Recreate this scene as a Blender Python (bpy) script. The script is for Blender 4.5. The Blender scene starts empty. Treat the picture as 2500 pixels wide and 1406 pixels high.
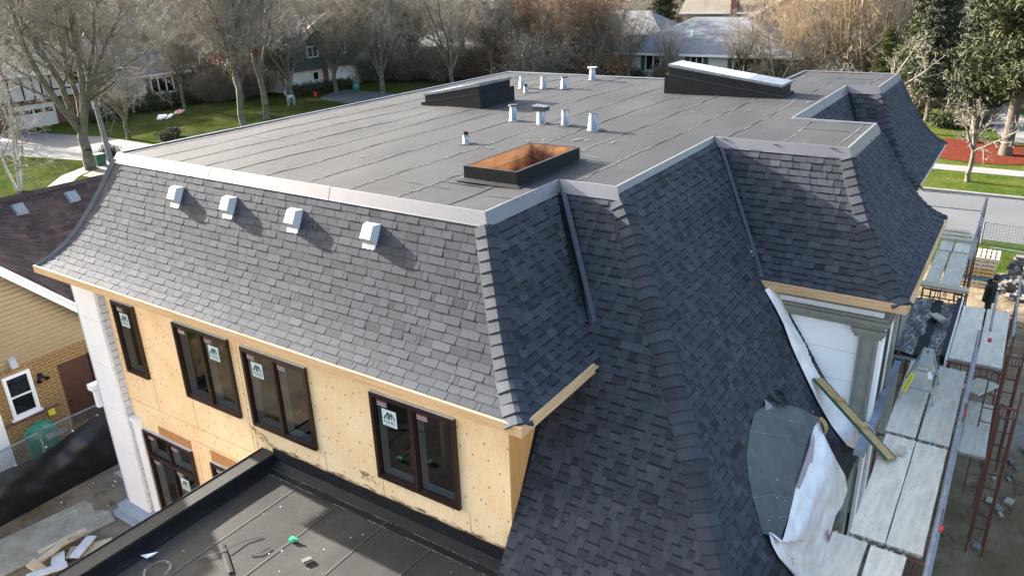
import bpy, math, random
import numpy as np
from mathutils import Vector, Matrix, Euler
SC = bpy.context.scene
COL = SC.collection
PI = math.pi
R_ = math.radians

# ---------------------------------------------------------------- materials
def nt(name):
    m = bpy.data.materials.new(name); m.use_nodes = True
    n = m.node_tree.nodes; l = m.node_tree.links
    return m, n, l, n['Principled BSDF']

def mixc(n, l, a, b, f, mode='MIX'):
    x = n.new('ShaderNodeMix'); x.data_type = 'RGBA'; x.blend_type = mode
    for s, v in ((6, a), (7, b), (0, f)):
        if hasattr(v, 'links'): l.new(v, x.inputs[s])
        else: x.inputs[s].default_value = (*v, 1) if isinstance(v, tuple) and len(v) == 3 else v
    return x.outputs[2]

def noise(n, l, scale, detail=4, rough=.6, vec=None, dist=0):
    x = n.new('ShaderNodeTexNoise'); x.inputs['Scale'].default_value = scale
    x.inputs['Detail'].default_value = detail; x.inputs['Roughness'].default_value = rough
    x.inputs['Distortion'].default_value = dist
    if vec is not None: l.new(vec, x.inputs['Vector'])
    return x.outputs['Fac']

def ramp(n, l, src, lo, hi, a=0., b=1.):
    x = n.new('ShaderNodeMapRange'); x.inputs[1].default_value = lo; x.inputs[2].default_value = hi
    x.inputs[3].default_value = a; x.inputs[4].default_value = b
    l.new(src, x.inputs[0]); return x.outputs[0]

def mapping(n, l, scale=(1, 1, 1), rot=(0, 0, 0), loc=(0, 0, 0)):
    tc = n.new('ShaderNodeTexCoord'); mp = n.new('ShaderNodeMapping')
    mp.inputs['Scale'].default_value = scale; mp.inputs['Rotation'].default_value = rot; mp.inputs['Location'].default_value = loc
    l.new(tc.outputs['Object'], mp.inputs[0]); return mp.outputs[0]

def bump(n, l, p, h, strength=.3, dist=.01):
    b = n.new('ShaderNodeBump'); b.inputs['Strength'].default_value = strength; b.inputs['Distance'].default_value = dist
    l.new(h, b.inputs['Height']); l.new(b.outputs[0], p.inputs['Normal'])

def basic(name, c1, c2=None, rough=.8, metal=0, scale=6, detail=5, lo=.35, hi=.65, fine=0, fscale=120, bmp=0, bscale=None,
          stretch=(1, 1, 1), tint=0, spec=None, tintc=None):
    m, n, l, p = nt(name)
    v = mapping(n, l, stretch)
    c2 = c2 or tuple(x * .8 for x in c1)
    f = ramp(n, l, noise(n, l, scale, detail, .62, v), lo, hi)
    c = mixc(n, l, c1, c2, f)
    if fine:
        g = ramp(n, l, noise(n, l, fscale, 2, .7, v), .25, .75, 1 - fine, 1 + fine)
        c = mixc(n, l, c, g, 1.0, 'MULTIPLY')
    if tint:
        at = n.new('ShaderNodeAttribute'); at.attribute_name = 'tint'
        g = ramp(n, l, at.outputs['Fac'], 0, 1, 1 - tint, 1 + tint)
        c = mixc(n, l, c, g, 1.0, 'MULTIPLY')
        if tintc:
            c = mixc(n, l, c, tintc, ramp(n, l, at.outputs['Fac'], .55, 1, 0, .5))
    l.new(c, p.inputs['Base Color']); p.inputs['Roughness'].default_value = rough; p.inputs['Metallic'].default_value = metal
    if spec is not None: p.inputs['Specular IOR Level'].default_value = spec
    if bmp: bump(n, l, p, noise(n, l, bscale or scale * 4, 4, .6, v), bmp, .02)
    return m

M = {}
M['shingle'] = basic('charcoal_shingle', (.043, .048, .057), (.034, .039, .047), rough=.85, scale=3, fine=.30, fscale=90, tint=.62, bmp=.25, bscale=140, tintc=(.056, .057, .060), spec=.3)
M['shingle_gap'] = basic('shingle_underlay', (.008, .008, .009), rough=.9, scale=4)
M['cap'] = basic('cap_shingle', (.040, .046, .056), (.031, .036, .045), rough=.85, scale=4, fine=.28, fscale=90, tint=.4, bmp=.3, bscale=140, spec=.3)
M['brown_shingle'] = basic('brown_shingle', (.068, .040, .034), (.034, .023, .021), rough=.9, scale=1.5, fine=.25, fscale=60, tint=.45)
M['metal_cap'] = basic('taupe_metal_coping', (.165, .158, .160), (.145, .14, .142), rough=.36, metal=.4, scale=1.2, fine=.03, bmp=.08, bscale=2)
M['vent_grey'] = basic('grey_vent_plastic', (.20, .22, .24), (.17, .19, .21), rough=.5)
M['rake'] = basic('pale_rake_strip', (.11, .113, .115), (.085, .088, .09), rough=.6)
M['flash'] = basic('dark_bent_flashing', (.055, .065, .085), rough=.4, metal=.3)
M['fascia'] = basic('raw_pine_board', (.66, .45, .25), (.50, .30, .14), rough=.75, scale=5, stretch=(.3, .3, 8), fine=.1, fscale=60)
M['fascia2'] = basic('pale_plank', (.52, .45, .33), (.42, .36, .26), rough=.8, scale=4, fine=.12, fscale=60)
M['white_foam'] = basic('white_foam_board', (.88, .87, .85), (.83, .825, .81), rough=.9, scale=2.0, fine=.03, bmp=.1)
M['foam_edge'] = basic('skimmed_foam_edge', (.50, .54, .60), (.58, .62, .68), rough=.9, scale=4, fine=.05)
M['stucco'] = basic('grey_green_basecoat', (.26, .26, .21), (.21, .21, .18), rough=.9, scale=5, fine=.08, bmp=.2)
M['greysill'] = basic('grey_basecoat_ledge', (.30, .34, .40), (.38, .42, .48), rough=.85, scale=3, fine=.06)
M['frame'] = basic('dark_brown_window_frame', (.028, .011, .008), (.022, .009, .007), rough=.32, scale=3, spec=.5)
M['liner'] = basic('pale_window_liner', (.62, .66, .66), (.54, .58, .58), rough=.7, scale=3)
M['plyedge'] = basic('orange_osb', (.50, .25, .10), (.40, .18, .06), rough=.8, scale=9, fine=.15, fscale=40)
M['interior'] = basic('dim_interior', (.05, .045, .04), (.03, .03, .03), rough=.9, scale=2)
M['black_felt'] = basic('black_torch_membrane', (.008, .0085, .010), (.013, .0135, .015), rough=.65, scale=3, fine=.2, fscale=60, bmp=.25, bscale=8, spec=.25)
M['grey_felt'] = basic('grey_roofing_felt', (.085, .095, .092), (.045, .052, .053), rough=.6, scale=1.8, fine=.3, fscale=50, bmp=.5, bscale=4, spec=.5)
M['tan'] = basic('tan_cardboard_curl', (.42, .28, .09), rough=.7)
M['zinc'] = basic('galvanised_sheet', (.36, .37, .365), (.26, .27, .275), rough=.42, metal=.75, scale=6, stretch=(1, 1, .2))
M['zinc_tube'] = basic('galvanised_tube', (.24, .26, .28), (.15, .17, .19), rough=.5, metal=.5, scale=5)
M['rust'] = basic('red_rusty_scaffold_steel', (.16, .055, .035), (.10, .045, .03), rough=.7, scale=8, fine=.2)
M['galv_paint'] = basic('pale_worn_steel', (.42, .40, .37), (.22, .12, .09), rough=.6, scale=9, lo=.5, hi=.62)
M['black_metal'] = basic('black_painted_metal', (.010, .011, .013), rough=.5, spec=.3)
M['white_metal'] = basic('white_painted_metal', (.40, .41, .42), (.34, .355, .36), rough=.4, scale=2)
M['wrap'] = basic('white_house_wrap', (.88, .855, .82), (.66, .635, .61), rough=.6, scale=4, lo=.4, hi=.75, bmp=1.0, bscale=3.5, fine=.04)
M['plank'] = basic('weathered_scaffold_ply', (.68, .62, .49), (.47, .43, .345), rough=.9, scale=4, lo=.38, hi=.75, stretch=(2.2, .5, 1), fine=.16, fscale=40, bmp=.2, tint=.1)
M['osb'] = basic('yellow_osb_board', (.46, .33, .15), (.33, .21, .09), rough=.85, scale=14, fine=.2, fscale=50)
M['green_paint'] = basic('green_board_edge', (.04, .11, .05), rough=.8)
M['lumber'] = basic('pale_lumber', (.56, .50, .38), (.44, .38, .28), rough=.8, scale=5, tint=.2, fine=.08)
M['alu'] = basic('dusty_aluminium', (.40, .41, .38), (.33, .34, .32), rough=.55, metal=.5, scale=6, fine=.1)
M['yellow'] = basic('yellow_label', (.75, .68, .04), (.7, .62, .04), rough=.5)
M['white'] = basic('white_label', (.8, .84, .84), (.78, .82, .82), rough=.5)
M['sticker'] = basic('pale_aqua_sticker', (.62, .72, .72), (.58, .69, .69), rough=.5)
M['maroon'] = basic('maroon_label', (.16, .05, .07), rough=.5)
M['ink'] = basic('dark_ink', (.03, .04, .05), rough=.6)
M['red'] = basic('red_paint', (.55, .03, .05), rough=.5)
M['green_tarp'] = basic('green_plastic_tarp', (.025, .20, .12), (.02, .14, .09), rough=.35, scale=5, bmp=.4, bscale=8)
M['green'] = basic('bright_green_plastic', (.02, .55, .22), rough=.4)
M['black_cloth'] = basic('black_silt_cloth', (.010, .011, .014), (.016, .018, .022), rough=.33, scale=2, bmp=.2, bscale=4)
M['siding'] = basic('tan_lap_siding', (.30, .222, .115), (.275, .20, .10), rough=.6, scale=3)
M['doorbrown'] = basic('brown_steel_door', (.085, .038, .026), rough=.5)
M['glassdark'] = None
M['asphalt'] = basic('street_asphalt', (.095, .098, .102), (.078, .081, .085), rough=.9, scale=.35, fine=.1, fscale=30)
M['concrete'] = basic('pale_concrete', (.20, .198, .185), (.165, .162, .152), rough=.9, scale=1.2, fine=.08)
M['kerb'] = basic('kerb_concrete', (.17, .167, .155), (.14, .137, .127), rough=.9, scale=2)
M['paver'] = basic('grey_concrete_paver', (.15, .15, .145), (.105, .10, .095), rough=.9, scale=5, fine=.1, tint=.25)
M['mulch'] = basic('red_bark_mulch', (.13, .028, .014), (.075, .018, .011), rough=.95, spec=.05, scale=3, fine=.5, fscale=9, bmp=.6, bscale=10)
M['skin'] = basic('skin', (.45, .26, .18), rough=.55)
M['cloth_black'] = basic('black_jacket_cloth', (.012, .013, .016), rough=.8, bmp=.2)
M['cap_dark'] = basic('charcoal_cap_cloth', (.04, .045, .055), rough=.85)
M['hair'] = basic('dark_hair', (.02, .015, .012), rough=.6)
M['bark'] = basic('grey_olive_bark', (.16, .145, .10), (.085, .075, .05), rough=.95, scale=2, fine=.2, fscale=12, bmp=.4, bscale=14)
M['bark_dark'] = basic('dark_spruce_bark', (.115, .09, .07), (.06, .05, .04), rough=.95, scale=2, fine=.2, fscale=12, bmp=.4, bscale=14)
M['bark_pale'] = basic('pale_tan_bark', (.34, .30, .20), (.20, .17, .11), rough=.95, scale=2, fine=.2, fscale=12)
M['twig'] = basic('grey_brown_twigs', (.29, .255, .20), (.18, .155, .12), rough=.9, scale=1.2)
M['twig_warm'] = basic('warm_tan_twigs', (.36, .265, .17), (.23, .165, .105), rough=.9, scale=1.2)
M['birch'] = basic('white_birch_bark', (.42, .41, .38), (.22, .20, .18), rough=.8, scale=3, lo=.55, hi=.65, stretch=(1, 1, 3))
M['needles'] = basic('dark_spruce_needles', (.034, .046, .022), (.075, .078, .030), rough=.8, scale=.6, tint=.5, spec=.2)
M['needles_blue'] = basic('blue_green_needles', (.040, .052, .034), (.075, .080, .048), rough=.8, scale=.6, tint=.5, spec=.2)
M['needles_yel'] = basic('yellow_green_foliage', (.12, .13, .035), (.07, .085, .03), rough=.8, scale=.6, tint=.5, spec=.2)
M['leaf_orange'] = basic('dry_orange_leaves', (.34, .16, .065), (.24, .12, .05), rough=.85, scale=1, tint=.4)
M['leaf_red'] = basic('dry_red_brown_leaves', (.20, .06, .035), rough=.85, tint=.4)
M['leaf_gold'] = basic('yellow_leaves', (.45, .30, .05), rough=.85, tint=.4)
M['leaf_olive'] = basic('olive_shrub_leaves', (.20, .17, .10), (.14, .12, .07), rough=.85, scale=1, tint=.4)
M['brickred'] = basic('red_brown_brick', (.20, .10, .075), (.14, .07, .055), rough=.9, scale=2, fine=.2, fscale=20)
M['cream'] = basic('cream_stucco', (.60, .57, .52), (.54, .51, .46), rough=.9, scale=1)
M['whitewall'] = basic('white_painted_brick', (.68, .68, .62), (.60, .60, .55), rough=.9, scale=1, fine=.06, fscale=14)
M['darkbeam'] = basic('dark_timber', (.035, .03, .028), rough=.8)
M['beige_roof'] = basic('beige_shingle_roof', (.36, .32, .22), (.30, .26, .18), rough=.95, scale=1, fine=.1, fscale=12)
M['brownroof2'] = basic('taupe_shingle_roof', (.15, .125, .115), (.12, .10, .095), rough=.95, scale=1, fine=.12, fscale=12)
M['greyroof'] = basic('blue_grey_shingle_roof', (.135, .15, .17), (.105, .118, .135), rough=.95, scale=1, fine=.2, fscale=7)
M['greyroof2'] = basic('grey_shingle_roof', (.17, .165, .165), (.14, .135, .135), rough=.95, scale=1, fine=.12, fscale=9)
M['teal'] = basic('teal_siding', (.07, .115, .115), (.06, .10, .10), rough=.8, scale=1)
M['bluesiding'] = basic('slate_blue_siding', (.065, .095, .135), (.055, .08, .115), rough=.8, scale=1)
M['beigewall'] = basic('beige_brick_wall', (.40, .32, .24), (.33, .26, .2), rough=.9, scale=1, fine=.1, fscale=14)
M['shutter'] = basic('green_shutter', (.03, .11, .05), rough=.6)
M['whitetrim'] = basic('white_trim', (.78, .78, .76), (.74, .74, .72), rough=.6)
M['carpaint_w'] = basic('white_car_paint', (.7, .72, .74), rough=.25)
M['carpaint_b'] = basic('dark_blue_car_paint', (.03, .045, .08), rough=.25)
M['tyre'] = basic('rubber', (.02, .02, .02), rough=.8)

def glass_mat(name, base=(.012, .014, .015), rough=.03, trans=.0):
    m, n, l, p = nt(name)
    p.inputs['Base Color'].default_value = (*base, 1); p.inputs['Roughness'].default_value = rough
    p.inputs['Specular IOR Level'].default_value = .6
    if trans:
        out = n['Material Output']; tb = n.new('ShaderNodeBsdfTransparent'); gl = n.new('ShaderNodeBsdfGlossy')
        tb.inputs[0].default_value = (.80, .84, .84, 1); gl.inputs['Roughness'].default_value = rough
        fr = n.new('ShaderNodeFresnel'); fr.inputs[0].default_value = 1.5
        f2 = ramp(n, l, fr.outputs[0], 0, 1, .03, 1)
        mx = n.new('ShaderNodeMixShader'); l.new(f2, mx.inputs[0]); l.new(tb.outputs[0], mx.inputs[1]); l.new(gl.outputs[0], mx.inputs[2])
        l.new(mx.outputs[0], out.inputs[0])
    return m
M['glass'] = glass_mat('clear_window_glass', trans=1)
M['glassdark'] = glass_mat('dark_window_glass')
M['skyglass'] = glass_mat('skylight_glass', base=(.45, .50, .54), rough=.06)  # pale base colour stands in for bright sky mirrored in the panes

def m_plywood():
    m, n, l, p = nt('sheathing_plywood')
    v = mapping(n, l, (1, 1, 1)); v2 = mapping(n, l, (7, 7, .6))
    c = mixc(n, l, (.93, .67, .37), (.82, .51, .235), ramp(n, l, noise(n, l, 1.2, 4, .6, v), .35, .7))
    c = mixc(n, l, c, (.96, .79, .53), ramp(n, l, noise(n, l, 3, 5, .6, v2, 2.5), .42, .7, 0, .75))
    vo = n.new('ShaderNodeTexVoronoi'); vo.inputs['Scale'].default_value = 2.3; vo.inputs['Randomness'].default_value = .8; vo.voronoi_dimensions = '2D'
    def v2(sx, sz, ox):
        tcx = n.new('ShaderNodeTexCoord'); sp = n.new('ShaderNodeSeparateXYZ'); cb = n.new('ShaderNodeCombineXYZ'); mp = n.new('ShaderNodeMapping'); mp.inputs['Scale'].default_value = (sx, sz, 1); mp.inputs['Location'].default_value = (ox, ox * .7, 0)
        l.new(tcx.outputs['Object'], sp.inputs[0]); l.new(sp.outputs[0], cb.inputs[0]); l.new(sp.outputs[2], cb.inputs[1]); l.new(cb.outputs[0], mp.inputs[0]); return mp.outputs[0]
    l.new(v2(1.5, 1, 0), vo.inputs['Vector'])
    knot = ramp(n, l, vo.outputs['Distance'], .035, .075, .9, 0)
    c = mixc(n, l, c, (.33, .13, .04), knot)
    vo2 = n.new('ShaderNodeTexVoronoi'); vo2.inputs['Scale'].default_value = 4.2; vo2.voronoi_dimensions = '2D'
    l.new(v2(.8, 1.4, 3.3), vo2.inputs['Vector'])
    c = mixc(n, l, c, (.30, .16, .07), ramp(n, l, vo2.outputs['Distance'], .02, .07, .55, 0))
    l.new(c, p.inputs['Base Color']); p.inputs['Roughness'].default_value = .7
    return m
M['plywood'] = m_plywood()

def m_roof(name, a, b, spec=.3, rough=.7):
    m, n, l, p = nt(name)
    tc = n.new('ShaderNodeTexCoord'); v = tc.outputs['Object']
    c = mixc(n, l, a, b, ramp(n, l, noise(n, l, .55, 5, .6, v), .35, .65))
    c = mixc(n, l, c, ramp(n, l, noise(n, l, 26, 6, .85, v), .25, .75, .55, 1.45), 1.0, 'MULTIPLY')
    # pale scuffs left by shoes and chalk
    sc = ramp(n, l, noise(n, l, 2.3, 3, .55, mapping(n, l, (1, .45, 1), (0, 0, .3))), .66, .74, 0, .35)
    c = mixc(n, l, c, (.075, .075, .072), sc)
    c = mixc(n, l, c, ramp(n, l, noise(n, l, 1.3, 6, .7, mapping(n, l, (1, .25, 1))), .3, .7, .82, 1.18), 1.0, 'MULTIPLY')
    l.new(c, p.inputs['Base Color']); p.inputs['Roughness'].default_value = rough
    p.inputs['Specular IOR Level'].default_value = spec
    bump(n, l, p, noise(n, l, 90, 3, .7, v), .25, .01)
    return m
M['roof'] = m_roof('granulated_roll_roofing', (.041, .0415, .0415), (.033, .0335, .034), spec=.18, rough=.75)
M['roof_low'] = m_roof('dark_roll_roofing', (.060, .057, .050), (.044, .043, .040), spec=.1)

def m_chalk(name, col):
    m, n, l, p = nt(name)
    out = n['Material Output']; tb = n.new('ShaderNodeBsdfTransparent'); mx = n.new('ShaderNodeMixShader')
    p.inputs['Base Color'].default_value = (*col, 1); p.inputs['Roughness'].default_value = .9
    v = mapping(n, l, (3, 1.1, 1))
    f = ramp(n, l, noise(n, l, .9, 3, .5, v), .42, .52)
    g = ramp(n, l, noise(n, l, 11, 3, .7, v), .35, .6)
    mu = n.new('ShaderNodeMath'); mu.operation = 'MULTIPLY'; l.new(f, mu.inputs[0]); l.new(g, mu.inputs[1])
    l.new(mu.outputs[0], mx.inputs[0]); l.new(tb.outputs[0], mx.inputs[1]); l.new(p.outputs[0], mx.inputs[2]); l.new(mx.outputs[0], out.inputs[0])
    return m
M['chalk'] = m_chalk('white_seam_talc', (.18, .18, .175))
M['scuff'] = m_chalk('pale_scuff', (.085, .085, .082))
M['seamdark'] = basic('seam_bleed_bitumen', (.030, .030, .030), rough=.5)

def m_brick():
    m, n, l, p = nt('tan_brick_wall')
    tc = n.new('ShaderNodeTexCoord'); sp = n.new('ShaderNodeSeparateXYZ'); cb = n.new('ShaderNodeCombineXYZ')
    l.new(tc.outputs['Object'], sp.inputs[0]); l.new(sp.outputs[1], cb.inputs[0]); l.new(sp.outputs[2], cb.inputs[1])
    b = n.new('ShaderNodeTexBrick'); l.new(cb.outputs[0], b.inputs['Vector'])
    b.inputs['Scale'].default_value = 1; b.inputs['Brick Width'].default_value = .30; b.inputs['Row Height'].default_value = .095
    b.inputs['Mortar Size'].default_value = .010; b.inputs['Color1'].default_value = (.22, .115, .042, 1); b.inputs['Color2'].default_value = (.20, .12, .05, 1)
    b.inputs['Mortar'].default_value = (.40, .29, .12, 1); b.inputs['Bias'].default_value = -.2
    c = mixc(n, l, b.outputs['Color'], ramp(n, l, noise(n, l, 1.5, 4), .3, .7, .85, 1.15), 1., 'MULTIPLY')
    l.new(c, p.inputs['Base Color']); p.inputs['Roughness'].default_value = .9
    bump(n, l, p, b.outputs['Fac'], -.3, .01)
    return m
M['brick'] = m_brick()

def m_ground():
    m, n, l, p = nt('site_soil_and_lawn')
    tc = n.new('ShaderNodeTexCoord'); v = tc.outputs['Object']
    sp = n.new('ShaderNodeSeparateXYZ'); l.new(v, sp.inputs[0])
    dirt = mixc(n, l, (.15, .112, .066), (.27, .22, .15), ramp(n, l, noise(n, l, .5, 6, .65, v), .4, .62))
    dirt = mixc(n, l, dirt, (.27, .265, .25), ramp(n, l, noise(n, l, .27, 4, .6, v), .56, .68, 0, .75))
    dirt = mixc(n, l, dirt, (.065, .055, .035), ramp(n, l, noise(n, l, 2.4, 5, .7, v), .55, .66, 0, .7))
    dirt = mixc(n, l, dirt, (.5, .49, .46), ramp(n, l, noise(n, l, 9, 3, .75, v), .70, .74, 0, .8))
    gr = mixc(n, l, (.032, .060, .009), (.06, .063, .018), ramp(n, l, noise(n, l, .25, 5, .6, v), .4, .65))
    gr = mixc(n, l, gr, (.09, .068, .042), ramp(n, l, noise(n, l, .9, 6, .7, v), .55, .68, 0, .8))
    gr = mixc(n, l, gr, (.045, .036, .026), ramp(n, l, sp.outputs[1], 56, 66)); gr = mixc(n, l, gr, (.045, .036, .026), ramp(n, l, sp.outputs[0], -76, -70, 1, 0)); gr = mixc(n, l, gr, ramp(n, l, noise(n, l, 12, 3, .8, v), .2, .8, .6, 1.4), 1., 'MULTIPLY')
    # strip of lawn begins at y = 23.5 with a ragged edge; wood floor further off
    wob = ramp(n, l, noise(n, l, .8, 4, .6, v), 0, 1, -1.5, 1.5)
    ad = n.new('ShaderNodeMath'); l.new(sp.outputs[1], ad.inputs[0]); l.new(wob, ad.inputs[1])
    fy = ramp(n, l, ad.outputs[0], 23.2, 23.8)
    ax = n.new('ShaderNodeMath'); l.new(sp.outputs[0], ax.inputs[0]); l.new(wob, ax.inputs[1])
    fx = ramp(n, l, ax.outputs[0], -20, -19.4, 1, 0)
    mxm = n.new('ShaderNodeMath'); mxm.operation = 'MAXIMUM'; l.new(fy, mxm.inputs[0]); l.new(fx, mxm.inputs[1])
    l.new(mixc(n, l, dirt, gr, mxm.outputs[0]), p.inputs['Base Color']); p.inputs['Roughness'].default_value = .95; p.inputs['Specular IOR Level'].default_value = 0
    bump(n, l, p, noise(n, l, 2.5, 8, .7, v), .8, .12)
    return m
M['ground'] = m_ground()

def m_lawn(name, a, b, litter):
    m, n, l, p = nt(name)
    tc = n.new('ShaderNodeTexCoord'); v = tc.outputs['Object']
    c = mixc(n, l, a, b, ramp(n, l, noise(n, l, .4, 5, .6, v), .4, .62))
    c = mixc(n, l, c, ramp(n, l, noise(n, l, 7, 5, .8, v), .25, .75, .45, 1.55), 1., 'MULTIPLY')
    c = mixc(n, l, c, litter, ramp(n, l, noise(n, l, 4.5, 5, .78, v), .57, .66, 0, .85))
    l.new(c, p.inputs['Base Color']); p.inputs['Roughness'].default_value = .95; p.inputs['Specular IOR Level'].default_value = 0
    bump(n, l, p, noise(n, l, 14, 4, .8, v), .7, .05)
    return m
M['lawn'] = m_lawn('lawn_with_leaf_litter', (.030, .046, .012), (.058, .064, .020), (.15, .12, .06))
M['lawn2'] = m_lawn('bright_verge_lawn', (.036, .062, .010), (.075, .088, .020), (.17, .15, .07))

# ---------------------------------------------------------------- mesh builder
class MB:
    def __init__(s): s.V = []; s.F = []; s.T = []; s.S = []; s.smooth = False
    def poly(s, pts, t=.5, slot=0):
        b = len(s.V); s.V.extend(tuple(p) for p in pts); s.F.append(tuple(range(b, b + len(pts)))); s.T.append(t); s.S.append(slot)
    def box(s, x0, y0, z0, x1, y1, z1, t=.5, slot=0):
        b = len(s.V)
        s.V.extend([(x0, y0, z0), (x1, y0, z0), (x1, y1, z0), (x0, y1, z0), (x0, y0, z1), (x1, y0, z1), (x1, y1, z1), (x0, y1, z1)])
        for f in ((0, 3, 2, 1), (4, 5, 6, 7), (0, 1, 5, 4), (1, 2, 6, 5), (2, 3, 7, 6), (3, 0, 4, 7)):
            s.F.append(tuple(b + i for i in f)); s.T.append(t); s.S.append(slot)
    def bar(s, p, q, w, h, up=(0, 0, 1), t=.5, slot=0):
        p = Vector(p); q = Vector(q); d = (q - p).normalized(); u = Vector(up)
        sd = d.cross(u)
        if sd.length < 1e-4: sd = d.cross(Vector((1, 0, 0)))
        sd.normalize(); u = sd.cross(d).normalized(); sd *= w / 2; u *= h / 2
        b = len(s.V)
        for c in (p, q): s.V.extend([tuple(c - sd - u), tuple(c + sd - u), tuple(c + sd + u), tuple(c - sd + u)])
        for f in ((0, 1, 2, 3), (4, 7, 6, 5), (0, 4, 5, 1), (1, 5, 6, 2), (2, 6, 7, 3), (3, 7, 4, 0)):
            s.F.append(tuple(b + i for i in f)); s.T.append(t); s.S.append(slot)
    def tube(s, pts, rad, n=8, t=.5, cap=True, slot=0):
        pts = [Vector(p) for p in pts]; rad = rad if isinstance(rad, (list, tuple)) else [rad] * len(pts)
        b = len(s.V); pu = None
        for i, p in enumerate(pts):
            d = (pts[min(i + 1, len(pts) - 1)] - pts[max(i - 1, 0)]).normalized()
            u = d.cross(Vector((0, 0, 1)) if abs(d.z) < .95 else Vector((1, 0, 0))).normalized() if pu is None else (pu - d * pu.dot(d)).normalized()
            pu = u; w = d.cross(u)
            for k in range(n):
                a = 2 * PI * k / n; s.V.append(tuple(p + (u * math.cos(a) + w * math.sin(a)) * rad[i]))
        for i in range(len(pts) - 1):
            for k in range(n):
                k2 = (k + 1) % n
                s.F.append((b + i * n + k, b + i * n + k2, b + (i + 1) * n + k2, b + (i + 1) * n + k)); s.T.append(t); s.S.append(slot)
        if cap:
            s.F.append(tuple(b + k for k in range(n))[::-1]); s.T.append(t); s.S.append(slot)
            e = b + (len(pts) - 1) * n; s.F.append(tuple(e + k for k in range(n))); s.T.append(t); s.S.append(slot)
    def grid(s, rows, t=.5, slot=0, tf=None):
        b = len(s.V); m = len(rows[0])
        for r in rows: s.V.extend(tuple(p) for p in r)
        for i in range(len(rows) - 1):
            for j in range(m - 1):
                s.F.append((b + i * m + j, b + i * m + j + 1, b + (i + 1) * m + j + 1, b + (i + 1) * m + j)); s.T.append(tf(i, j) if tf else t); s.S.append(slot)
    def build(s, name, mat, parent=None, smooth=False, origin=None, flat=None):
        V = np.array(s.V, dtype=float)
        if parent is not None:
            w = parent.get('_w'); o = Vector(w) if w is not None else Vector(parent.location)
        elif origin is not None: o = Vector(origin)
        else: o = Vector(((V[:, 0].min() + V[:, 0].max()) / 2, (V[:, 1].min() + V[:, 1].max()) / 2, V[:, 2].min()))
        me = bpy.data.meshes.new(name); me.from_pydata((V - np.array(o)).tolist(), [], s.F)
        a = me.attributes.new('tint', 'FLOAT', 'FACE'); a.data.foreach_set('value', s.T)
        for m_ in (mat if isinstance(mat, (list, tuple)) else [mat]): me.materials.append(m_)
        if any(s.S): me.polygons.foreach_set('material_index', s.S)
        if smooth: me.polygons.foreach_set('use_smooth', [True] * len(me.polygons))
        me.update()
        ob = bpy.data.objects.new(name, me); COL.objects.link(ob)
        if parent is not None: ob.parent = parent; W[ob.name] = tuple(o)
        else: ob.location = o; W[ob.name] = tuple(o)
        ob['_w'] = tuple(o)
        return ob
W = {}

def tag(o, label=None, cat=None, group=None, kind=None):
    if label: o['label'] = label
    if cat: o['category'] = cat
    if group: o['group'] = group
    if kind: o['kind'] = kind
    return o
def thing(name, loc, label, cat, group=None):
    o = bpy.data.objects.new(name, None); COL.objects.link(o); o.location = loc; o.empty_display_size = .3; o['_w'] = tuple(loc)
    return tag(o, label, cat, group)
def copy_tree(o, parent=None):
    c = o.copy(); COL.objects.link(c); c.parent = parent
    for ch in list(o.children): copy_tree(ch, c)
    return c
def place(o, loc, rz=0, sc=1):
    o.location = loc; o.rotation_euler = (0, 0, rz); o.scale = (sc, sc, sc) if not isinstance(sc, tuple) else sc; return o
def text(name, body, size, loc, rot, mat, parent, ext=.001, width=None):
    cu = bpy.data.curves.new(name, 'FONT'); cu.body = body; cu.size = size; cu.extrude = ext; cu.align_x = 'CENTER'; cu.align_y = 'CENTER'
    tmp = bpy.data.objects.new(name + '_c', cu); COL.objects.link(tmp)
    bpy.context.view_layer.update()
    me = bpy.data.meshes.new_from_object(tmp.evaluated_get(bpy.context.evaluated_depsgraph_get()))
    bpy.data.objects.remove(tmp); bpy.data.curves.remove(cu)
    me.materials.clear(); me.materials.append(mat)
    if width:
        xs = [v.co.x for v in me.vertices]; k = width / (max(xs) - min(xs))
        for v in me.vertices: v.co.x *= k
    Mx = rot.to_matrix() if isinstance(rot, Euler) else rot
    w = Vector(parent['_w'])
    for v in me.vertices: v.co = Mx @ v.co + Vector(loc) - w
    ob = bpy.data.objects.new(name, me); COL.objects.link(ob); ob.parent = parent; ob['_w'] = tuple(w)
    return ob
rng = random.Random(7)
def G(x, y):
    def s(a, b, v):
        t = min(1, max(0, (v - a) / (b - a))); return t * t * (3 - 2 * t)
    return -9.8 + 2.1 * max(s(3, 15, y), s(20, 32, -x), s(12, 24, x), s(8, 30, -y))
SUN_EL, SUN_AZ, SUN_E, SKY_S, EXPO, DUST = 21.5, -1.8, 5.0, .13, 2.3, 4.5
# ================================================================ THE HOUSE (roof level z = 0)
house = thing('house', (-4, 6, -9.8), 'large house under construction with charcoal shingled mansard roof and flat top, filling the foreground', 'house')
PROF = [(0.0, 0.0), (.09, -.13), (.36, -.70), (.62, -1.20), (.88, -1.65), (1.15, -2.02), (1.40, -2.27), (1.64, -2.44)]
PRB = [(0.0, 0), (.13, -.2), (.40, -.76), (.80, -1.44), (1.18, -2.02), (2.18, -3.45), (2.83, -4.47), (3.85, -6.05)]
PRC = [(0.0, 0), (.14, -.13), (.49, -.60), (.91, -1.25), (1.21, -1.68), (1.72, -2.37), (2.21, -3.05), (2.67, -3.74), (3.04, -4.32), (4.05, -5.80)]
def interp(prof, z):
    for (t0, z0), (t1, z1) in zip(prof, prof[1:]):
        if z >= z1 or (t1, z1) == prof[-1]:
            return t0 + (t1 - t0) * (z0 - z) / (z0 - z1)
tM = lambda z: interp(PROF, z)
tB = lambda z: interp(PRB, z)
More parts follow.
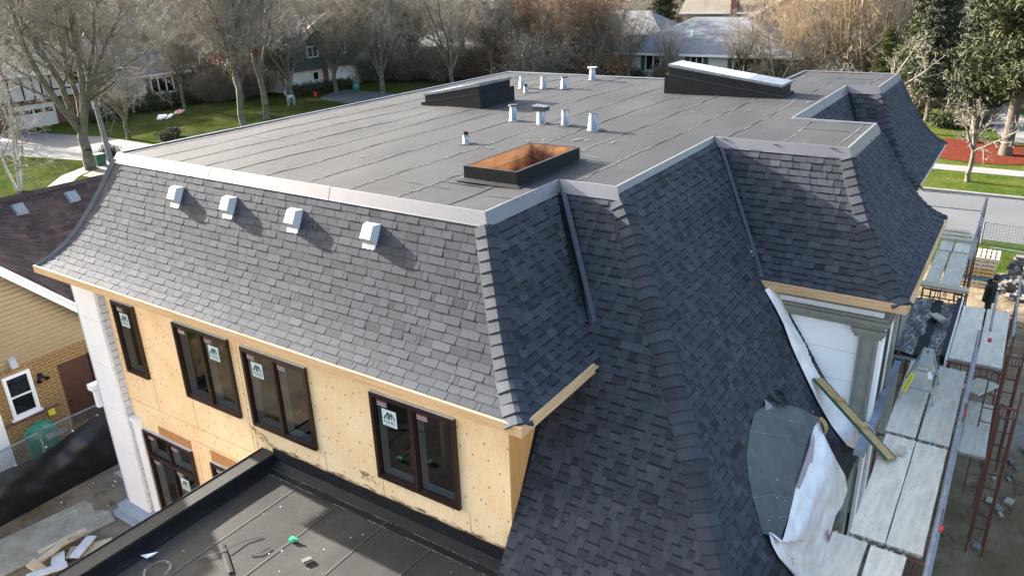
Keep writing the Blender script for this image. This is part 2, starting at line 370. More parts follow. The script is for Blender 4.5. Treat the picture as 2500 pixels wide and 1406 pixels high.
tC = lambda z: interp(PRC, z)

def resample(prof, exp, z_from=-.15):
    # points every exp metres of slope, from the eave upwards
    pts = []
    L = [0]
    for a, b in zip(prof, prof[1:]): L.append(L[-1] + math.hypot(a[0] - b[0], a[1] - b[1]))
    def at(s):
        for i in range(len(prof) - 1):
            if s <= L[i + 1] or i == len(prof) - 2:
                f = (s - L[i]) / (L[i + 1] - L[i]); return (prof[i][0] + (prof[i + 1][0] - prof[i][0]) * f, prof[i][1] + (prof[i + 1][1] - prof[i][1]) * f)
    s = L[-1]
    while s > .12: pts.append(at(s)); s -= exp
    pts.append(at(.10))
    return pts[::-1]

def shingle_face(name, O, d, o, prof, lim, exp=.146, wr=(.20, .36), contrast=.5, gap=.010, seed=1, parent=house, lift=1.0, band=.0):
    r = random.Random(seed); O = Vector(O); d = Vector(d); o = Vector(o); k = Vector((0, 0, 1))
    rows = resample(prof, exp); mb = MB(); base = MB()
    def P(u, t, z, h, nrm): return O + d * u + o * t + k * z + nrm * h
    for i in range(len(rows) - 1):
        (t0, z0), (t1, z1) = rows[i], rows[i + 1]
        dn = (o * (t1 - t0) + k * (z1 - z0)).normalized(); nrm = (o * -(z1 - z0) + k * (t1 - t0)).normalized()
        a0, b0 = lim(t0, z0); a1, b1 = lim(t1, z1)
        if b0 - a0 < .01 and b1 - a1 < .01: continue
        base.poly([P(a0, t0, z0, 0, nrm), P(b0, t0, z0, 0, nrm), P(b1, t1, z1, .001, nrm), P(a1, t1, z1, .001, nrm)])
        lo, hi = min(a0, a1), max(b0, b1); u = lo - r.random() * .3; run = 0; rt = r.gauss(0, .10)
        raised = True
        while u < hi:
            w = r.uniform(*wr)
            if r.random() < .10: w = r.uniform(.07, .12)
            v = u + w - gap
            if v > lo:
                ua0, ub0 = max(u, a0), min(v, b0); ua1, ub1 = max(u, a1), min(v, b1)
                if ub0 > ua0 or ub1 > ua1:
                    if ub0 < ua0: ua0 = ub0 = min(max((ua0 + ub0) / 2, a0), b0)
                    if ub1 < ua1: ua1 = ub1 = min(max((ua1 + ub1) / 2, a1), b1)
                    raised = not raised if r.random() < .85 else raised
                    hb = (.016 if raised else .009) * lift + r.uniform(0, .002); ht = .001
                    tt = .5 + (contrast * .35 if raised else -contrast * .15) * r.random() + r.gauss(0, .16 * contrast * 2) * .7 + rt * .4
                    if r.random() < .06: tt += .25
                    if r.random() < .10 * contrast * 2: tt -= .28
                    tt = min(1, max(0, tt)); sk = r.uniform(-.0015, .0015)
                    q = [P(ua0, t0, z0, ht, nrm), P(ub0, t0, z0, ht, nrm), P(ub1, t1, z1 + sk, hb, nrm), P(ua1, t1, z1 + sk, hb, nrm)]
                    if raised: mb.poly(q, tt)
                    else:      # cut-out of a laminated shingle: printed dark shadow band under the course above
                        fb = .26; m1, m2 = q[0].lerp(q[3], fb), q[1].lerp(q[2], fb); mb.poly([q[0], q[1], m2, m1], band); mb.poly([m1, m2, q[2], q[3]], tt)
                    f = [P(ub1, t1, z1 + sk, -.002, nrm), P(ua1, t1, z1 + sk, -.002, nrm)]
                    mb.poly([q[3], q[2], f[0], f[1]], 0)
                    mb.poly([q[0], q[3], f[1], P(ua0, t0, z0, -.002, nrm)], .1)
                    mb.poly([q[2], q[1], P(ub0, t0, z0, -.002, nrm), f[0]], .1)
            u += w
    ob = mb.build(name, M['shingle'], parent)
    base.build('underlay', M['shingle_gap'], ob)
    return ob

def hip_caps(pts, d1, d2, seed, step=.19, half=.235, parent=house):
    # pts: hip polyline going down; d1,d2: horizontal unit directions lying in the two faces, away from the hip
    r = random.Random(seed); P = [Vector(p) for p in pts]; d1 = Vector(d1); d2 = Vector(d2)
    L = [0]
    for a, b in zip(P, P[1:]): L.append(L[-1] + (a - b).length)
    def at(s):
        s = max(0, min(L[-1], s))
        for i in range(len(P) - 1):
            if s <= L[i + 1] or i == len(P) - 2: return P[i].lerp(P[i + 1], (s - L[i]) / (L[i + 1] - L[i]))
    mb = MB(); s = L[-1]
    out = ((d1 + d2) * -1); out.z = 0; out.normalize()
    while s > .02:
        a, b = at(s - step - .05), at(s); tg = (b - a).normalized()
        nr = (out - tg * out.dot(tg)).normalized(); tt = min(1, max(0, .5 + r.gauss(0, .22)))
        e1 = (d1 - tg * d1.dot(tg) * .9).normalized(); e2 = (d2 - tg * d2.dot(tg) * .9).normalized()
        rows = []
        for c, h in ((a, .010), (b, .046)):
            row = []
            for e, f in ((e1, 1), (e1, .55), (e1, .18), (e2, .18), (e2, .55), (e2, 1)):
                hh = h + (.006 if f < 1 else -.006)
                row.append(c + e * half * f + nr * (hh + (.022 if f == .18 else .010 if f == .55 else -.004)) + Vector((0, 0, 0)))
            rows.append(row)
        mb.grid(rows, tt)
        low = [p - nr * .044 for p in rows[1]]
        mb.grid([rows[1], low], 0)
        for k in (0, 5): mb.poly([rows[0][k], rows[1][k], low[k]], .1)
        s -= step + r.uniform(-.01, .01)
    return mb.build('hip_cap', M['cap'], parent, smooth=False)

XL, YF = -10.2, 15.9
X, Y = Vector((1, 0, 0)), Vector((0, 1, 0))
zlist = [z for _, z in PROF]
# rear mansard, sunny side
shingle_face('shingle_slope', (0, 0, 0), (1, 0, 0), (0, -1, 0), PROF, lambda t, z: (XL - t, t), contrast=.30, seed=3, gap=.010, lift=.7, wr=(.22, .38), band=.36)
# side of the rear block
shingle_face('shingle_slope', (0, 0, 0), (0, 1, 0), (1, 0, 0), PROF, lambda t, z: (-t, 2.3 - tB(z)), contrast=.42, seed=4, wr=(.10, .26), gap=.005)
# long rear-facing slope down to the lower roof
def lim_b(t, z):
    left = 0.0 + (tM(z) if z > -2.40 else .9)
    return (left, 1.15 + tC(z))
shingle_face('shingle_slope', (0, 2.3, 0), (1, 0, 0), (0, -1, 0), PRB, lim_b, contrast=.42, seed=5, wr=(.10, .26), gap=.005)
def lim_c(t, z):
    return (2.3 - tB(z), 7.09 - tM(z) if z > -2.43 else 5.78)
shingle_face('shingle_slope', (1.15, 0, 0), (0, 1, 0), (1, 0, 0), PRC, lim_c, contrast=.42, seed=6, wr=(.10, .26), gap=.005)
# first bay
shingle_face('shingle_slope', (0, 7.09, 0), (1, 0, 0), (0, -1, 0), PROF, lambda t, z: (1.15 + tC(z), 3.94 + t), contrast=.42, seed=7, wr=(.12, .30), gap=.006)
shingle_face('shingle_slope', (3.94, 0, 0), (0, 1, 0), (1, 0, 0), PROF, lambda t, z: (7.09 - t, 10.03 + t), contrast=.42, seed=8, wr=(.10, .26), gap=.005)
shingle_face('shingle_slope', (0, 10.03, 0), (1, 0, 0), (0, 1, 0), PROF, lambda t, z: (2.06 + t, 3.94 + t), contrast=.6, seed=9)
# recess
shingle_face('shingle_slope', (2.06, 0, 0), (0, 1, 0), (1, 0, 0), PROF, lambda t, z: (10.03 + t, 16.06 - t), contrast=.42, seed=10, wr=(.12, .3), gap=.006)
# second bay
shingle_face('shingle_slope', (0, 16.06, 0), (1, 0, 0), (0, -1, 0), PROF, lambda t, z: (2.06 + t, 2.97 + t), contrast=.6, seed=11)
shingle_face('shingle_slope', (2.97, 0, 0), (0, 1, 0), (1, 0, 0), PROF, lambda t, z: (16.06 - t, 19.43 + t), contrast=.42, seed=12, wr=(.12, .3), gap=.006)
shingle_face('shingle_slope', (0, 19.43, 0), (1, 0, 0), (0, 1, 0), PROF, lambda t, z: (-t, 2.97 + t), contrast=.5, seed=13, wr=(.4, .7))
shingle_face('shingle_slope', (XL, 0, 0), (0, 1, 0), (-1, 0, 0), PROF, lambda t, z: (-t, YF + t), contrast=.5, seed=14, wr=(.3, .5))
shingle_face('shingle_slope', (0, YF, 0), (1, 0, 0), (0, 1, 0), PROF, lambda t, z: (XL - t, -t), contrast=.5, seed=15, wr=(.4, .7))
shingle_face('shingle_slope', (0, 0, 0), (0, 1, 0), (-1, 0, 0), PROF, lambda t, z: (YF + t, 19.43 + t), contrast=.5, seed=16, wr=(.4, .7))

hipz = [p for p in PROF[1:]]
hip_caps([(t, -t, z) for t, z in hipz], (-1, 0, 0), (0, 1, 0), 21)
zs = [-.14, -.6, -1.25, -1.68, -2.02, -2.37, -3.05, -3.74, -4.32, -5.0, -5.8]
hip_caps([(1.15 + tC(z), 2.3 - tB(z), z) for z in zs], (-1, 0, 0), (0, 1, 0), 22, half=.25)
hip_caps([(3.94 + t, 7.09 - t, z) for t, z in hipz], (-1, 0, 0), (0, 1, 0), 23)
hip_caps([(2.97 + t, 16.06 - t, z) for t, z in hipz], (-1, 0, 0), (0, 1, 0), 24)
hip_caps([(3.94 + t, 10.03 + t, z) for t, z in hipz], (-1, 0, 0), (0, -1, 0), 25, half=.12)
hip_caps([(2.97 + t, 19.43 + t, z) for t, z in hipz], (-1, 0, 0), (0, -1, 0), 26, half=.12)
# left rake: a smooth bent strip instead of caps
mb = MB(); rows = []
for t, z in hipz:
    c = Vector((XL - t, -t, z)); rows.append([c + Vector((.11, .0, .03)), c + Vector((.02, -.04, .05)), c + Vector((-.04, .03, .04)), c + Vector((-.02, .10, .02))])
mb.grid(rows); mb.grid([[r[0] for r in rows], [r[0] + Vector((0, 0, -.06)) for r in rows]]); mb.build('rake_flashing', M['rake'], house)

# valley flashings
def valley(pts, w, mat, nrm, side):
    mb = MB(); side = Vector(side); nrm = Vector(nrm); rows = []
    for p in pts:
        p = Vector(p); rows.append([p, p + nrm * .05 + side * .01, p + nrm * .05 + side * w, p + side * (w + .02)])
    mb.grid(rows); return mb.build('valley_flashing', mat, house)
def line(p, q, n=8): return [Vector(p).lerp(Vector(q), k / n) for k in range(n + 1)]
valley(line((.13, 2.13, -.16), (1.43, 1.03, -2.25)), .11, M['flash'], (.45, -.6, .5), (.97, .12, 0))
valley(line((.09, 2.08, -.16), (1.37, 1.00, -2.24)), .08, M['black_metal'], (.45, -.4, .4), (0, 1, 0))
valley(line((1.34, 6.90, -.17), (2.86, 5.50, -2.42)), .09, M['flash'], (.4, -.5, .5), (1, 0, 0))
valley(line((1.27, 6.82, -.15), (2.76, 5.44, -2.36)), .13, M['black_metal'], (.5, -.3, .5), (0, 1, 0))
vz = [-.17, -.6, -1.0, -1.4, -1.8, -2.1, -2.3, -2.44]
valley([(2.06 + tM(z), 16.06 - tM(z) - .04, z) for z in vz], .06, M['black_metal'], (.4, -.4, .5), (1, 0, 0))
mb = MB()
for i in range(26):
    z = -1.95 - .02 * i + rng.uniform(-.01, .01); p = Vector((1.30 + (1.52 * (-z - .17) / 2.25) + rng.uniform(-.03, .03), 6.86 - 1.38 * (-z - .17) / 2.25 + rng.uniform(-.02, .02), z + .06))
    mb.box(p.x - .012, p.y - .012, p.z - .012, p.x + .018, p.y + .01, p.z + .015)
mb.build('sealant_smear', M['white'], house)

# ---------------------------------------------------------------- flat roof with the open skylight well
POLY = [(XL, 0), (0, 0), (0, 2.3), (1.15, 2.3), (1.15, 7.09), (3.94, 7.09), (3.94, 10.03), (2.06, 10.03), (2.06, 16.06), (2.97, 16.06), (2.97, 19.43), (0, 19.43), (0, YF), (XL, YF)]
HOLE = (-1.60, 1.60, -.44, 3.88)
def inside(x, y):
    c = False; n = len(POLY)
    for i in range(n):
        x1, y1 = POLY[i]; x2, y2 = POLY[(i + 1) % n]
        if (y1 > y) != (y2 > y) and x < (x2 - x1) * (y - y1) / (y2 - y1) + x1: c = not c
    return c
def cuts(vals, step):
    vals = sorted(set(vals)); out = []
    for a, b in zip(vals, vals[1:]):
        k = max(1, round((b - a) / step)); out += [a + (b - a) * i / k for i in range(k)]
    return out + [vals[-1]]
def rz(x, y):
    e = min(1, max(0, min(x - XL, YF + 4 - y, y) / .6))
    v = .014 * math.sin(x * 1.7 + .6 * math.sin(y * .8)) * math.sin(y * .9 + 1) + .010 * math.sin(x * .7 + y * .5) + .006 * math.sin(3.1 * x + 1.3 * y)
    return v * e
xs = cuts([p[0] for p in POLY] + [HOLE[0], HOLE[2]], .35); ys = cuts([p[1] for p in POLY] + [HOLE[1], HOLE[3]], .35)
mb = MB(); idx = {}
def vid(i, j):
    if (i, j) not in idx: idx[(i, j)] = len(mb.V); mb.V.append((xs[i], ys[j], rz(xs[i], ys[j])))
    return idx[(i, j)]
for i in range(len(xs) - 1):
    for j in range(len(ys) - 1):
        cx, cy = (xs[i] + xs[i + 1]) / 2, (ys[j] + ys[j + 1]) / 2
        if inside(cx, cy) and not (HOLE[0] < cx < HOLE[2] and HOLE[1] < cy < HOLE[3]):
            mb.F.append((vid(i, j), vid(i + 1, j), vid(i + 1, j + 1), vid(i, j + 1))); mb.T.append(.5); mb.S.append(0)
roof = mb.build('flat_roof', M['roof'], house, smooth=True)
# lap seams of the roll roofing: real overlaps plus bleed lines and talc
lap, bleed, talc = MB(), MB(), MB(); r = random.Random(5)
x = XL + .25; kk = 0
while x < 3.9:
    y = 0.02; w0 = r.uniform(0, 6)
    segs = []
    while y < 19.4:
        if inside(x + .01, y + .15) and inside(x - .12, y + .15) and not (HOLE[0] - .15 < x < HOLE[2] + .15 and HOLE[1] - .15 < y < HOLE[3] + .05): segs.append(y)
        y += .35
    for y in segs:
        f = lambda yy: x + .02 * math.sin(yy * 1.3 + w0) + .012 * math.sin(yy * 3.7 + w0)
        for (m_, a, b, h) in ((lap, -.10, 0, .009), (bleed, .0, .007, .008), (talc, .007, .034, .010)):
            ya, yb = y, y + .35
            m_.poly([(f(ya) + a, ya, rz(f(ya), ya) + h), (f(ya) + b, ya, rz(f(ya), ya) + h), (f(yb) + b, yb, rz(f(yb), yb) + h), (f(yb) + a, yb, rz(f(yb), yb) + h)])
            if m_ is lap: m_.poly([(f(ya) + b, ya, rz(x, ya) + h), (f(ya) + b, ya, rz(x, ya) - .01), (f(yb) + b, yb, rz(x, yb) - .01), (f(yb) + b, yb, rz(x, yb) + h)])
    x += 1.13 if x > -6.2 else .92; kk += 1
lap.build('lap_seam', M['roof'], house); bleed.build('bitumen_line', M['seamdark'], house); talc.build('talc_line', M['chalk'], house)
mb = MB()  # cross laps and patches
for (x0, y0, x1, y1) in ((2.45, 8.9, 3.8, 8.97), (1.2, 17.9, 2.9, 17.96), (-1.95, 1.35, -1.0, 1.40), (-.3, 3.95, .3, 4.0), (-.6, .9, .1, .93), (-8.9, 2.7, -7.8, 2.74), (-2.5, 1.0, -1.5, 1.03)):
    mb.poly([(x0, y0, rz(x0, y0) + .012), (x1, y0, rz(x1, y0) + .012), (x1, y1, rz(x1, y1) + .012), (x0, y1, rz(x0, y1) + .012)])
mb.build('bitumen_line', M['seamdark'], house)
# footprints and scuffs
r = random.Random(9)
for i in range(46):
    cx, cy = r.choice([(r.uniform(.2, 1.8), r.uniform(10, 13.2)), (r.uniform(-2, .5), r.uniform(8, 12)), (r.uniform(-6, -2), r.uniform(2, 6)), (r.uniform(-3, 1.5), r.uniform(10.5, 12.9)), (r.uniform(-3, 0), r.uniform(3.5, 6))])
    if not inside(cx, cy): continue
    a = r.uniform(0, PI); rw, rl = r.uniform(.03, .07), r.uniform(.08, .20)
    mb = MB(); mb.poly([(cx + rl * math.cos(a) * math.cos(q) - rw * math.sin(a) * math.sin(q), cy + rl * math.sin(a) * math.cos(q) + rw * math.cos(a) * math.sin(q), rz(cx, cy) + .016) for q in [k * PI / 5 for k in range(10)]]); mb.build('scuff_mark', M['scuff'], house)

# metal coping round the roof edge
def offs(poly, d):
    out = []; n = len(poly)
    for i in range(n):
        p0, p1, p2 = Vector(poly[i - 1]), Vector(poly[i]), Vector(poly[(i + 1) % n])
        a = (p1 - p0).normalized(); b = (p2 - p1).normalized(); na = Vector((a.y, -a.x)); nb = Vector((b.y, -b.x))
        m_ = (na + nb); m_ = m_ / (m_.length ** 2) * 2; out.append(p1 + m_ * d)
    return out
mb = MB(); rings = [(-.05, .012), (-.03, .035), (.015, .04), (.115, -.15), (.13, -.172), (.105, -.175)]
rr = [[Vector((p.x, p.y, z)) for p in offs(POLY, d)] for d, z in rings]
n = len(POLY)
for i in range(n):
    j = (i + 1) % n; a = Vector(POLY[i]); b = Vector(POLY[j])
    L = (b - a).length; k = max(1, round(L / 3.0))
    for s in range(k):
        f0, f1 = s / k, (s + 1) / k - (.0015 if s < k - 1 else 0)
        wob = rng.uniform(-.003, .003)
        rows = [[ring[i].lerp(ring[j], f0 + (f1 - f0) * g / 4) + Vector((0, 0, wob + rng.uniform(-.0015, .0015))) for g in range(5)] for ring in rr]
        mb.grid(rows)
mb.build('metal_coping', M['metal_cap'], house)
mb = MB()  # black joint pieces in the inner corners
for (x, y) in ((0, 2.3), (1.15, 7.09), (2.06, 16.06)):
    mb.bar((x + .0, y - .0, .045), (x + .14, y - .14, -.19), .03, .02)
mb.build('corner_sealant', M['black_metal'], house)
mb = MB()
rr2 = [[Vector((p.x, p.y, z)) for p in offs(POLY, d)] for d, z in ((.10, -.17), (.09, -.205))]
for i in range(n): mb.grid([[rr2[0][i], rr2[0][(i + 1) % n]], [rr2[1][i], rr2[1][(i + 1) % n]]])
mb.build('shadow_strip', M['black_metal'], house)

# open skylight curb with timber well
x0, y0, x1, y1 = HOLE
mb = MB()
for a in ((x0, y0, x1, y0 + .05), (x0, y1 - .05, x1, y1), (x0, y0 + .05, x0 + .05, y1 - .05), (x1 - .05, y0 + .05, x1, y1 - .05)):
    mb.box(a[0], a[1], -.05, a[2], a[3], .27)
cb = mb.build('skylight_curb', M['black_felt'], house)
mb = MB()
mb.grid([[(x0 - .16, y0 - .14, .016), (x1 + .14, y0 - .14, .016)], [(x0 - .002, y0 - .003, .05), (x1 + .002, y0 - .003, .05)]])
mb.grid([[(x1 + .14, y0 - .14, .016), (x1 + .14, y1 + .12, .016)], [(x1 + .003, y0 - .002, .05), (x1 + .003, y1, .05)]])
mb.grid([[(x0 - .003, y0, .05), (x0 - .003, y1, .05)], [(x0 - .16, y0 - .14, .016), (x0 - .16, y1 + .1, .016)]])
mb.build('base_flashing', M['black_felt'], cb)
def m_scorch():
    m, n_, l, p = nt('scorched_orange_wood'); v = mapping(n_, l, (.6, .6, 3))
    c = mixc(n_, l, (.52, .31, .15), (.40, .20, .08), ramp(n_, l, noise(n_, l, 4, 5, .6, v), .35, .7))
    c = mixc(n_, l, c, (.07, .03, .018), ramp(n_, l, noise(n_, l, 1.1, 4, .6), .50, .66))
    l.new(c, p.inputs['Base Color']); p.inputs['Roughness'].default_value = .75; return m
M['scorch'] = m_scorch()
mb = MB(); a0, b0, a1, b1 = x0 + .052, y0 + .052, x1 - .052, y1 - .052
for zt, zb in ((.262, .03), (.022, -.24), (-.248, -.52)):
    mb.poly([(a0, b0, zt), (a1, b0, zt), (a1, b0, zb), (a0, b0, zb)]); mb.poly([(a1, b0, zt), (a1, b1, zt), (a1, b1, zb), (a1, b0, zb)])
    mb.poly([(a1, b1, zt), (a0, b1, zt), (a0, b1, zb), (a1, b1, zb)]); mb.poly([(a0, b1, zt), (a0, b0, zt), (a0, b0, zb), (a0, b1, zb)])
mb.build('well_board', M['scorch'], cb)
mb = MB()
for k in range(6): mb.box(a0, b0 + .1 + k * .4, -1.0, a1, b0 + .14 + k * .4, -.6)
mb.box(a0 + .5, b0, -.58, a0 + .54, b1, -.54); mb.box(a0 - .5, b0 - .5, -1.9, a1 + .5, b1 + .5, -1.85)
mb.build('well_joist', M['fascia'], cb)

# two closed skylights on sloped curbs
def skylight(xa, xb, ya, yb, hl, hr, tl, tr, bright):
    mb = MB()
    def wedge(m_, x0, x1, y0, y1, z0l, z0r, z1l, z1r):
        V = [(x0, y0, z0l), (x1, y0, z0r), (x1, y1, z0r), (x0, y1, z0l), (x0, y0, z1l), (x1, y0, z1r), (x1, y1, z1r), (x0, y1, z1l)]
        b = len(m_.V); m_.V += V
        for f in ((0, 3, 2, 1), (4, 5, 6, 7), (0, 1, 5, 4), (1, 2, 6, 5), (2, 3, 7, 6), (3, 0, 4, 7)): m_.F.append(tuple(b + q for q in f)); m_.T.append(.5); m_.S.append(0)
    wedge(mb, xa, xb, ya, yb, -.02, -.02, hl, hr)
    i = .09
    wedge(mb, xa + i, xb - i, ya + i, yb - i, 0, 0, tl - .06, tr - .06)
    c = mb.build('skylight', M['black_felt'], house)
    fr = MB(); wedge(fr, xa + i - .03, xb - i + .03, ya + i - .03, yb - i + .03, tl - .07, tr - .07, tl, tr); f = fr.build('skylight_frame', M['zinc_tube'], c)
    g = MB(); h = .09
    g.poly([(xa + i + .04, ya + i + .04, tl + .004), (xb - i - .04, ya + i + .04, tr + .004), (xb - i - .04, yb - i - .04, tr + .004), (xa + i + .04, yb - i - .04, tl + .004)]); g.build('skylight_pane', M['skyglass'], c)
    s = MB()
    for (za, zb, yy) in ((hl, hr, ya),): s.bar((xa, yy - .006, za + .004), (xb, yy - .006, zb + .004), .012, .012)
    s.build('bead', M['flash'], c)
    return c
skylight(-8.25, -6.08, 8.35, 10.1, .05, .42, .31, .68, False)
skylight(-2.52, 1.02, 12.95, 14.15, .56, .08, .84, .38, True)

# roof vents: spun metal cones and pipes
def cone_vent(x, y, rb, rt, h, cap):
    z = rz(x, y); mb = MB(); rb *= .82; rt *= .9
    mb.tube([(x, y, z), (x, y, z + .03), (x, y, z + .032), (x, y, z + h)], [rb + .015, rb + .012, rb, rt], 20, cap=False)
    v = mb.build('vent_pipe', M['zinc'], house, smooth=True)
    mb = MB()
    if cap == 'open':
        mb.tube([(x, y, z + h - .04), (x, y, z + h + .006)], [rt - .012, rt - .012], 16); mb.build('vent_throat', M['black_metal'], v)
    elif cap == 'flat':
        a = .5; mb.tube([(x, y, z + h), (x, y, z + h + .03)], [rt * 1.6, rt * 1.5], 14); mb.build('vent_cap', M['black_metal'] if rb < .125 else M['zinc_tube'], v)
    elif cap == 'box':
        mb.box(x - .17, y - .13, z + h - .03, x + .17, y + .13, z + h + .07); mb.poly([(x - .20, y - .16, z + h + .10), (x + .20, y - .16, z + h + .078), (x + .20, y + .16, z + h + .078), (x - .20, y + .16, z + h + .10)]); mb.build('vent_cap', M['flash'], v)
    elif cap == 'pipe':
        mb.tube([(x, y, z + h - .02), (x, y, z + h + .05)], rt * .72, 14, cap=False); mb.tube([(x, y, z + h + .0), (x, y, z + h + .012)], rt * .6, 12); mb.build('vent_throat', M['black_metal'], v)
    elif cap == 'round':
        mb.tube([(x, y, z + h + .02), (x, y, z + h + .05), (x, y, z + h + .06)], [rt * 1.9, rt * 1.8, .01], 18); mb.tube([(x, y, z + h), (x, y, z + h + .03)], rt * .8, 10); mb.build('vent_cap', M['white_metal'], v)
    if len(bpy.data.objects) % 1 == 0:
        m2 = MB()
        m2.tube([(x, y, z + .004), (x, y, z + .009)], [rb + .16, rb + .15], 16); m2.build('vent_flange', M['roof'], v)
for a in ((-3.58, 4.32, .085, .085, .20, 'pipe'), (-4.17, 7.15, .13, .09, .38, 'flat'), (-3.24, 6.99, .13, .11, .36, 'box'), (-2.55, 6.99, .125, .10, .38, 'open'), (-1.68, 6.79, .155, .105, .40, 'open'),
          (-7.22, 12.3, .14, .09, .38, 'open'), (-6.6, 11.55, .09, .085, .20, 'pipe'), (-6.52, 12.5, .14, .09, .38, 'open'), (-5.88, 12.72, .14, .09, .36, 'flat'), (-6.0, 14.9, .14, .10, .38, 'round')):
    cone_vent(*a)

# box vents on the rear mansard
def box_vent(x):
    o = Vector((0, -1, 0)); zc = -.42; t0, t1 = tM(-.32), tM(-.78)
    dn = Vector((0, -(t1 - t0), -.46)).normalized(); nr = Vector((0, -.46, (t1 - t0))).normalized()
    c = Vector((x, -tM(zc), zc)); mb = MB()
    def P(u, v, h): return c + X * u * .88 + dn * v * .88 + nr * h * .62
    a = [P(-.19, -.02, .02), P(.19, -.02, .02), P(.21, .40, .05), P(-.21, .40, .05)]
    t = [P(-.13, .05, .23), P(.13, .05, .23), P(.14, .33, .25), P(-.14, .33, .25)]
    low = [P(-.19, -.02, .0), P(.19, -.02, .0), P(.19, .36, .0), P(-.19, .36, .0)]
    for k in range(4): q = (k + 1) % 4; mb.poly([a[k], a[q], t[q], t[k]])
    mb.poly(t)
    for k in (0, 1, 3): q = (k + 1) % 4; mb.poly([low[k], low[q], a[q], a[k]])
    v = mb.build('box_vent', M['white_metal'], house)
    f = MB(); f.poly([P(-.17, .36, .02), P(-.17, .48, .021)] + [P(-.15 + .3 * k / 8, .50 + .015 * math.sin(k * 2.1), .022) for k in range(9)] + [P(.17, .48, .021), P(.17, .36, .02)]); f.build('vent_flange', M['zinc'], v)
    f = MB(); f.poly([P(-.185, .37, .045), P(.185, .37, .045), P(.185, .30, .02), P(-.185, .30, .02)]); f.build('vent_screen', M['black_metal'], v)
for x in (-7.72, -6.0, -4.12, -2.20): box_vent(x)
# ---------------------------------------------------------------- eaves: fascia boards and soffits
EV = -2.45
mb = MB()
mb.box(XL - 1.66, -1.70, EV - .15, 1.70, -1.66, EV + .02); mb.build('fascia_board', M['fascia'], house)
mb = MB(); mb.box(1.66, -1.66, EV - .15, 1.70, .52, EV + .02); mb.build('fascia_board', M['fascia'], house)
mb = MB(); mb.box(2.90, 5.38, EV - .16, 5.62, 5.42, EV + .015); mb.build('fascia_board', M['fascia'], house)
mb = MB(); mb.box(5.60, 5.43, EV - .16, 5.64, 11.69, EV - .0); mb.build('fascia_board', M['fascia'], house); mb = MB(); mb.box(4.62, 14.4, EV - .08, 4.645, 21.1, EV - .0); mb.build('fascia_board', M['lumber'], house)
mb = MB()
mb.box(XL - 1.64, -1.66, EV - .14, 1.66, -.86, EV - .12); mb.box(.88, -.86, EV - .14, 1.66, .9, EV - .12)
mb.box(3.0, 5.42, EV - .12, 5.60, 5.90, EV - .10); mb.box(5.18, 5.90, EV - .12, 5.60, 11.6, EV - .10); mb.box(2.0, 11.0, EV - .12, 5.6, 11.67, EV - .10)
mb.box(3.6, 14.42, EV - .12, 4.62, 21, EV - .10); mb.box(XL - 1.64, -.86, EV - .14, XL - .9, 17.5, EV - .12)
mb.build('soffit', M['plywood'], house)
mb = MB(); mb.box(XL - 1.64, -.86, EV - .14, XL - 1.62, 17.4, EV + .02); mb.build('fascia_board', M['fascia'], house)

# ---------------------------------------------------------------- rear plywood wall with real openings
WY = -.88
WINS = [(-10.28, -9.40, -5.14, -3.26), (-7.91, -6.04, -5.14, -3.28), (-5.62, -3.72, -5.15, -3.31), (-2.06, -.15, -5.13, -3.31), (-10.28, -8.31, -9.52, -6.79), (-7.57, -5.65, -9.5, -6.80)]
def wall_holes(name, mat, x0, x1, z0, z1, y, th, holes, parent=house):
    xs = sorted({x0, x1, *[h[0] for h in holes], *[h[1] for h in holes]}); zs = sorted({z0, z1, *[h[2] for h in holes], *[h[3] for h in holes]})
    mb = MB()
    for a, b in zip(xs, xs[1:]):
        run = None
        for c, d in zip(zs, zs[1:]):
            cx, cz = (a + b) / 2, (c + d) / 2
            if any(h[0] < cx < h[1] and h[2] < cz < h[3] for h in holes): continue
            mb.poly([(a, y, c), (b, y, c), (b, y, d), (a, y, d)]); mb.poly([(a, y + th, c), (a, y + th, d), (b, y + th, d), (b, y + th, c)])
    for h in holes:
        mb.poly([(h[0], y, h[2]), (h[0], y, h[3]), (h[0], y + th, h[3]), (h[0], y + th, h[2])]); mb.poly([(h[1], y, h[2]), (h[1], y + th, h[2]), (h[1], y + th, h[3]), (h[1], y, h[3])])
        mb.poly([(h[0], y, h[2]), (h[0], y + th, h[2]), (h[1], y + th, h[2]), (h[1], y, h[2])]); mb.poly([(h[0], y, h[3]), (h[1], y, h[3]), (h[1], y + th, h[3]), (h[0], y + th, h[3])])
    return mb.build(name, mat, parent)
wall = wall_holes('plywood_wall', M['plywood'], -10.9, .90, -10.2, EV - .12, WY, .14, WINS)
mb = MB(); jx = MB()
for (xa, za, xb, zb) in ((-10.6, -6.0, -5.4, -6.0), (-9.33, -6.0, -9.33, -5.14), (-7.83, -6.0, -7.83, -5.15), (-5.83, -5.9, -5.83, -2.6), (-5.70, -6.0, -5.70, -3.2), (-3.55, -5.6, -3.55, -5.15), (-2.02, -5.6, -2.02, -5.15), (.02, -5.6, .02, -5.13), (-8.1, -8.4, -8.1, -6.8), (-8.2, -6.42, -5.4, -6.42)):
    jx.box(min(xa, xb) - .004, WY - .0035, min(za, zb) - .004, max(xa, xb) + .004, WY + .001, max(za, zb) + .004)
jx.build('panel_joint', M['plyedge'], house)
mb = MB()
for (xa, xb, za, zb) in ((-9.6, -8.3, -6.74, -6.5), (-7.55, -6.3, -6.76, -6.48), (-5.62, -5.5, -4.75, -4.35)): mb.box(xa, WY - .012, za, xb, WY + .0, zb)
mb.build('orange_patch_board', M['plyedge'], house)
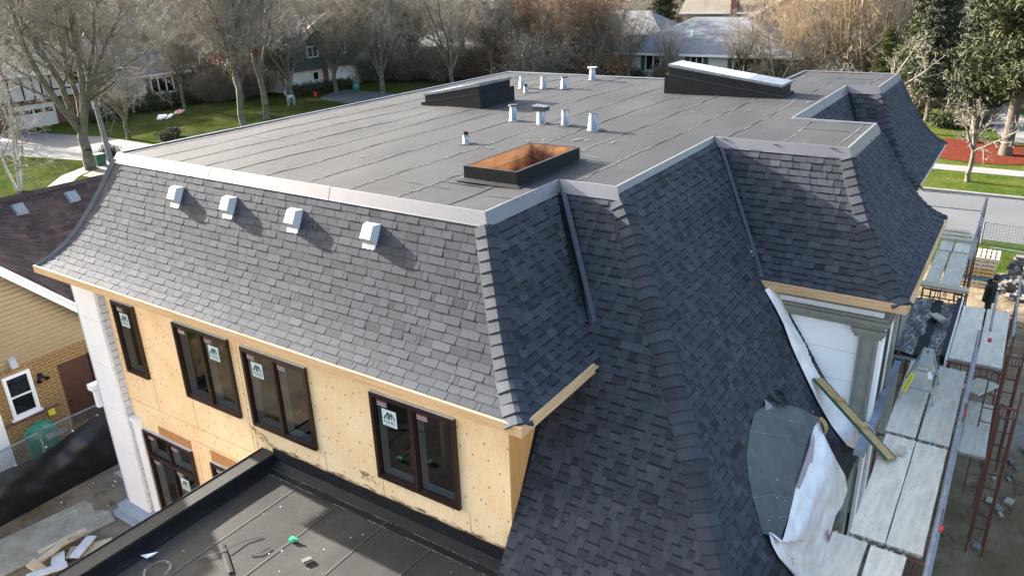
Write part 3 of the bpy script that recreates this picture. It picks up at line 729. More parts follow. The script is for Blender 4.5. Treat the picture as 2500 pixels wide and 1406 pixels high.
def m_side():  # side plywood: its shaded, bounce-warmed orange is put into the colour
    m, n, l, p = nt('shaded_side_sheathing')
    v = mapping(n, l, (1, 6, .5)); c = mixc(n, l, (.80, .40, .13), (.66, .30, .085), ramp(n, l, noise(n, l, 3, 5, .6, v, 1.2), .35, .7))
    l.new(c, p.inputs['Base Color']); p.inputs['Roughness'].default_value = .75; return m
mb = MB(); mb.box(.76, WY + .003, -6.2, .90, 2.3, EV - .13); mb.build('side_wall', m_side(), house)
mb = MB()
for p, q in (((.905, -1.35, -6.05), (.905, -.88, -5.25)), ((.905, -.88, -5.25), (.905, -.0, -3.50)), ((.905, .0, -3.50), (.905, .75, -2.65))):
    mb.bar(p, q, .03, .10)
mb.build('step_flashing', M['black_metal'], house)
# scorch marks from torching, thin soot patches
m_, n_, l_, p_ = nt('soot'); out = n_['Material Output']; tb = n_.new('ShaderNodeBsdfTransparent'); mx = n_.new('ShaderNodeMixShader'); p_.inputs['Base Color'].default_value = (.11, .05, .02, 1)
tc = n_.new('ShaderNodeTexCoord'); at = n_.new('ShaderNodeAttribute'); at.attribute_name = 'tint'
f = ramp(n_, l_, noise(n_, l_, 4.5, 5, .7, mapping(n_, l_, (1, 1, 2.2), (0, .5, 0))), .44, .66, 0, .85)
l_.new(f, mx.inputs[0]); l_.new(tb.outputs[0], mx.inputs[1]); l_.new(p_.outputs[0], mx.inputs[2]); l_.new(mx.outputs[0], out.inputs[0]); M['soot'] = m_
mb = MB(); r = random.Random(3); rows = [[], []]
for k in range(31):
    x = -5.35 + 6.2 * k / 30; rows[0].append((x, WY - .004, -5.60)); rows[1].append((x, WY - .004, -5.545 + .035 * math.sin(k * 1.9) + .02 * r.random()))
mb.grid(rows)
mb.grid([[(-2.62 + .05 * math.sin(k), WY - .004, -5.40 + .05 * k), (-2.22 + .07 * math.cos(k * 1.3), WY - .004, -5.42 + .05 * k)] for k in range(5)])
mb.grid([[(-5.5, WY - .004, -5.56), (-5.3, WY - .004, -5.56)], [(-5.95, WY - .004, -5.20), (-5.3, WY - .004, -5.4)]])
mb.build('scorch_mark', M['soot'], house)

def window(x0, x1, z0, z1, y, cols, rows=1, split=None, parent=house, stickers=()):
    fw = .075; mb = MB(); yf, yb = y - .075, y + .06
    def fr(a, b, c, d, s=0):
        mb.box(a, yf + s, c, b, yb, d)
    fr(x0, x0 + fw, z0, z1); fr(x1 - fw, x1, z0, z1); fr(x0 + fw, x1 - fw, z0, z0 + fw); fr(x0 + fw, x1 - fw, z1 - fw, z1)
    xs = [x0 + fw + (x1 - x0 - 2 * fw) * k / cols for k in range(cols + 1)]; zs = [z0 + fw, z1 - fw] if rows == 1 else [z0 + fw, split, z1 - fw]
    for k in range(1, cols): fr(xs[k] - .045, xs[k] + .045, z0 + fw, z1 - fw, .008)
    for zq in zs[1:-1]:
        for k in range(cols): fr(xs[k] + (.045 if k else 0), xs[k + 1] - (.045 if k < cols - 1 else 0), zq - .045, zq + .045, .012)
    for k in range(cols):      # sash stiles
        for j in range(len(zs) - 1):
            a = xs[k] + (.045 if k else 0); b = xs[k + 1] - (.045 if k < cols - 1 else 0); c = zs[j] + (.045 if j else 0); d = zs[j + 1] - (.045 if j < len(zs) - 2 else 0); s = .035
            for q in ((a, a + s, c, d), (b - s, b, c, d), (a + s, b - s, c, c + s), (a + s, b - s, d - s, d)): mb.box(q[0], yf + .03, q[2], q[1], yb - .01, q[3])
    w = mb.build('window', M['frame'], parent)
    li = MB(); g = MB(); pi = 0
    for k in range(cols):
        for j in range(len(zs) - 1):
            a = xs[k] + (.08 if k else .035); b = xs[k + 1] - (.08 if k < cols - 1 else .035); c = zs[j] + (.08 if j else .035); d = zs[j + 1] - (.08 if j < len(zs) - 2 else .035)
            g.poly([(a, y - .02, c), (b, y - .02, c), (b, y - .02, d), (a, y - .02, d)])
            yy = y + .17
            li.poly([(a + .006, y, c + .006), (a + .006, y, d - .006), (a + .006, yy, d - .006), (a + .006, yy, c + .006)]); li.poly([(b - .006, y, c + .006), (b - .006, yy, c + .006), (b - .006, yy, d - .006), (b - .006, y, d - .006)])
            li.poly([(a + .006, y, c + .006), (a + .006, yy, c + .006), (b - .006, yy, c + .006), (b - .006, y, c + .006)])
            pi += 1
    g.build('window_pane', M['glass'], w); li.build('window_liner', M['liner'], w)
    t = MB(); t.box(x0 + .02, y - .05, z1 + .001, x1 - .02, y - .003, z1 + .02); t.build('nailing_strip', M['liner'], w)
    RX = Euler((PI / 2, 0, 0))
    for (k, big, j) in stickers:
        a = xs[k] + (.08 if k else .035); d = zs[j + 1] - (.045 if j < len(zs) - 2 else 0) - .035; ys = y - .0235
        s = MB(); s.box(a + .02, ys - .001, d - .14, a + .27, ys, d - .02)
        st = s.build('maker_label', M['maroon'], w); text('label_text', 'Novatech', .055, (a + .145, ys - .0025, d - .07), RX, M['white'], w, width=.21)
        s = MB(); s.box(a + .03, ys - .0022, d - .125, a + .26, ys - .001, d - .115); s.build('label_line', M['white'], w)
        if big:
            X0, X1, Z0, Z1 = a + .13, a + .47, d - .51, d - .17
            if k == 0 and cols == 1: X0, X1 = a + .10, a + .44
            s = MB(); s.poly([(X0, ys - .003, Z0), (X1, ys - .003, Z0), (X1, ys - .003, Z1), (X0, ys - .003, Z1)]); s.build('shop_sticker', M['sticker'], w)
            L = MB(); cx = (X0 + X1) / 2; q = (X1 - X0) / .38; yy = ys - .0045
            def seg(u0, v0, u1, v1, wd):
                L.bar((cx + u0 * q, yy, Z1 + v0), (cx + u1 * q, yy, Z1 + v1), .001, wd, up=(-(v1 - v0), 0, (u1 - u0)))
            seg(-.15, -.20, -.03, -.06, .028); seg(-.03, -.05, -.03, -.20, .024); seg(-.085, -.20, -.085, -.13, .018)
            seg(.0, -.20, .0, -.09, .024); seg(.0, -.055, .06, -.15, .022); seg(.055, -.06, .055, -.20, .020); seg(.055, -.055, .14, -.17, .026); seg(.12, -.20, .12, -.14, .020)
            L.build('sticker_emblem', M['ink'], w)
            text('sticker_text', 'PANES', .085, (cx, yy, Z1 - .258), RX, M['ink'], w, width=.30 * q)
            s = MB(); s.box(cx - .13 * q, yy - .001, Z1 - .318, cx + .13 * q, yy, Z1 - .312); s.build('sticker_line', M['ink'], w)
    return w
W1 = window(*WINS[0], WY, 1, stickers=[(0, True, 0)])
W2 = window(*WINS[1], WY, 2, stickers=[(0, False, 0), (1, True, 0)])
W3 = window(*WINS[2], WY, 2, stickers=[(0, True, 0), (1, False, 0)])
W4 = window(*WINS[3], WY, 2, stickers=[(0, True, 0), (1, False, 0)])
W5 = window(*WINS[4], WY, 2, 2, -7.55, stickers=[(0, False, 1), (1, False, 1), (0, False, 0), (1, True, 0)])
W6 = window(*WINS[5], WY, 2, 2, -7.55, stickers=[(0, False, 1)])

# rooms behind the glass
mb = MB(); mb.box(-11.2, -.70, -6.25, .74, 6, -6.15); mb.box(-11.2, 3.0, -6.15, .74, 3.05, -2.6); mb.box(-11.2, -.70, -10.1, .74, 6, -10.0); mb.box(-11.2, 4.0, -10, .74, 4.05, -6.3)
mb.box(-11.45, -.72, -10.2, -11.25, 17, -2.6)
mb.build('interior_room', M['interior'], house)
mb = MB()
for x in (-9.9, -7.4, -6.7, -5.1, -4.4, -1.72, -.9, -.3): mb.box(x, .5, -6.14, x + .09, .64, -2.65)
for x in (-9.8, -9.0, -7.2): mb.box(x, .9, -9.99, x + .09, 1.05, -6.3)
mb.bar((-10.2, .3, -9.2), (-8.2, 1.2, -8.4), .2, .04)
mb.build('wall_stud', M['plyedge'], house)
mb = MB(); mb.box(-7.4, .2, -6.14, -6.4, 1.2, -5.7); mb.build('blue_bundle', basic('blue_sheet', (.03, .09, .28), rough=.5), house)

# white foam corner pilaster on the left
mb = MB(); z = -2.62; r = random.Random(4)
for k in range(5):
    z2 = z - (1.25 if k < 4 else 1.85); mb.box(-11.56 + r.uniform(-.01, .01), WY - .22, z2 + .012, -10.66, WY - .002, z); z = z2
mb.build('corner_pilaster', M['white_foam'], house)
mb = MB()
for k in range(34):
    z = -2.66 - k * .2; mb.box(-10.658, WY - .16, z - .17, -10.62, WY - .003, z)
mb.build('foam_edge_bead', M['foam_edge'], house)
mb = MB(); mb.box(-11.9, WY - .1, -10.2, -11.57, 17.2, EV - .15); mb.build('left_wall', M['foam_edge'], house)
mb = MB(); mb.box(-11.78, WY - .45, -9.62, -10.30, WY - .001, -9.42); mb.box(-11.90, WY - .55, -9.80, -10.26, WY - .001, -9.63); mb.box(-11.66, WY - .34, -10.6, -10.40, WY - .001, -9.81)
mb.build('pilaster_base', M['greysill'], house)
mb = MB(); mb.box(-12.1, WY - .05, -2.95, -11.91, WY + .1, -2.72); mb.box(-12.15, WY - .25, -6.1, -11.91, WY + .2, -5.95); mb.box(-12.04, WY - .2, -6.6, -11.91, WY + .1, -6.12); mb.build('white_bracket', M['white_foam'], house)
mb = MB(); mb.box(-10.62, WY - .10, -9.5, -10.31, WY - .001, -6.6); mb.box(-10.66, WY - .14, -6.62, -10.28, WY - .001, -6.5); mb.build('window_foam_trim', M['white_foam'], house)

# ---------------------------------------------------------------- lower flat roof
ZL = -6.0
mb = MB(); xs = cuts([-5.15, 3.2], .35); ys = cuts([-9.5, -.90], .35)
mb.grid([[(x, y, ZL + .010 * math.sin(x * 2.1 + y) + .008 * math.sin(y * 1.7) + (.06 * max(0, (y + 1.2) / .3) if y > -1.2 else 0)) for x in xs] for y in ys])
low = mb.build('lower_flat_roof', M['roof_low'], house, smooth=True)
zl = lambda x, y: ZL + .010 * math.sin(x * 2.1 + y) + .008 * math.sin(y * 1.7) + (.06 * max(0, (y + 1.2) / .3) if y > -1.2 else 0)
mb, tk = MB(), MB()
for k, x in enumerate((-4.14, -3.01, -1.83, -.70, .42)):
    y = -9.4
    while y < -1.05:
        f = lambda yy: x + .012 * math.sin(yy * 2 + k); y2 = min(-1.02, y + .3)
        for m_, a, b, h in ((mb, -.006, .007, .012), (tk, .006, .018, .014)):
            m_.poly([(f(y) + a, y, zl(x, y) + h), (f(y) + b, y, zl(x, y) + h), (f(y2) + b, y2, zl(x, y2) + h), (f(y2) + a, y2, zl(x, y2) + h)])
        y = y2
mb.build('lap_line', M['seamdark'], house)
tk.build('talc_line', basic('grey_lap_line', (.12, .117, .105), rough=.9), house)
mb = MB(); rows = [[], [], []]
for k in range(22):
    x = -5.16 + 6.3 * k / 21; rows[0].append((x, WY - .03, -5.585 + .012 * math.sin(k * 2.3))); rows[1].append((x, WY - .035, -5.86)); rows[2].append((x, WY - .20, ZL + .035))
rows.append([(p[0], WY - .34, ZL + .018) for p in rows[2]]); mb.grid(rows); mb.build('wall_flashing', M['black_felt'], house)
mb = MB(); mb.grid([[(-5.14, WY - .345, ZL + .030), (1.1, WY - .345, ZL + .030)], [(-5.14, WY - .365, ZL + .026), (1.1, WY - .365, ZL + .026)]])
mb.grid([[(-5.14, WY - .20, ZL + .042), (1.1, WY - .20, ZL + .042)], [(-5.14, WY - .215, ZL + .040), (1.1, WY - .215, ZL + .040)]]); mb.build('talc_line', M['chalk'], house)
mb = MB(); mb.box(-5.50, -9.5, -6.3, -5.16, WY - .002, -5.72); mb.build('roof_parapet', M['roof_low'], house)
mb = MB(); mb.box(-5.158, -9.5, -6.0, -5.13, WY - .04, -5.75); mb.grid([[(-5.13, -9.5, -5.93), (-5.13, -.95, -5.93)], [(-4.98, -9.5, -5.975), (-4.98, -.95, -5.975)]]); mb.box(-5.52, -9.5, -5.86, -5.503, -.9, -5.70)
mb.build('parapet_flashing', M['black_felt'], house)
mb = MB(); mb.box(-5.56, -9.5, -6.75, -5.525, -.92, -6.15); mb.build('foam_trim', M['white_foam'], house)
mb = MB(); mb.box(-5.50, -9.5, -10.2, -5.2, -.89, -6.31); mb.box(-5.1, -9.5, -10.2, 4.2, -8.9, -6.15); mb.build('lower_wall', M['plywood'], house)
mb = MB(); mb.box(-5.9, -1.9, -10.25, -5.51, -.9, -9.7); mb.build('footing', M['concrete'], house)

# ---------------------------------------------------------------- first bay wall, mouldings and pilaster
BY = 5.78
mb = MB(); mb.box(1.0, BY, -6.4, 5.20, BY + .16, EV - .10); mb.build('bay_wall', M['white_foam'], house)
mb = MB()
for z in (-3.79, -4.445, -5.1): mb.box(3.0, BY - .004, z - .006, 4.82, BY - .0005, z + .006)
mb.build('foam_joint', M['foam_edge'], house)
mb = MB(); mb.box(2.7, BY - .10, -2.78, 5.24, BY - .002, -2.58); mb.box(2.7, BY - .13, -2.64, 5.26, BY - .102, -2.58); mb.build('frieze', M['stucco'], house)
mb = MB(); mb.box(2.7, BY - .06, -2.90, 5.22, BY - .002, -2.785); mb.build('foam_band', M['white_foam'], house)
mb = MB()
for (z0, z1, d) in ((-2.96, -2.905, .13), (-3.04, -2.965, .17), (-3.10, -3.045, .12), (-3.17, -3.105, .08)):
    mb.box(2.8, BY - d, z0, 5.20 + d, BY - .002, z1); mb.box(5.203, BY, z0, 5.20 + d, 7.4, z1)
mb.build('cornice', M['stucco'], house)
mb = MB()
for (z0, z1, d) in ((-3.235, -3.175, .12), (-3.30, -3.24, .09), (-3.37, -3.305, .055)):
    mb.box(4.80 - d, BY - d - .02, z0, 5.20 + d, BY - .003, z1)
mb.box(4.84, BY - .055, -7.5, 5.18, BY - .003, -3.375); mb.box(4.84, BY - .075, -7.5, 4.88, BY - .0555, -3.4); mb.box(5.14, BY - .075, -7.5, 5.18, BY - .0555, -3.4); mb.box(4.91, BY - .065, -7.5, 4.93, BY - .0555, -3.42); mb.box(5.09, BY - .065, -7.5, 5.11, BY - .0555, -3.42)
mb.build('pilaster', M['stucco'], house)
mb = MB(); mb.box(5.203, BY - .03, -9.0, 5.27, 6.15, -3.24); mb.box(5.203, 7.0, -9, 5.26, 7.3, -3.18); mb.build('side_foam_strip', M['white_foam'], house)
mb = MB(); mb.box(5.03, BY + .17, -9.5, 5.20, 11.3, EV - .10); mb.box(5.0, .8, -9.8, 5.14, BY - .08, -5.98); mb.box(5.203, 7.31, -9.0, 5.32, 7.7, -3.18); mb.build('side_bay_wall', M['stucco'], house)
mb = MB(); mb.box(5.205, 6.17, -5.1, 5.25, 6.98, -2.75); mb.box(5.205, 7.75, -4.9, 5.255, 8.8, -2.75); mb.build('side_window', M['frame'], house)
mb = MB(); mb.box(5.203, 4.6, -5.36, 5.40, BY - .08, -5.22); mb.box(5.275, BY - .079, -5.36, 5.41, 8.9, -5.20); mb.build('stone_ledge', M['greysill'], house)
mb = MB(); mb.box(5.12, 1.0, -9.6, 5.36, 1.3, -6.0); mb.box(5.141, 3.2, -9.8, 5.38, 3.6, -5.99); mb.box(5.141, 2.2, -9.8, 5.20, 2.4, -5.99); mb.build('lower_pilaster', M['stucco'], house)
mb = MB(); mb.box(3.2, 14.75, -9.8, 3.9, 19, EV - .13); mb.box(-11, 17.1, -9.8, 3.8, 17.3, EV - .2); mb.build('front_wall', M['white_foam'], house)

# white membrane running down the slope beside the bay wall
def ribbon(name, A, B, mat, parent, nseg=10, bulge=.04, amp=.02, seed=1, layers=8):
    r = random.Random(seed); rows = []
    ph = [r.uniform(0, 6) for _ in range(6)]
    def ip(P, f):
        k = f * (len(P) - 1); i = min(int(k), len(P) - 2); return Vector(P[i]).lerp(Vector(P[i + 1]), k - i)
    for i in range(nseg + 1):
        f = i / nseg; a, b = ip(A, f), ip(B, f); row = []
        for j in range(layers + 1):
            g = j / layers; p = a.lerp(b, g)
            h = bulge * math.sin(PI * g) + amp * (.7 * math.sin(31 * f + 9 * g + 2 * math.sin(6 * g)) * math.sin(PI * g) + .5 * math.sin(47 * g - 19 * f + ph[3]) * f + math.sin(7 * f + 5 * g + ph[0]) + .6 * math.sin(15 * f - 11 * g + ph[1]) + .4 * math.sin(23 * g + 4 * f + ph[2]))
            row.append(p + Vector((.45, -.55, .7)) * h)
        rows.append(row)
    mb = MB(); mb.grid(rows); return mb.build(name, mat, parent, smooth=True)
E1 = [(3.05, 5.27, -2.57), (3.28, 5.21, -2.86), (3.51, 5.12, -3.16), (3.75, 4.98, -3.54), (4.04, 4.89, -3.98), (4.4, 4.8, -4.51), (4.71, 4.84, -4.97), (5.03, 5.0, -5.44), (5.22, 5.40, -5.74)]
E2 = [(3.13, 5.75, -2.62), (3.33, 5.75, -2.95), (3.55, 5.75, -3.36), (3.85, 5.75, -3.80), (4.05, 5.75, -4.16), (4.29, 5.75, -4.50), (4.66, 5.74, -4.93), (4.97, 5.72, -5.22), (5.24, 5.68, -5.70)]
ribbon('white_membrane', E1, E2, M['wrap'], house, 32, .05, .010, 2)

# felt-covered eyebrow dormer bump with hanging white wrap
def onC(x, y, h=.03): 
    t = x - 1.15
    z = 0
    for (a, za), (b, zb) in zip(PRC, PRC[1:]):
        if t <= b or (b, zb) == PRC[-1]: z = za + (zb - za) * (t - a) / (b - a); break
    return Vector((x, y, z + h))
Lf = [(3.90, 3.18), (3.82, 2.45), (3.88, 1.97), (3.99, 1.52), (4.12, 1.26), (4.27, 1.07), (4.44, .90), (4.54, .78)]
Rt = [(4.57, 4.20, -4.50), (4.56, 3.85, -4.50), (4.60, 3.36, -4.58), (4.64, 2.8, -4.65), (4.67, 2.29, -4.71), (4.72, 1.89, -4.79), (4.77, 1.36, -4.87), (4.80, .88, -4.93)]
rows = []
for (a, b), c in zip(Lf, Rt):
    p = onC(a, b, .03); q = Vector(c); row = []
    for j in range(9):
        g = j / 8; row.append(p.lerp(q, g) + Vector((0, 0, .04 * math.sin(PI * g) + .012 * math.sin(9 * g + a * 20))))
    rows.append(row)
mb = MB(); mb.grid(rows); mb.grid([[r_[-1] for r_ in rows], [r_[-1] + Vector((.005, 0, -.02)) for r_ in rows]])
mb.grid([rows[0], [p + Vector((0, .01, -.14)) for p in rows[0]]])
dorm = mb.build('dormer_felt', M['grey_felt'], house, smooth=False)
mb = MB(); dots = MB()
for i in (2, 5): 
    for j in range(8): mb.bar(rows[i][j] + Vector((0, 0, .003)), rows[i][j + 1] + Vector((0, 0, .003)), .004, .003)
for k in range(52):
    a, b = rng.random(), rng.betavariate(2, 1.4); i = min(6, int(a * 7)); p = rows[i][min(8, int(4 + b * 4.9))] + Vector((rng.uniform(-.05, .0), rng.uniform(-.12, .12), .012)); s = rng.uniform(.002, .007); dots.box(p.x - s, p.y - s * rng.uniform(.5, 2.5), p.z, p.x + s, p.y + s, p.z + .006)
mb.build('felt_seam', M['alu'], dorm); dots.build('paint_spot', M['white'], dorm)
ribbon('hanging_white_wrap', [(q.x + .01, q.y, q.z - .025) for q in [r_[-1] for r_ in rows]] + [Vector((4.60, .86, -4.80)), Vector((4.70, .80, -4.97)), Vector((4.84, .79, -5.16)), Vector((5.02, .86, -5.36)), Vector((5.14, .9, -5.5))],
              [(4.73, 4.15, -5.0), (4.97, 4.17, -5.32), (5.18, 4.20, -5.60), (5.28, 4.15, -5.86), (5.29, 3.7, -5.90), (5.25, 3.2, -5.84), (5.27, 2.75, -5.86), (5.30, 2.3, -5.92), (5.28, 1.9, -5.94), (5.29, 1.5, -5.98), (5.30, 1.2, -6.0), (5.30, .95, -6.0)], M['wrap'], house, 70, .06, .032, 5, 30)
mb = MB(); cur = [];
for k in range(9):
    a = -PI * .1 + k / 8 * PI * .75; cur.append(Vector((4.60 + .13 * math.sin(a), 4.14 - .02 * k, -4.60 + .10 * math.cos(a) - .012 * k)))
mb.grid([[p for p in cur], [p + Vector((.03, .16, -.03)) for p in cur]]); mb.build('curled_edge', M['tan'], dorm)
mb = MB()   # pinkish stained fold and red label on the wrap
mb.grid([[(4.605, 3.62, -4.50), (4.66, 3.55, -4.62)], [(4.64, 3.2, -4.56), (4.74, 3.15, -4.80)], [(4.68, 2.7, -4.63), (4.76, 2.65, -4.84)], [(4.71, 2.2, -4.70), (4.75, 2.2, -4.80)]]); mb.build('stained_fold', basic('stained_wrap', (.46, .36, .36), (.34, .27, .27), rough=.8), dorm)
mb = MB(); mb.grid([[(5.30, 2.42, -5.70), (5.30, 2.66, -5.72)], [(5.34, 2.42, -5.86), (5.34, 2.62, -5.88)]]); mb.build('red_print', M['red'], dorm)

# ---------------------------------------------------------------- clutter lying on the roofs
def scrap(name, pts, mat, label, cat, group=None, th=.006):
    mb = MB(); P = [Vector(p) for p in pts]; mb.poly([p + Vector((0, 0, th)) for p in P]); mb.poly([p for p in P][::-1])
    for k in range(len(P)): q = (k + 1) % len(P); mb.poly([P[k], P[q], P[q] + Vector((0, 0, th)), P[k] + Vector((0, 0, th))])
    o = mb.build(name, mat); return tag(o, label, cat, group)
Z6 = -5.97
def strip(name, pts, w, mat, label, cat, curl=.0):
    mb = MB(); rows = []
    for i, p in enumerate(pts):
        p = Vector(p); d = (Vector(pts[min(i + 1, len(pts) - 1)]) - Vector(pts[max(i - 1, 0)])).normalized(); s = Vector((-d.y, d.x, 0)) * w / 2
        rows.append([p - s, p + Vector((0, 0, curl)), p + s])
    mb.grid(rows); mb.grid([[q + Vector((0, 0, -.008)) for q in r_][::-1] for r_ in rows]); return tag(mb.build(name, mat), label, cat)
strip('felt_strip', [(-4.02, -3.14, Z6 + .01), (-3.65, -3.32, Z6 + .02), (-3.25, -3.52, Z6 + .01)], .10, M['roof_low'], 'long dark offcut strip lying on the lower flat roof', 'offcut', .008)
strip('felt_strip', [(-4.06, -3.63, Z6 + .01), (-3.88, -3.42, Z6 + .03), (-3.76, -3.2, Z6 + .05), (-3.68, -2.85, Z6 + .02), (-3.52, -2.6, Z6 + .01)], .022, M['black_metal'], 'thin curved black strip crossing the longer offcut on the lower roof', 'offcut')
strip('felt_strip', [(-3.32, -3.05, Z6 + .01), (-3.20, -2.92, Z6 + .02), (-3.16, -2.72, Z6 + .01)], .03, M['black_metal'], 'short curled black strip between the offcut strips and the green cap', 'offcut')
scrap('white_scrap', [(-5.02, -4.10, Z6), (-4.85, -4.08, Z6), (-4.70, -3.93, Z6 + .10), (-4.88, -3.98, Z6 + .02)], M['white'], 'folded white scrap on the lower roof near its parapet', 'scrap')
scrap('metal_clip', [(-2.40, -2.67, Z6), (-2.32, -2.70, Z6), (-2.25, -2.55, Z6), (-2.34, -2.52, Z6)], M['paver'], 'small crumpled grey metal offcut on the lower roof', 'offcut', th=.04)
mb = MB(); mb.tube([(-2.97, -2.37, Z6 + .0), (-2.97, -2.37, Z6 + .05)], .045, 8); mb.tube([(-2.94, -2.38, Z6 + .035), (-2.86, -2.33, Z6 + .035)], .022, 6); mb.box(-3.02, -2.42, Z6, -2.90, -2.40, Z6 + .03)
tag(mb.build('green_fastener', M['green']), 'bright green plastic cap on the lower roof', 'cap')
r = random.Random(12)
for i in range(34):
    x, y = r.uniform(-4.9, 0.6), r.uniform(-4.2, -1.25); s = r.uniform(.005, .014); a = r.uniform(0, PI)
    mb = MB(); mb.bar((x, y, Z6 + .014), (x + s * 2.4 * math.cos(a), y + s * 2.4 * math.sin(a), Z6 + .014), s, .004)
    o = mb.build('roofing_crumb', r.choice([M['white'], M['fascia'], M['lumber']])); tag(o, 'tiny pale scrap scattered on the dark lower flat roof', 'scrap', 'tiny scraps scattered on the lower roof')
mb = MB(); pts = []
for k in range(40):
    a = k * .2; pts.append((-4.41 + .19 * math.cos(a * PI / 4), -4.16 + .19 * math.sin(a * PI / 4), Z6 + .004))
rows = [[Vector((p[0], p[1], Z6 + .016)), Vector((-4.41 + (p[0] + 4.41) * 1.25, -4.16 + (p[1] + 4.16) * 1.25, Z6 + .016))] for p in pts]
mb.grid(rows); mb.build('scuff_mark', M['chalk'], house)
# tangled wires and clear plastic at the head of the felt
mb = MB(); r = random.Random(8); c = onC(3.95, 3.35, .12)
for k in range(5):
    pts = []; a0 = r.uniform(0, 6); R0 = r.uniform(.07, .18)
    for i in range(14): a = a0 + i * .5; pts.append((c.x + R0 * math.cos(a) * 1.3 + r.uniform(-.02, .02), c.y + R0 * math.sin(a) * 1.3, c.z - (R0 * math.cos(a) * 1.3) * .5 + r.uniform(-.02, .03)))
    mb.tube(pts, .007, 5)
tag(mb.build('wire_tangle', M['black_metal']), 'tangle of black wire at the top of the grey felt on the dark slope', 'wire')
scrap('plastic_sheet', [onC(3.84, 2.95, .07), onC(3.95, 3.08, .09), onC(4.12, 2.72, .13), onC(4.0, 2.55, .10)], M['vent_grey'], 'crumpled clear plastic scrap over the upper left corner of the grey felt', 'scrap')
mb = MB(); mb.bar((-3.6 + 4.55, -5.9 + 4.8 - .35, -5.4), (1.2, -1.62, -5.62), .12, .05)

# leaning cleated board from the slope down to the scaffold
rb = thing('cleated_board', (5.86, 4.15, -4.98), 'wooden ramp board with three cleats leaning from the roof slope onto the scaffold deck', 'board')
a = Vector((4.28, 5.18, -4.22)); b = Vector((5.90, 4.12, -4.93)); d = (b - a).normalized(); up = Vector((.35, .1, .9))
mb = MB(); mb.bar(a, b, .26, .035, up); mb.build('board', M['osb'], rb)
mb = MB(); sd = d.cross(up).normalized(); mb.bar(a + sd * .142, b + sd * .142, .02, .05, up); mb.bar(a - sd * .142, b - sd * .142, .02, .05, up); mb.build('green_edge', M['green_paint'], rb)
for f in (.30, .62):
    c = a + (b - a) * f; nn = sd.cross(d).normalized()
    if nn.z < 0: nn = -nn
    mb = MB(); mb.bar(c - sd * .13 + nn * .045, c + sd * .13 + nn * .045, .10, .05, nn); mb.build('cleat', M['osb'], rb)
mb = MB(); mb.box(5.93, 4.38, -4.975, 6.06, 4.68, -4.93); tag(mb.build('wood_block', M['lumber']), 'loose pale wood block beside the foot of the ramp board', 'wood block')
# ================================================================ SCAFFOLD
DZ = -5.0
sc_ = thing('scaffold', (6.1, 5, -9.6), 'rusty red tube scaffold with galvanised rails running along the side of the house', 'scaffold')
def frame(xa, xb, y, zt, zb, guard=0, mat=None):
    mb = MB(); r = .024
    mb.tube([(xa, y, zb), (xa, y, zt)], r, 7); mb.tube([(xb, y, zb), (xb, y, zt + guard)], r, 7)
    z = zt - .03; mb.tube([(xa, y, z), (xb, y, z)], r, 6)
    z -= .22; mb.tube([(xa, y, z), (xb, y, z)], .018, 6)
    k = 0
    while z > zb + .5:
        mb.tube([(xa, y, z), (xa + .28, y, z)], .014, 5); mb.tube([(xb - .28, y, z), (xb, y, z)], .014, 5); z -= .36
    for x in (xa + .28, xb - .28): mb.tube([(x, y, zt - .25), (x, y, zb + .3)], .018, 6)
    for j in range(4): x = xa + (xb - xa) * (.2 + .2 * j); mb.tube([(x, y, zt - .25), (x, y, zt - .03)], .012, 5)
    return mb.build('frame', mat or M['rust'], sc_)
for y in (-1.75, 1.70, 5.16, 8.70): frame(5.52, 6.84, y, DZ - .06, G(6, y) + .02, 1.05)
for y in (13.62, 17.0, 19.3): frame(5.25, 6.22, y, DZ - .06, G(6, y) + .02, 1.3 if y > 19 else 1.0)
for y in (9.1, 12.65): frame(6.28, 7.46, y, DZ - .06, G(7, y) + .02, .9)
for y in (7.75, 10.4): frame(7.46, 7.78, y, -5.2, G(7, y) + .02, .4)
mb = MB()
for (x, z, ya, yb) in ((6.82, -3.98, -1.7, 2.6), (6.85, -4.42, -1.7, 5.2), (6.81, -4.02, 2.2, 8.7), (6.84, -4.46, 4.9, 8.9), (6.80, -4.85, -1.7, 8.7)):
    mb.tube([(x, ya, z), (x, yb, z + rng.uniform(-.03, .03))], .03, 8)
mb.build('guard_rail', M['zinc_tube'], sc_)
mb = MB()
for (x, z, ya, yb) in ((6.20, -4.0, 13.4, 18.3), (6.23, -4.45, 13.6, 19.3), (6.20, -3.78, 17.3, 19.3), (7.0, -4.05, 8.9, 11.3), (7.44, -4.2, 9.1, 13.2)):
    mb.tube([(x, ya, z), (x, yb, z + .02)], .028, 8)
mb.build('guard_rail', M['zinc_tube'], sc_)
mb = MB(); mb.tube([(4.3, 19.35, -3.76), (6.2, 19.35, -3.73)], .026, 7); mb.tube([(4.3, 19.35, -4.26), (6.1, 19.35, -4.24)], .022, 7); mb.tube([(6.2, 19.3, -3.73), (6.2, 15.9, -4.95)], .02, 6); mb.build('end_rail', M['galv_paint'], sc_)
mb = MB()
for ya, yb, s in ((-1.75, 1.7, 1), (1.7, 5.16, -1), (5.16, 8.7, 1), (13.62, 17.0, 1)):
    za, zb = (-5.6, -7.6) if s > 0 else (-7.6, -5.6); xx = 6.86 if yb < 10 else 6.25
    mb.tube([(xx, ya, za), (xx, yb, zb)], .016, 5); mb.tube([(xx, ya, zb), (xx, yb, za)], .016, 5)
mb.build('cross_brace', M['rust'], sc_)
mb = MB()
for p in ((6.85, 5.15, -4.2), (6.86, 1.62, -4.3), (7.03, 8.95, -4.3)):
    mb.tube([(p[0] - .04, p[1], p[2]), (p[0] + .04, p[1], p[2])], .05, 8)
mb.build('red_coupler', M['red'], sc_)
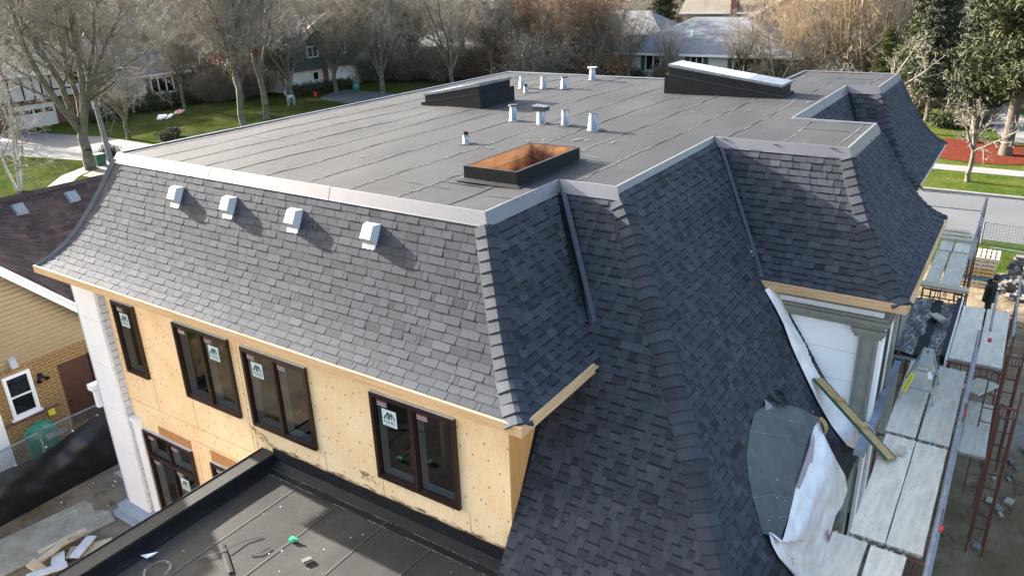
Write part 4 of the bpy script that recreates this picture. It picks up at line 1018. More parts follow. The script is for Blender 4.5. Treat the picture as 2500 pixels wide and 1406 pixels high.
mb = MB(); mb.bar((6.78, -.4, -4.6), (6.83, 3.4, -4.55), .02, .14); mb.build('toe_board', M['osb'], sc_)
r = random.Random(31)
def plank(xa, xb, ya, yb, z, label):
    root = thing('scaffold_plank', ((xa + xb) / 2, (ya + yb) / 2, z - .06), label, 'scaffold plank', 'plywood planks decking the scaffold')
    mb = MB(); n = 9; rows = []
    for i in range(n + 1):
        y = ya + (yb - ya) * i / n; rows.append([(xa + (r.uniform(0, .012) if 0 < i < n else 0), y, z + .004 * math.sin(i)), (xb - (r.uniform(0, .012) if 0 < i < n else 0), y, z + .004 * math.cos(i))])
    mb.grid(rows, r.random()); mb.grid([[(p[0][0], p[0][1], z - .02) for p in rows], [p[0] for p in rows]]); mb.grid([[p[1] for p in rows], [(p[1][0], p[1][1], z - .02) for p in rows]])
    mb.poly([(xa, ya, z - .02), (xb, ya, z - .02), (xb, ya, z + .004), (xa, ya, z)]); mb.poly([(xa, yb, z - .02), (xa, yb, z), (xb, yb, z), (xb, yb, z - .02)]); mb.build('deck_panel', M['plank'], root)
    mb = MB()
    for x in (xa + .012, xb - .012): mb.bar((x, ya + .02, z - .055), (x, yb - .02, z - .055), .022, .06)
    for y in (ya + .01, yb - .01): mb.bar((xa, y, z - .05), (xb, y, z - .05), .02, .05)
    for q in (.1, .42, .58, .9):
        for y, s in ((ya, -1), (yb, 1)): mb.box(xa + (xb - xa) * q - .025, y + (0 if s > 0 else -.05), z - .035, xa + (xb - xa) * q + .025, y + (.05 if s > 0 else 0), z - .005)
    mb.build('side_rail', M['alu'], root)
plank(5.44, 5.96, -1.72, 1.62, DZ + .03, 'nearest scaffold plank on the house side, at the bottom edge of the photo')
plank(6.01, 6.52, -1.72, 1.60, DZ + .02, 'nearest scaffold plank on the outer side, at the bottom edge of the photo')
plank(5.66, 6.185, 1.78, 5.10, DZ, 'scaffold plank under the foot of the leaning ramp board')
plank(6.195, 6.72, 1.78, 5.08, DZ, 'scaffold plank beside the tubes, just outside the one carrying the ramp board')
plank(5.62, 6.16, 5.22, 8.60, DZ, 'scaffold plank carrying the sawhorse on the house side')
plank(6.20, 6.73, 5.22, 8.58, DZ, 'scaffold plank between the sawhorse and the outer tubes')
plank(6.33, 6.83, 9.15, 12.58, DZ, 'wide outrigger plank next to the black balcony roof')
plank(6.87, 7.38, 9.15, 12.60, DZ, 'outermost high scaffold plank in front of the person')
plank(5.22, 5.58, 13.72, 16.95, DZ, 'narrow scaffold plank close under the bay eave beyond the balcony')
plank(5.62, 6.10, 13.72, 16.95, DZ, 'scaffold plank beyond the balcony on the outer side')
plank(5.24, 5.60, 17.06, 19.2, DZ, 'far scaffold plank against the house under the stacked lumber')
plank(5.64, 6.08, 17.06, 19.2, DZ, 'farthest outer scaffold plank under the end of the lumber')
plank(6.90, 7.42, 7.80, 10.3, -6.55, 'shaded lower scaffold plank outside the tubes, below the main deck')
mb = MB(); mb.bar((6.85, 10.2, -6.25), (7.25, 10.95, -6.25), .5, .04); tag(mb.build('plywood_offcut', M['plank']), 'grey triangular plywood offcut lying on the shaded lower scaffold plank', 'plywood')
for i, (y, x0, x1, l) in enumerate(((19.0, 4.9, 5.95, 'pale board laid across the scaffold, farthest of the three by the road'), (18.55, 4.95, 6.05, 'pale board laid across the scaffold, middle of the three by the road'), (18.1, 5.0, 6.12, 'pale board laid across the scaffold, nearest of the three by the road'))):
    mb = MB(); mb.box(x0, y, DZ + .012, x1, y + .24, DZ + .09); tag(mb.build('loose_board', M['lumber']), l, 'board', 'boards stacked on the far end of the scaffold')
mb = MB(); mb.box(5.0, 13.10, -4.86, 6.36, 13.42, -4.80); tag(mb.build('crossing_plank', M['fascia2']), 'single pale plank bridging the gap beyond the black balcony roof', 'plank')

# black balcony roof (part of the house)
mb = MB(); rows = []; r = random.Random(6)
for i in range(22):
    y = 9.10 + 3.75 * i / 21; rows.append([(5.17 + .98 * j / 9, y, -5.10 + .018 * math.sin(i * 1.1 + j) + (.02 if j < 5 else 0) + r.uniform(-.012, .012) + (.05 if (j == 4 and 6 < i < 16) else 0)) for j in range(10)])
def m_balc():
    m, n, l, p = nt('wet_black_membrane'); v = mapping(n, l, (3, .8, 1), (0, 0, .5))
    c = mixc(n, l, (.03, .032, .035), (.42, .42, .38), ramp(n, l, noise(n, l, 2.6, 7, .72, v, 1.2), .50, .60)); l.new(c, p.inputs['Base Color'])
    p.inputs['Roughness'].default_value = .35; bump(n, l, p, noise(n, l, 6, 5, .7, v), .6, .05); return m
mb.grid(rows); bal = mb.build('balcony_roof', m_balc(), house)
mb = MB(); mb.box(6.155, 9.05, -5.22, 6.26, 12.9, -4.93); mb.box(5.60, 9.1, -5.085, 5.85, 12.85, -5.075); mb.build('balcony_upstand', M['black_felt'], bal)
mb = MB(); mb.box(6.262, 8.95, -5.6, 6.29, 12.9, -4.95); mb.build('balcony_foam_edge', M['white_foam'], bal)
mb = MB(); mb.box(5.17, 8.90, -5.55, 6.26, 9.06, -5.16); mb.box(5.17, 8.84, -5.30, 6.25, 8.898, -5.2); mb.box(5.17, 12.95, -5.6, 6.2, 13.05, -5.3); mb.box(5.3, 9.1, -5.5, 6.1, 12.9, -5.2); mb.build('balcony_beam', M['stucco'], bal)
mb = MB(); mb.bar((5.72, 11.55, -4.98), (5.98, 11.25, -4.98), .24, .05); tag(mb.build('wood_block', M['fascia2']), 'square wood block lying on the black balcony roof', 'wood block')

# sawhorse
sh = thing('sawhorse', (5.97, 7.2, DZ + .006), 'dusty aluminium sawhorse with a yellow label standing on the scaffold planks', 'sawhorse')
ta, tb_ = Vector((5.98, 6.72, DZ + .80)), Vector((5.98, 7.62, DZ + .80))
mb = MB(); mb.bar(ta, tb_, .20, .035); 
for s in (-1, 1): mb.grid([[(5.98 + s * .10, ta.y, DZ + .78), (5.98 + s * .10, tb_.y, DZ + .78)], [(5.98 + s * .145, ta.y + .04, DZ + .58), (5.98 + s * .145, tb_.y - .04, DZ + .58)]])
mb.build('top_beam', M['alu'], sh)
mb = MB(); mb.box(5.965, 7.35, DZ + .819, 5.995, 7.5, DZ + .822); mb.build('slot', M['black_metal'], sh)
for (x, y, sx, sy) in ((5.98, 6.80, -1, -1), (5.98, 6.80, 1, -1), (5.98, 7.54, -1, 1), (5.98, 7.54, 1, 1)):
    mb = MB(); mb.bar((x + sx * .11, y, DZ + .77), (x + sx * .31, y + sy * .13, DZ + .008), .075, .03, (sx, 0, .2)); mb.build('leg', M['alu'], sh)
mb = MB()
for s in (-1, 1): mb.bar((5.98 - .25, 7.17 + s * .45, DZ + .26), (5.98 + .25, 7.17 + s * .45, DZ + .26), .03, .03)
mb.build('leg_brace', M['alu'], sh)
def legplate(x, y, sx, sy, f0, f1, mat, name, body, w):
    a = Vector((x + sx * .11, y, DZ + .77)); b = Vector((x + sx * .31, y + sy * .13, DZ + .008)); d = (b - a).normalized()
    nrm = Vector((0, -1, 0)); u = (nrm - d * nrm.dot(d)).normalized(); s = d.cross(u)
    p, q = a.lerp(b, f0), a.lerp(b, f1); off = u * .045
    m2 = MB(); m2.poly([p + off - s * w, p + off + s * w, q + off + s * w, q + off - s * w]); pl = m2.build(name, mat, sh)
    if body:
        ex = -d if sx < 0 else d; ey = u.cross(ex) * 1.0
        Mx = Matrix((ex, ey, u)).transposed()
        text('label_text', body, .05, (p + q) / 2 + off + u * .003, Mx, M['ink'], sh, width=(q - p).length * .85)
legplate(5.98, 6.80, -1, -1, .25, .78, M['yellow'], 'yellow_label', 'FEATHERLITE', .045)
legplate(5.98, 6.80, 1, -1, .10, .30, M['white'], 'warning_label', '', .035)

# ================================================================ NEIGHBOUR HOUSE ON THE LEFT
nb = thing('neighbour_house', (-18, 1, -9.8), 'tan brick and siding house with dark brown roof close beside the new house', 'house')
XW = -16.0
mb = MB(); r = random.Random(2)
def T(f): return Vector((-18.6, -2.1 + 12.1 * f, -2.3))
def B(f):
    y = -2.1 + 12.1 * f; return Vector((-15.68, y, -2.25 - 1.04 * (y + 2.1) if y < .95 else -5.42))
rows_n = 27
def S(y, g):
    f = (y + 2.1) / 12.1; return T(f).lerp(B(f), g)
for i in range(rows_n):
    y = -2.1 - r.random() * .3
    while y < 9.9:
        w = r.choice([.16, .22, .3, .34]); ya, yb = max(-2.1, y), min(10, y + w)
        if yb > ya:
            h = r.choice([.006, .016]); a, b = S(ya, i / rows_n), S(yb, i / rows_n); c, d = S(yb, (i + 1) / rows_n), S(ya, (i + 1) / rows_n); up = Vector((.6, 0, .75))
            mb.poly([a + up * .002, d + up * h, c + up * h, b + up * .002], min(1, max(0, r.gauss(.5, .28)))); mb.poly([d + up * h, d - up * .004, c - up * .004, c + up * h], 0)
        y += w
ro = mb.build('roof', M['brown_shingle'], nb)
mb = MB(); mb.grid([[S(y, 0) + Vector((0, 0, .001)) for y in (-2.1, 10)], [Vector((-22, -2.1, -4.6)), Vector((-22, 10, -4.6))]]); mb.grid([[S(y, g) - Vector((.1, 0, .12)) for y in (-2.1, -1, 0, .95, 10)] for g in (0, 1)]); mb.build('roof_back', M['brown_shingle'], ro)
mb = MB()
for k in range(42): y = -2.1 + k * .288; mb.grid([[(-18.72, y, -2.33), (-18.72, y + .27, -2.33)], [(-18.6, y, -2.255), (-18.6, y + .27, -2.255)], [(-18.46, y, -2.36), (-18.46, y + .27, -2.36)]], r.random())
mb.build('ridge_cap', M['brown_shingle'], ro)
for y in (1.0, 2.62):
    c = S(y, .115); mb = MB(); n_ = Vector((.70, 0, .72)); dn = Vector((.68, 0, -.73)); yy = Vector((0, 1, 0))
    lo = [c - dn * .19 - yy * .19, c + dn * .20 - yy * .19, c + dn * .20 + yy * .19, c - dn * .19 + yy * .19]; hi = [c + (p - c) * .82 + n_ * .10 for p in lo]
    for k in range(4): q = (k + 1) % 4; mb.poly([lo[k], lo[q], hi[q], hi[k]])
    mb.poly(hi); mb.build('roof_vent', M['vent_grey'], ro)
mb = MB(); rk = [(-15.62, -3.0, -1.31), (-15.62, -2.1, -2.25), (-15.62, .98, -5.45)]
for a, b in zip(rk, rk[1:]): mb.bar(Vector(a) + Vector((0, 0, -.13)), Vector(b) + Vector((0, 0, -.13)), .03, .19)
for a, b in zip(rk, rk[1:]): mb.bar(Vector(a) + Vector((.03, 0, .01)), Vector(b) + Vector((.03, 0, .01)), .10, .07)
mb.box(-15.66, .98, -5.62, -15.56, 10, -5.42); mb.build('rake_board', M['whitetrim'], nb)
mb = MB(); z = -6.40
while z < -1.2:
    yr = min(.95, -2.1 - (z + 2.35) / 1.04 + .1); 
    if z < -5.5: yr = 8
    yt = yr - (.12 if z > -5.5 else 0)
    mb.grid([[(XW + .05, -6, z), (XW + .05, yr, z)], [(XW + .040, -6, z + .095), (XW + .040, yr - .05, z + .095)], [(XW + .004, -6, z + .138), (XW + .004, yt, z + .138)]]); mb.poly([(XW + .05, -6, z), (XW, -6, z), (XW, yr, z), (XW + .05, yr, z)]); z += .14
mb.build('siding', M['siding'], nb)
mb = MB(); mb.box(XW - .3, -6, -10, XW, 8, -6.42); mb.build('brick_wall', M['brick'], nb)
mb = MB(); mb.box(-26, -5.5, -10, XW - .31, 8, -5.2); mb.build('rear_wall', M['siding'], nb)
mb = MB(); mb.box(XW - .02, -.13, -8.95, XW + .012, .88, -6.88); d_ = mb.build('door', M['doorbrown'], nb)
mb = MB(); mb.box(XW - .01, .78, -8.95, XW + .05, .90, -6.86); mb.build('door_frame', M['frame'], d_)
mb = MB(); mb.tube([(XW + .012, -.02, -8.14), (XW + .07, -.02, -8.14)], .03, 8); mb.build('handle', M['black_metal'], d_)
mb = MB()
for q in ((-1.64, -1.55, -7.94, -6.62), (-.99, -.89, -7.94, -6.62), (-1.55, -.99, -7.94, -7.85), (-1.55, -.99, -6.71, -6.62), (-1.55, -.99, -7.32, -7.28)): mb.box(XW, q[0], q[2], XW + .07, q[1], q[3])
mb.box(XW, -1.70, -8.0, XW + .1, -.84, -7.945); wn = mb.build('window', M['whitetrim'], nb)
mb = MB(); mb.box(XW + .001, -1.55, -7.85, XW + .02, -.99, -6.71); mb.build('window_pane', M['glassdark'], wn)
mb = MB()
for k in range(22): mb.box(XW + .001, -2.0 + k * .075, -8.14, XW + .03, -1.94 + k * .075, -8.01)
mb.build('brick_sill', M['brickred'], nb)
mb = MB(); mb.box(XW, -2.55, -9.7, XW + .05, -1.93, -7.2); d2 = mb.build('door', M['white_foam'], nb); d2['label'] = 'pale blue white storm door'
mb = MB(); mb.tube([(XW, -.66, -6.95), (XW + .06, -.66, -6.95)], .07, 8)
for s in (-1, 1): mb.tube([(XW + .05, -.66, -6.98), (XW + .13, -.66 + s * .09, -7.05), (XW + .2, -.66 + s * .13, -7.08)], [.03, .05, .07], 8)
mb.build('flood_light', M['black_metal'], nb)
mb = MB(); mb.box(XW, -.73, -8.30, XW + .07, -.55, -8.12); mb.build('meter_box', M['yellow'], nb)
mb = MB(); V = [(XW + .045, -1.36, -6.38), (XW + .045, -1.18, -6.38), (XW + .22, -1.18, -6.38), (XW + .22, -1.36, -6.38), (XW + .045, -1.36, -6.1), (XW + .045, -1.18, -6.1), (XW + .16, -1.18, -6.16), (XW + .16, -1.36, -6.16)]
mb.V += V
for f in ((0, 3, 2, 1), (4, 5, 6, 7), (0, 1, 5, 4), (1, 2, 6, 5), (2, 3, 7, 6), (3, 0, 4, 7)): mb.F.append(f); mb.T.append(.5); mb.S.append(0)
mb.build('dryer_vent', M['white_metal'], nb)

# covered barbecue / bin, fence and black cloth
mb = MB(); r = random.Random(5); rows = []
for i in range(15):
    f = i / 14; z = -9.8 + 1.86 * f; R0 = .46 * (1 - .05 * f) if f < .84 else .46 * math.sqrt(max(.0, 1 - ((f - .84) / .16) ** 2) * .86 + .0) * .98
    rows.append([(-15.25 + R0 * .8 * math.cos(a) * (1 + .05 * math.sin(5 * a + i)), -1.32 + R0 * math.sin(a) * (1 + .05 * math.sin(7 * a + i * .7)), z + .02 * math.sin(3 * a)) for a in [2 * PI * k / 24 for k in range(25)]])
mb.grid(rows); tag(mb.build('covered_bin', M['green_tarp'], smooth=True), 'round bin wrapped in green plastic behind the wire fence', 'covered bin')
fx = -14.2
fn = thing('wire_fence', (fx, -1.5, -9.8), 'galvanised wire mesh fence between the two houses', 'fence')
mb = MB(); mb.tube([(fx, -5.2, -7.86), (fx, -1.75, -7.72)], .026, 7); mb.tube([(fx, -1.72, -7.68), (fx, -.02, -7.70)], .026, 7); mb.tube([(fx, .02, -7.66), (fx, 3.4, -7.68)], .026, 7); mb.build('rail', M['zinc_tube'], fn)
for y in (-4.9, -1.76, -.94, .9, 2.6):
    mb = MB(); mb.tube([(fx, y, -9.9), (fx, y, -7.60)], .03, 8); mb.build('post', M['zinc_tube'], fn)
mb = MB(); y = -5.2
while y < 3.4: mb.bar((fx, y, -9.7), (fx, y, -7.72), .006, .006); y += .075
z = -9.7
while z < -7.75: mb.bar((fx, -5.2, z), (fx, 3.4, z), .006, .006); z += .075
mb.build('wire_mesh', M['zinc_tube'], fn)
mb = MB(); mb.box(fx + .01, -1.62, -8.05, fx + .02, -1.05, -7.86); mb.build('blank_plate', M['zinc_tube'], fn)
mb = MB(); rows = []
for i in range(61):
    y = -5.2 + 7.4 * i / 60; zt = -7.86 - .47 * min(1, max(0, (.35 - y) / 2.3)) ** .8 - .03 * math.sin(y * 2.6) if y < .35 else -7.84
    row = []
    for j in range(15):
        g = j / 14; fold = .09 * math.sin(y * 2.6 + 8 * g + math.sin(5 * g)) * (1 - .6 * g) * math.sin(PI * min(1, g * 1.6 + .05)) + .02 * math.sin(17 * y + 20 * g) * math.sin(PI * g) + .035 * math.sin(6 * y * (.4 + g) + 3) * math.sin(PI * g) + .03 * math.sin(11 * y - 9 * g) * math.sin(PI * g)
        row.append((fx + .035 + .34 * math.sin(PI * min(1, g * 1.05)) ** 1.2 * (.7 + .3 * math.sin(y * 1.1 + .5)) + fold, y, zt + (-9.84 - zt) * g))
    rows.append(row)
mb.grid(rows); tag(mb.build('silt_cloth', M['black_cloth'], smooth=True), 'black cloth sagging along the wire fence between the houses', 'cloth')
mb = MB()
for y, z in ((-2.55, -8.30), (-1.72, -8.19), (-.95, -8.10), (-.2, -7.98), (.3, -7.86)): mb.tube([(fx + .05, y, z), (fx + .075, y, z)], .022, 8)
tag(mb.build('cloth_buttons', M['white']), 'white fixing buttons along the top edge of the black cloth', 'buttons')
def sheet(name, pts, z, th, mat, label, cat, group=None):
    mb = MB(); mb.poly([(p[0], p[1], z + th) for p in pts]); n = len(pts)
    for k in range(n): a, b = pts[k], pts[(k + 1) % n]; mb.poly([(a[0], a[1], z), (b[0], b[1], z), (b[0], b[1], z + th), (a[0], a[1], z + th)])
    return tag(mb.build(name, mat), label, cat, group)
M['dirty_ply'] = basic('muddy_plywood', (.40, .37, .29), (.25, .225, .175), rough=.95, scale=1.6, fine=.2, fscale=14)
sheet('plywood_sheet', [(-12.23, -5.3), (-13.72, -4.9), (-13.55, -3.58), (-13.24, -1.53), (-12.9, -1.50), (-12.6, -1.62), (-12.2, -1.42), (-11.66, -1.55)], -9.79, .03, M['dirty_ply'], 'long muddy plywood sheet lying on the soil beside the black cloth', 'plywood')
sheet('plywood_sheet', [(-13.80, -.35), (-13.2, 1.1), (-12.1, .8), (-12.62, -.34)], -9.79, .03, M['fascia2'], 'short yellowish plywood piece partly hidden behind the white corner pilaster', 'plywood')
lum = [((-11.85, -3.42, -9.55), (-11.69, -2.29, -9.55), .13, .06, 'lumber', 'long pale board on top of the scrap pile beside the parapet'), ((-11.60, -3.55, -9.60), (-11.62, -2.80, -9.50), .15, .06, 'lumber', 'short pale board beneath the long one on the scrap pile'),
       ((-10.99, -3.0, -9.62), (-11.38, -2.32, -9.62), .26, .04, 'foam_edge', 'grey weathered plank lying across the scrap pile'), ((-11.3, -4.0, -9.62), (-10.95, -3.2, -9.66), .22, .05, 'foam_edge', 'grey plank sloping at the bottom of the scrap pile'),
       ((-11.55, -3.75, -9.45), (-11.25, -3.62, -9.72), .24, .07, 'fascia2', 'stubby yellow timber block standing on the scrap pile'), ((-11.15, -2.25, -9.72), (-10.4, -2.75, -9.72), .55, .04, 'fascia2', 'cream plywood offcut beside the scrap pile'),
       ((-11.4, -2.95, -9.70), (-11.0, -2.55, -9.70), .42, .03, 'dirty_ply', 'brown plywood scrap under the grey plank'), ((-11.6, -3.1, -9.68), (-11.1, -3.35, -9.68), .3, .03, 'liner', 'pale square offcut in the middle of the scrap pile')]
for a, b, w, h, m_, l in lum:
    mb = MB(); mb.bar(a, b, w, h); tag(mb.build('scrap_board', M[m_]), l, 'board', 'scrap timber in the side yard')
r = random.Random(77)
for i in range(44):
    x, y = r.uniform(-14.0, -11.0), r.uniform(-4.6, .3)
    s = r.uniform(.012, .04); mb = MB(); mb.bar((x, y, -9.785), (x + s * 2, y + r.uniform(-s, s), -9.775), s, .012); tag(mb.build('scrap_piece', r.choice([M['white'], M['foam_edge'], M['leaf_orange'], M['lumber']])), 'tiny scrap of litter on the bare soil of the side yard', 'litter', 'litter on the side yard soil')
mb = MB(); mb.tube([(-13.95 + .12 * math.cos(a), -3.85 + .12 * math.sin(a), -9.76) for a in [k * PI / 8 for k in range(17)]], .012, 6); tag(mb.build('wire_ring', M['black_metal']), 'coil of grey wire at the foot of the black cloth', 'wire')

# ================================================================ BUILDING SITE ON THE RIGHT
gz = G(6.4, 22)
for i in range(8):
    p = thing('pallet', (6.36, 22.15, gz + .145 * i), ['weathered grey shipping pallet buried in the middle of the stack', 'blue painted shipping pallet low in the stack', 'pale new shipping pallet on top of the stack'][2 if i == 7 else 1 if i == 2 else 0], 'pallet', 'pallets stacked beside the scaffold')
    if i not in (2, 7): p['label'] = ['lowest grey pallet of the stack resting on the soil', 'grey pallet just under the blue one', '', 'grey pallet just above the blue one', 'brownish pallet at mid height of the stack', 'brown pallet third from the top of the stack', 'grey pallet just beneath the pale top one'][i]
    ml = M['osb'] if i in (3, 4) else M['lumber'] if i >= 6 else M['fascia2'] if i != 2 else basic('blue_pallet_paint', (.06, .16, .25))
    dx = rng.uniform(-.04, .04); z = gz + .145 * i; mb = MB()
    for k in range(7): mb.box(5.86 + dx + k * .155, 21.6, z + .122, 5.86 + dx + k * .155 + .095, 22.7, z + .142, rng.random())
    mb.build('top_slats', ml, p); mb = MB()
    for k in range(3): mb.box(5.85 + dx, 21.6 + k * .5, z + .02, 6.9 + dx, 21.7 + k * .5, z + .121)
    mb.build('stringer', ml, p); mb = MB()
    for k in range(3): mb.box(5.86 + dx + k * .465, 21.6, z, 5.86 + dx + k * .465 + .095, 22.7, z + .019)
    mb.build('bottom_slats', ml, p)
r = random.Random(15)
for i in range(70):
    a, q = r.uniform(0, 2 * PI), math.sqrt(r.random()); x, y = 7.75 + .95 * q * math.cos(a), 21.9 + 1.1 * q * math.sin(a); z = G(x, y) + .95 * (1 - q) + r.uniform(0, .05)
    mb = MB(); d = Vector((r.uniform(-1, 1), r.uniform(-1, 1), r.uniform(-.35, .35))).normalized() * r.uniform(.12, .26); mb.bar((x - d.x / 2, y - d.y / 2, z), (x + d.x / 2, y + d.y / 2, z + d.z), r.uniform(.1, .24), r.uniform(.07, .12), (r.uniform(-.5, .5), r.uniform(-.5, .5), 1), r.random())
    tag(mb.build('concrete_paver', M['paver']), 'grey concrete block heaped in the rubble pile behind the person', 'paver', 'concrete blocks in the rubble pile')
mb = MB()
for k in range(5): mb.box(7.2 + .05 * k, 22.3, gz + .62 + .11 * k, 7.85 + .05 * k, 22.6, gz + .70 + .11 * k, r.random())
tag(mb.build('paver_stack', M['paver']), 'neat stack of long grey kerb stones on top of the rubble pile', 'pavers')
for i in range(60):
    x, y = r.uniform(7.3, 9.6), r.uniform(5.5, 20); s = r.uniform(.03, .12); z = G(x, y); mb = MB(); mb.bar((x, y, z + .03), (x + s * 2 * r.uniform(-1, 1), y + s * 2, z + .05), s * 1.6, .05)
    tag(mb.build('rubble_chunk', r.choice([M['paver'], M['concrete'], M['dirty_ply']])), 'small rubble chunk lying on the muddy ground right of the scaffold', 'rubble', 'rubble chunks on the muddy ground')
mb = MB()
for (y, x0) in ((19.0, 7.3), (19.6, 7.5), (17.6, 7.2)):
    rows = []
    for k in range(20):
        x = x0 + k * .35; h = .10 + .05 * math.sin(k * 1.3); yy = y + .16 * k * .35; rows.append([(x, yy - .28, G(x, yy) - .02), (x, yy - .1, G(x, yy) + h), (x, yy + .1, G(x, yy) + h * .8), (x, yy + .3, G(x, yy) - .02)])
    mb.grid(rows)
tag(mb.build('soil_ridge', M['mud'] if 'mud' in M else basic('churned_mud', (.17, .13, .085), (.12, .09, .06), rough=.95, scale=4, bmp=.6), smooth=True), kind='structure')
# temporary mesh fence by the road
rf = thing('road_fence', (9, 27, G(9, 27)), 'low grey temporary mesh fence along the near edge of the road', 'fence')
g7 = G(9, 27)
for x in (6.15, 7.75, 9.4, 11.0, 12.6):
    mb = MB(); mb.tube([(x, 27, g7), (x, 27, g7 + 1.0)], .035, 7); mb.build('post', M['zinc_tube'], rf)
mb = MB(); mb.tube([(5.9, 27, g7 + .95), (12.6, 27, g7 + .95)], .014, 5); mb.tube([(5.9, 27, g7 + .06), (12.6, 27, g7 + .06)], .02, 5); mb.build('rail', M['zinc_tube'], rf)
mb = MB(); x = 5.95
while x < 12.6: mb.bar((x, 27, g7 + .06), (x, 27, g7 + .95), .008, .008); x += .11
z = g7 + .1
while z < g7 + .95: mb.bar((5.95, 27, z), (12.6, 27, z), .008, .008); z += .11
mb.build('wire_mesh', M['zinc_tube'], rf)
mb = MB(); mb.tube([(6.5, 25.6, g7 + .35), (12, 25.2, g7 + .30)], .03, 6); mb.tube([(6.6, 25.6, g7), (6.6, 25.6, g7 + .36)], .03, 6); mb.tube([(10.6, 25.3, g7), (10.6, 25.3, g7 + .33)], .03, 6); tag(mb.build('pipe_rail', M['zinc_tube']), 'low single pipe rail on the dry grass in front of the mesh fence', 'rail')

# ================================================================ THE PERSON
def person():
    gx, gy, g = 6.86, 18.2, G(6.86, 18.2)
    me = bpy.data.meshes.new('body'); V, E, Rr = [], [], []
    def v(p, r_, par=None):
        V.append(p); Rr.append(r_ if isinstance(r_, tuple) else (r_, r_))
        if par is not None: E.append((par, len(V) - 1))
        return len(V) - 1
    # facing +x; z up from the ground
    pel = v((0, 0, .95), (.155, .12)); sp1 = v((.0, 0, 1.10), (.15, .115), pel); sp2 = v((.01, 0, 1.27), (.17, .125), sp1); ch = v((.03, 0, 1.42), (.15, .11), sp2)
    nk = v((.06, 0, 1.50), (.065, .06), ch); hd0 = v((.10, 0, 1.57), (.085, .085), nk); hd = v((.13, 0, 1.66), (.105, .092), hd0); v((.12, 0, 1.74), (.075, .07), hd)
    v((.235, 0, 1.615), (.022, .018), hd)
    for s in (-1, 1):
        hp = v((0, s * .09, .90), (.10, .095), pel); kn = v((.03 + .03 * s, s * .11, .50), (.065, .065), hp); an = v((-.0 + .05 * s, s * .12, .10), (.048, .048), kn); he = v((.01 + .05 * s, s * .125, .04), (.045, .04), an); v((.17 + .05 * s, s * .14, .035), (.038, .032), he)
        sh_ = v((.03, s * .19, 1.40), (.07, .068), ch); el = v((.05, s * .25, 1.12), (.052, .05), sh_); wr = v((.27, s * .12, 1.20), (.032, .03), el); pm = v((.34, s * .07, 1.235), (.026, .036), wr)
        for k in range(4):
            f1 = v((.375 + .003 * k, s * (.085 - .022 * k), 1.25), .0095, pm); f2 = v((.405 - .004 * abs(k - 1.5), s * (.075 - .020 * k), 1.262), .0085, f1); v((.41 - .004 * k, s * (.055 - .018 * k), 1.278), .0075, f2)
        t1 = v((.345, s * .045, 1.262), .011, pm); v((.365, s * .03, 1.285), .009, t1)
    me.from_pydata(V, E, []); ob = bpy.data.objects.new('tmp_body', me); COL.objects.link(ob)
    sk = ob.modifiers.new('s', 'SKIN'); ob.modifiers.new('d', 'SUBSURF').levels = 1
    if not me.skin_vertices: me.attributes
    for i, sv in enumerate(me.skin_vertices[0].data): sv.radius = Rr[i]; sv.use_root = (i == 0)
    bpy.context.view_layer.update(); m2 = bpy.data.meshes.new_from_object(ob.evaluated_get(bpy.context.evaluated_depsgraph_get())); bpy.data.objects.remove(ob)
    m2.materials.clear()
    for k in ('cloth_black', 'skin', 'cap_dark'): m2.materials.append(M[k])
    for pl in m2.polygons:
        c = pl.center; pl.material_index = 1 if (c.z > 1.52 or (c.x > .275 and c.z > 1.15)) else 0; pl.use_smooth = True
        if c.z < .09: pl.material_index = 2
    root = thing('person', (gx, gy, g), 'person in black jacket, trousers and dark cap looking down at a phone', 'person')
    b = bpy.data.objects.new('body', m2); COL.objects.link(b); b.parent = root; b['_w'] = root['_w']
    def lg(name, rows, mat):
        mb = MB(); mb.grid([[Vector(p) + Vector((gx, gy, g)) for p in r_] for r_ in rows]); return mb.build(name, mat, root, smooth=True)
    def ring(cx, cz, rx, ry, tilt=0, n=16): return [(cx + rx * math.cos(a), ry * math.sin(a), cz + tilt * math.cos(a)) for a in [2 * PI * k / n for k in range(n + 1)]]
    lg('cap', [ring(.125, 1.665, .128, .112, -.02), ring(.12, 1.72, .118, .104, -.02), ring(.11, 1.765, .085, .075, -.01), ring(.105, 1.785, .02, .02)], M['cap_dark'])
    lg('cap_brim', [[(.22, y_, 1.655) for y_ in (-.07, -.035, 0, .035, .07)], [(.30 - abs(y_) * .6, y_, 1.625) for y_ in (-.07, -.035, 0, .035, .07)]], M['cap_dark'])
    lg('jacket', [ring(-.01, .82, .19, .20), ring(0, .92, .185, .205), ring(0, 1.1, .17, .195), ring(.0, 1.28, .18, .215), ring(.02, 1.40, .165, .215), ring(.04, 1.47, .11, .13)], M['cloth_black'])
    lg('hood', [ring(.0, 1.45, .14, .13), ring(-.03, 1.50, .15, .12), ring(-.02, 1.55, .10, .10)], M['cloth_black'])
    lg('hair', [ring(.10, 1.60, .10, .098), ring(.11, 1.66, .118, .105)], M['hair'])
    for s in (-1, 1):
        lg('ear', [[(.12, s * .095, 1.62), (.14, s * .105, 1.62)], [(.12, s * .098, 1.66), (.14, s * .108, 1.66)]], M['skin'])
    mb = MB(); mb.bar((gx + .375, gy, g + 1.27), (gx + .43, gy, g + 1.38), .075, .012); tag(mb.build('phone', M['black_metal']), 'dark phone held in both hands by the person in black', 'phone')
person()
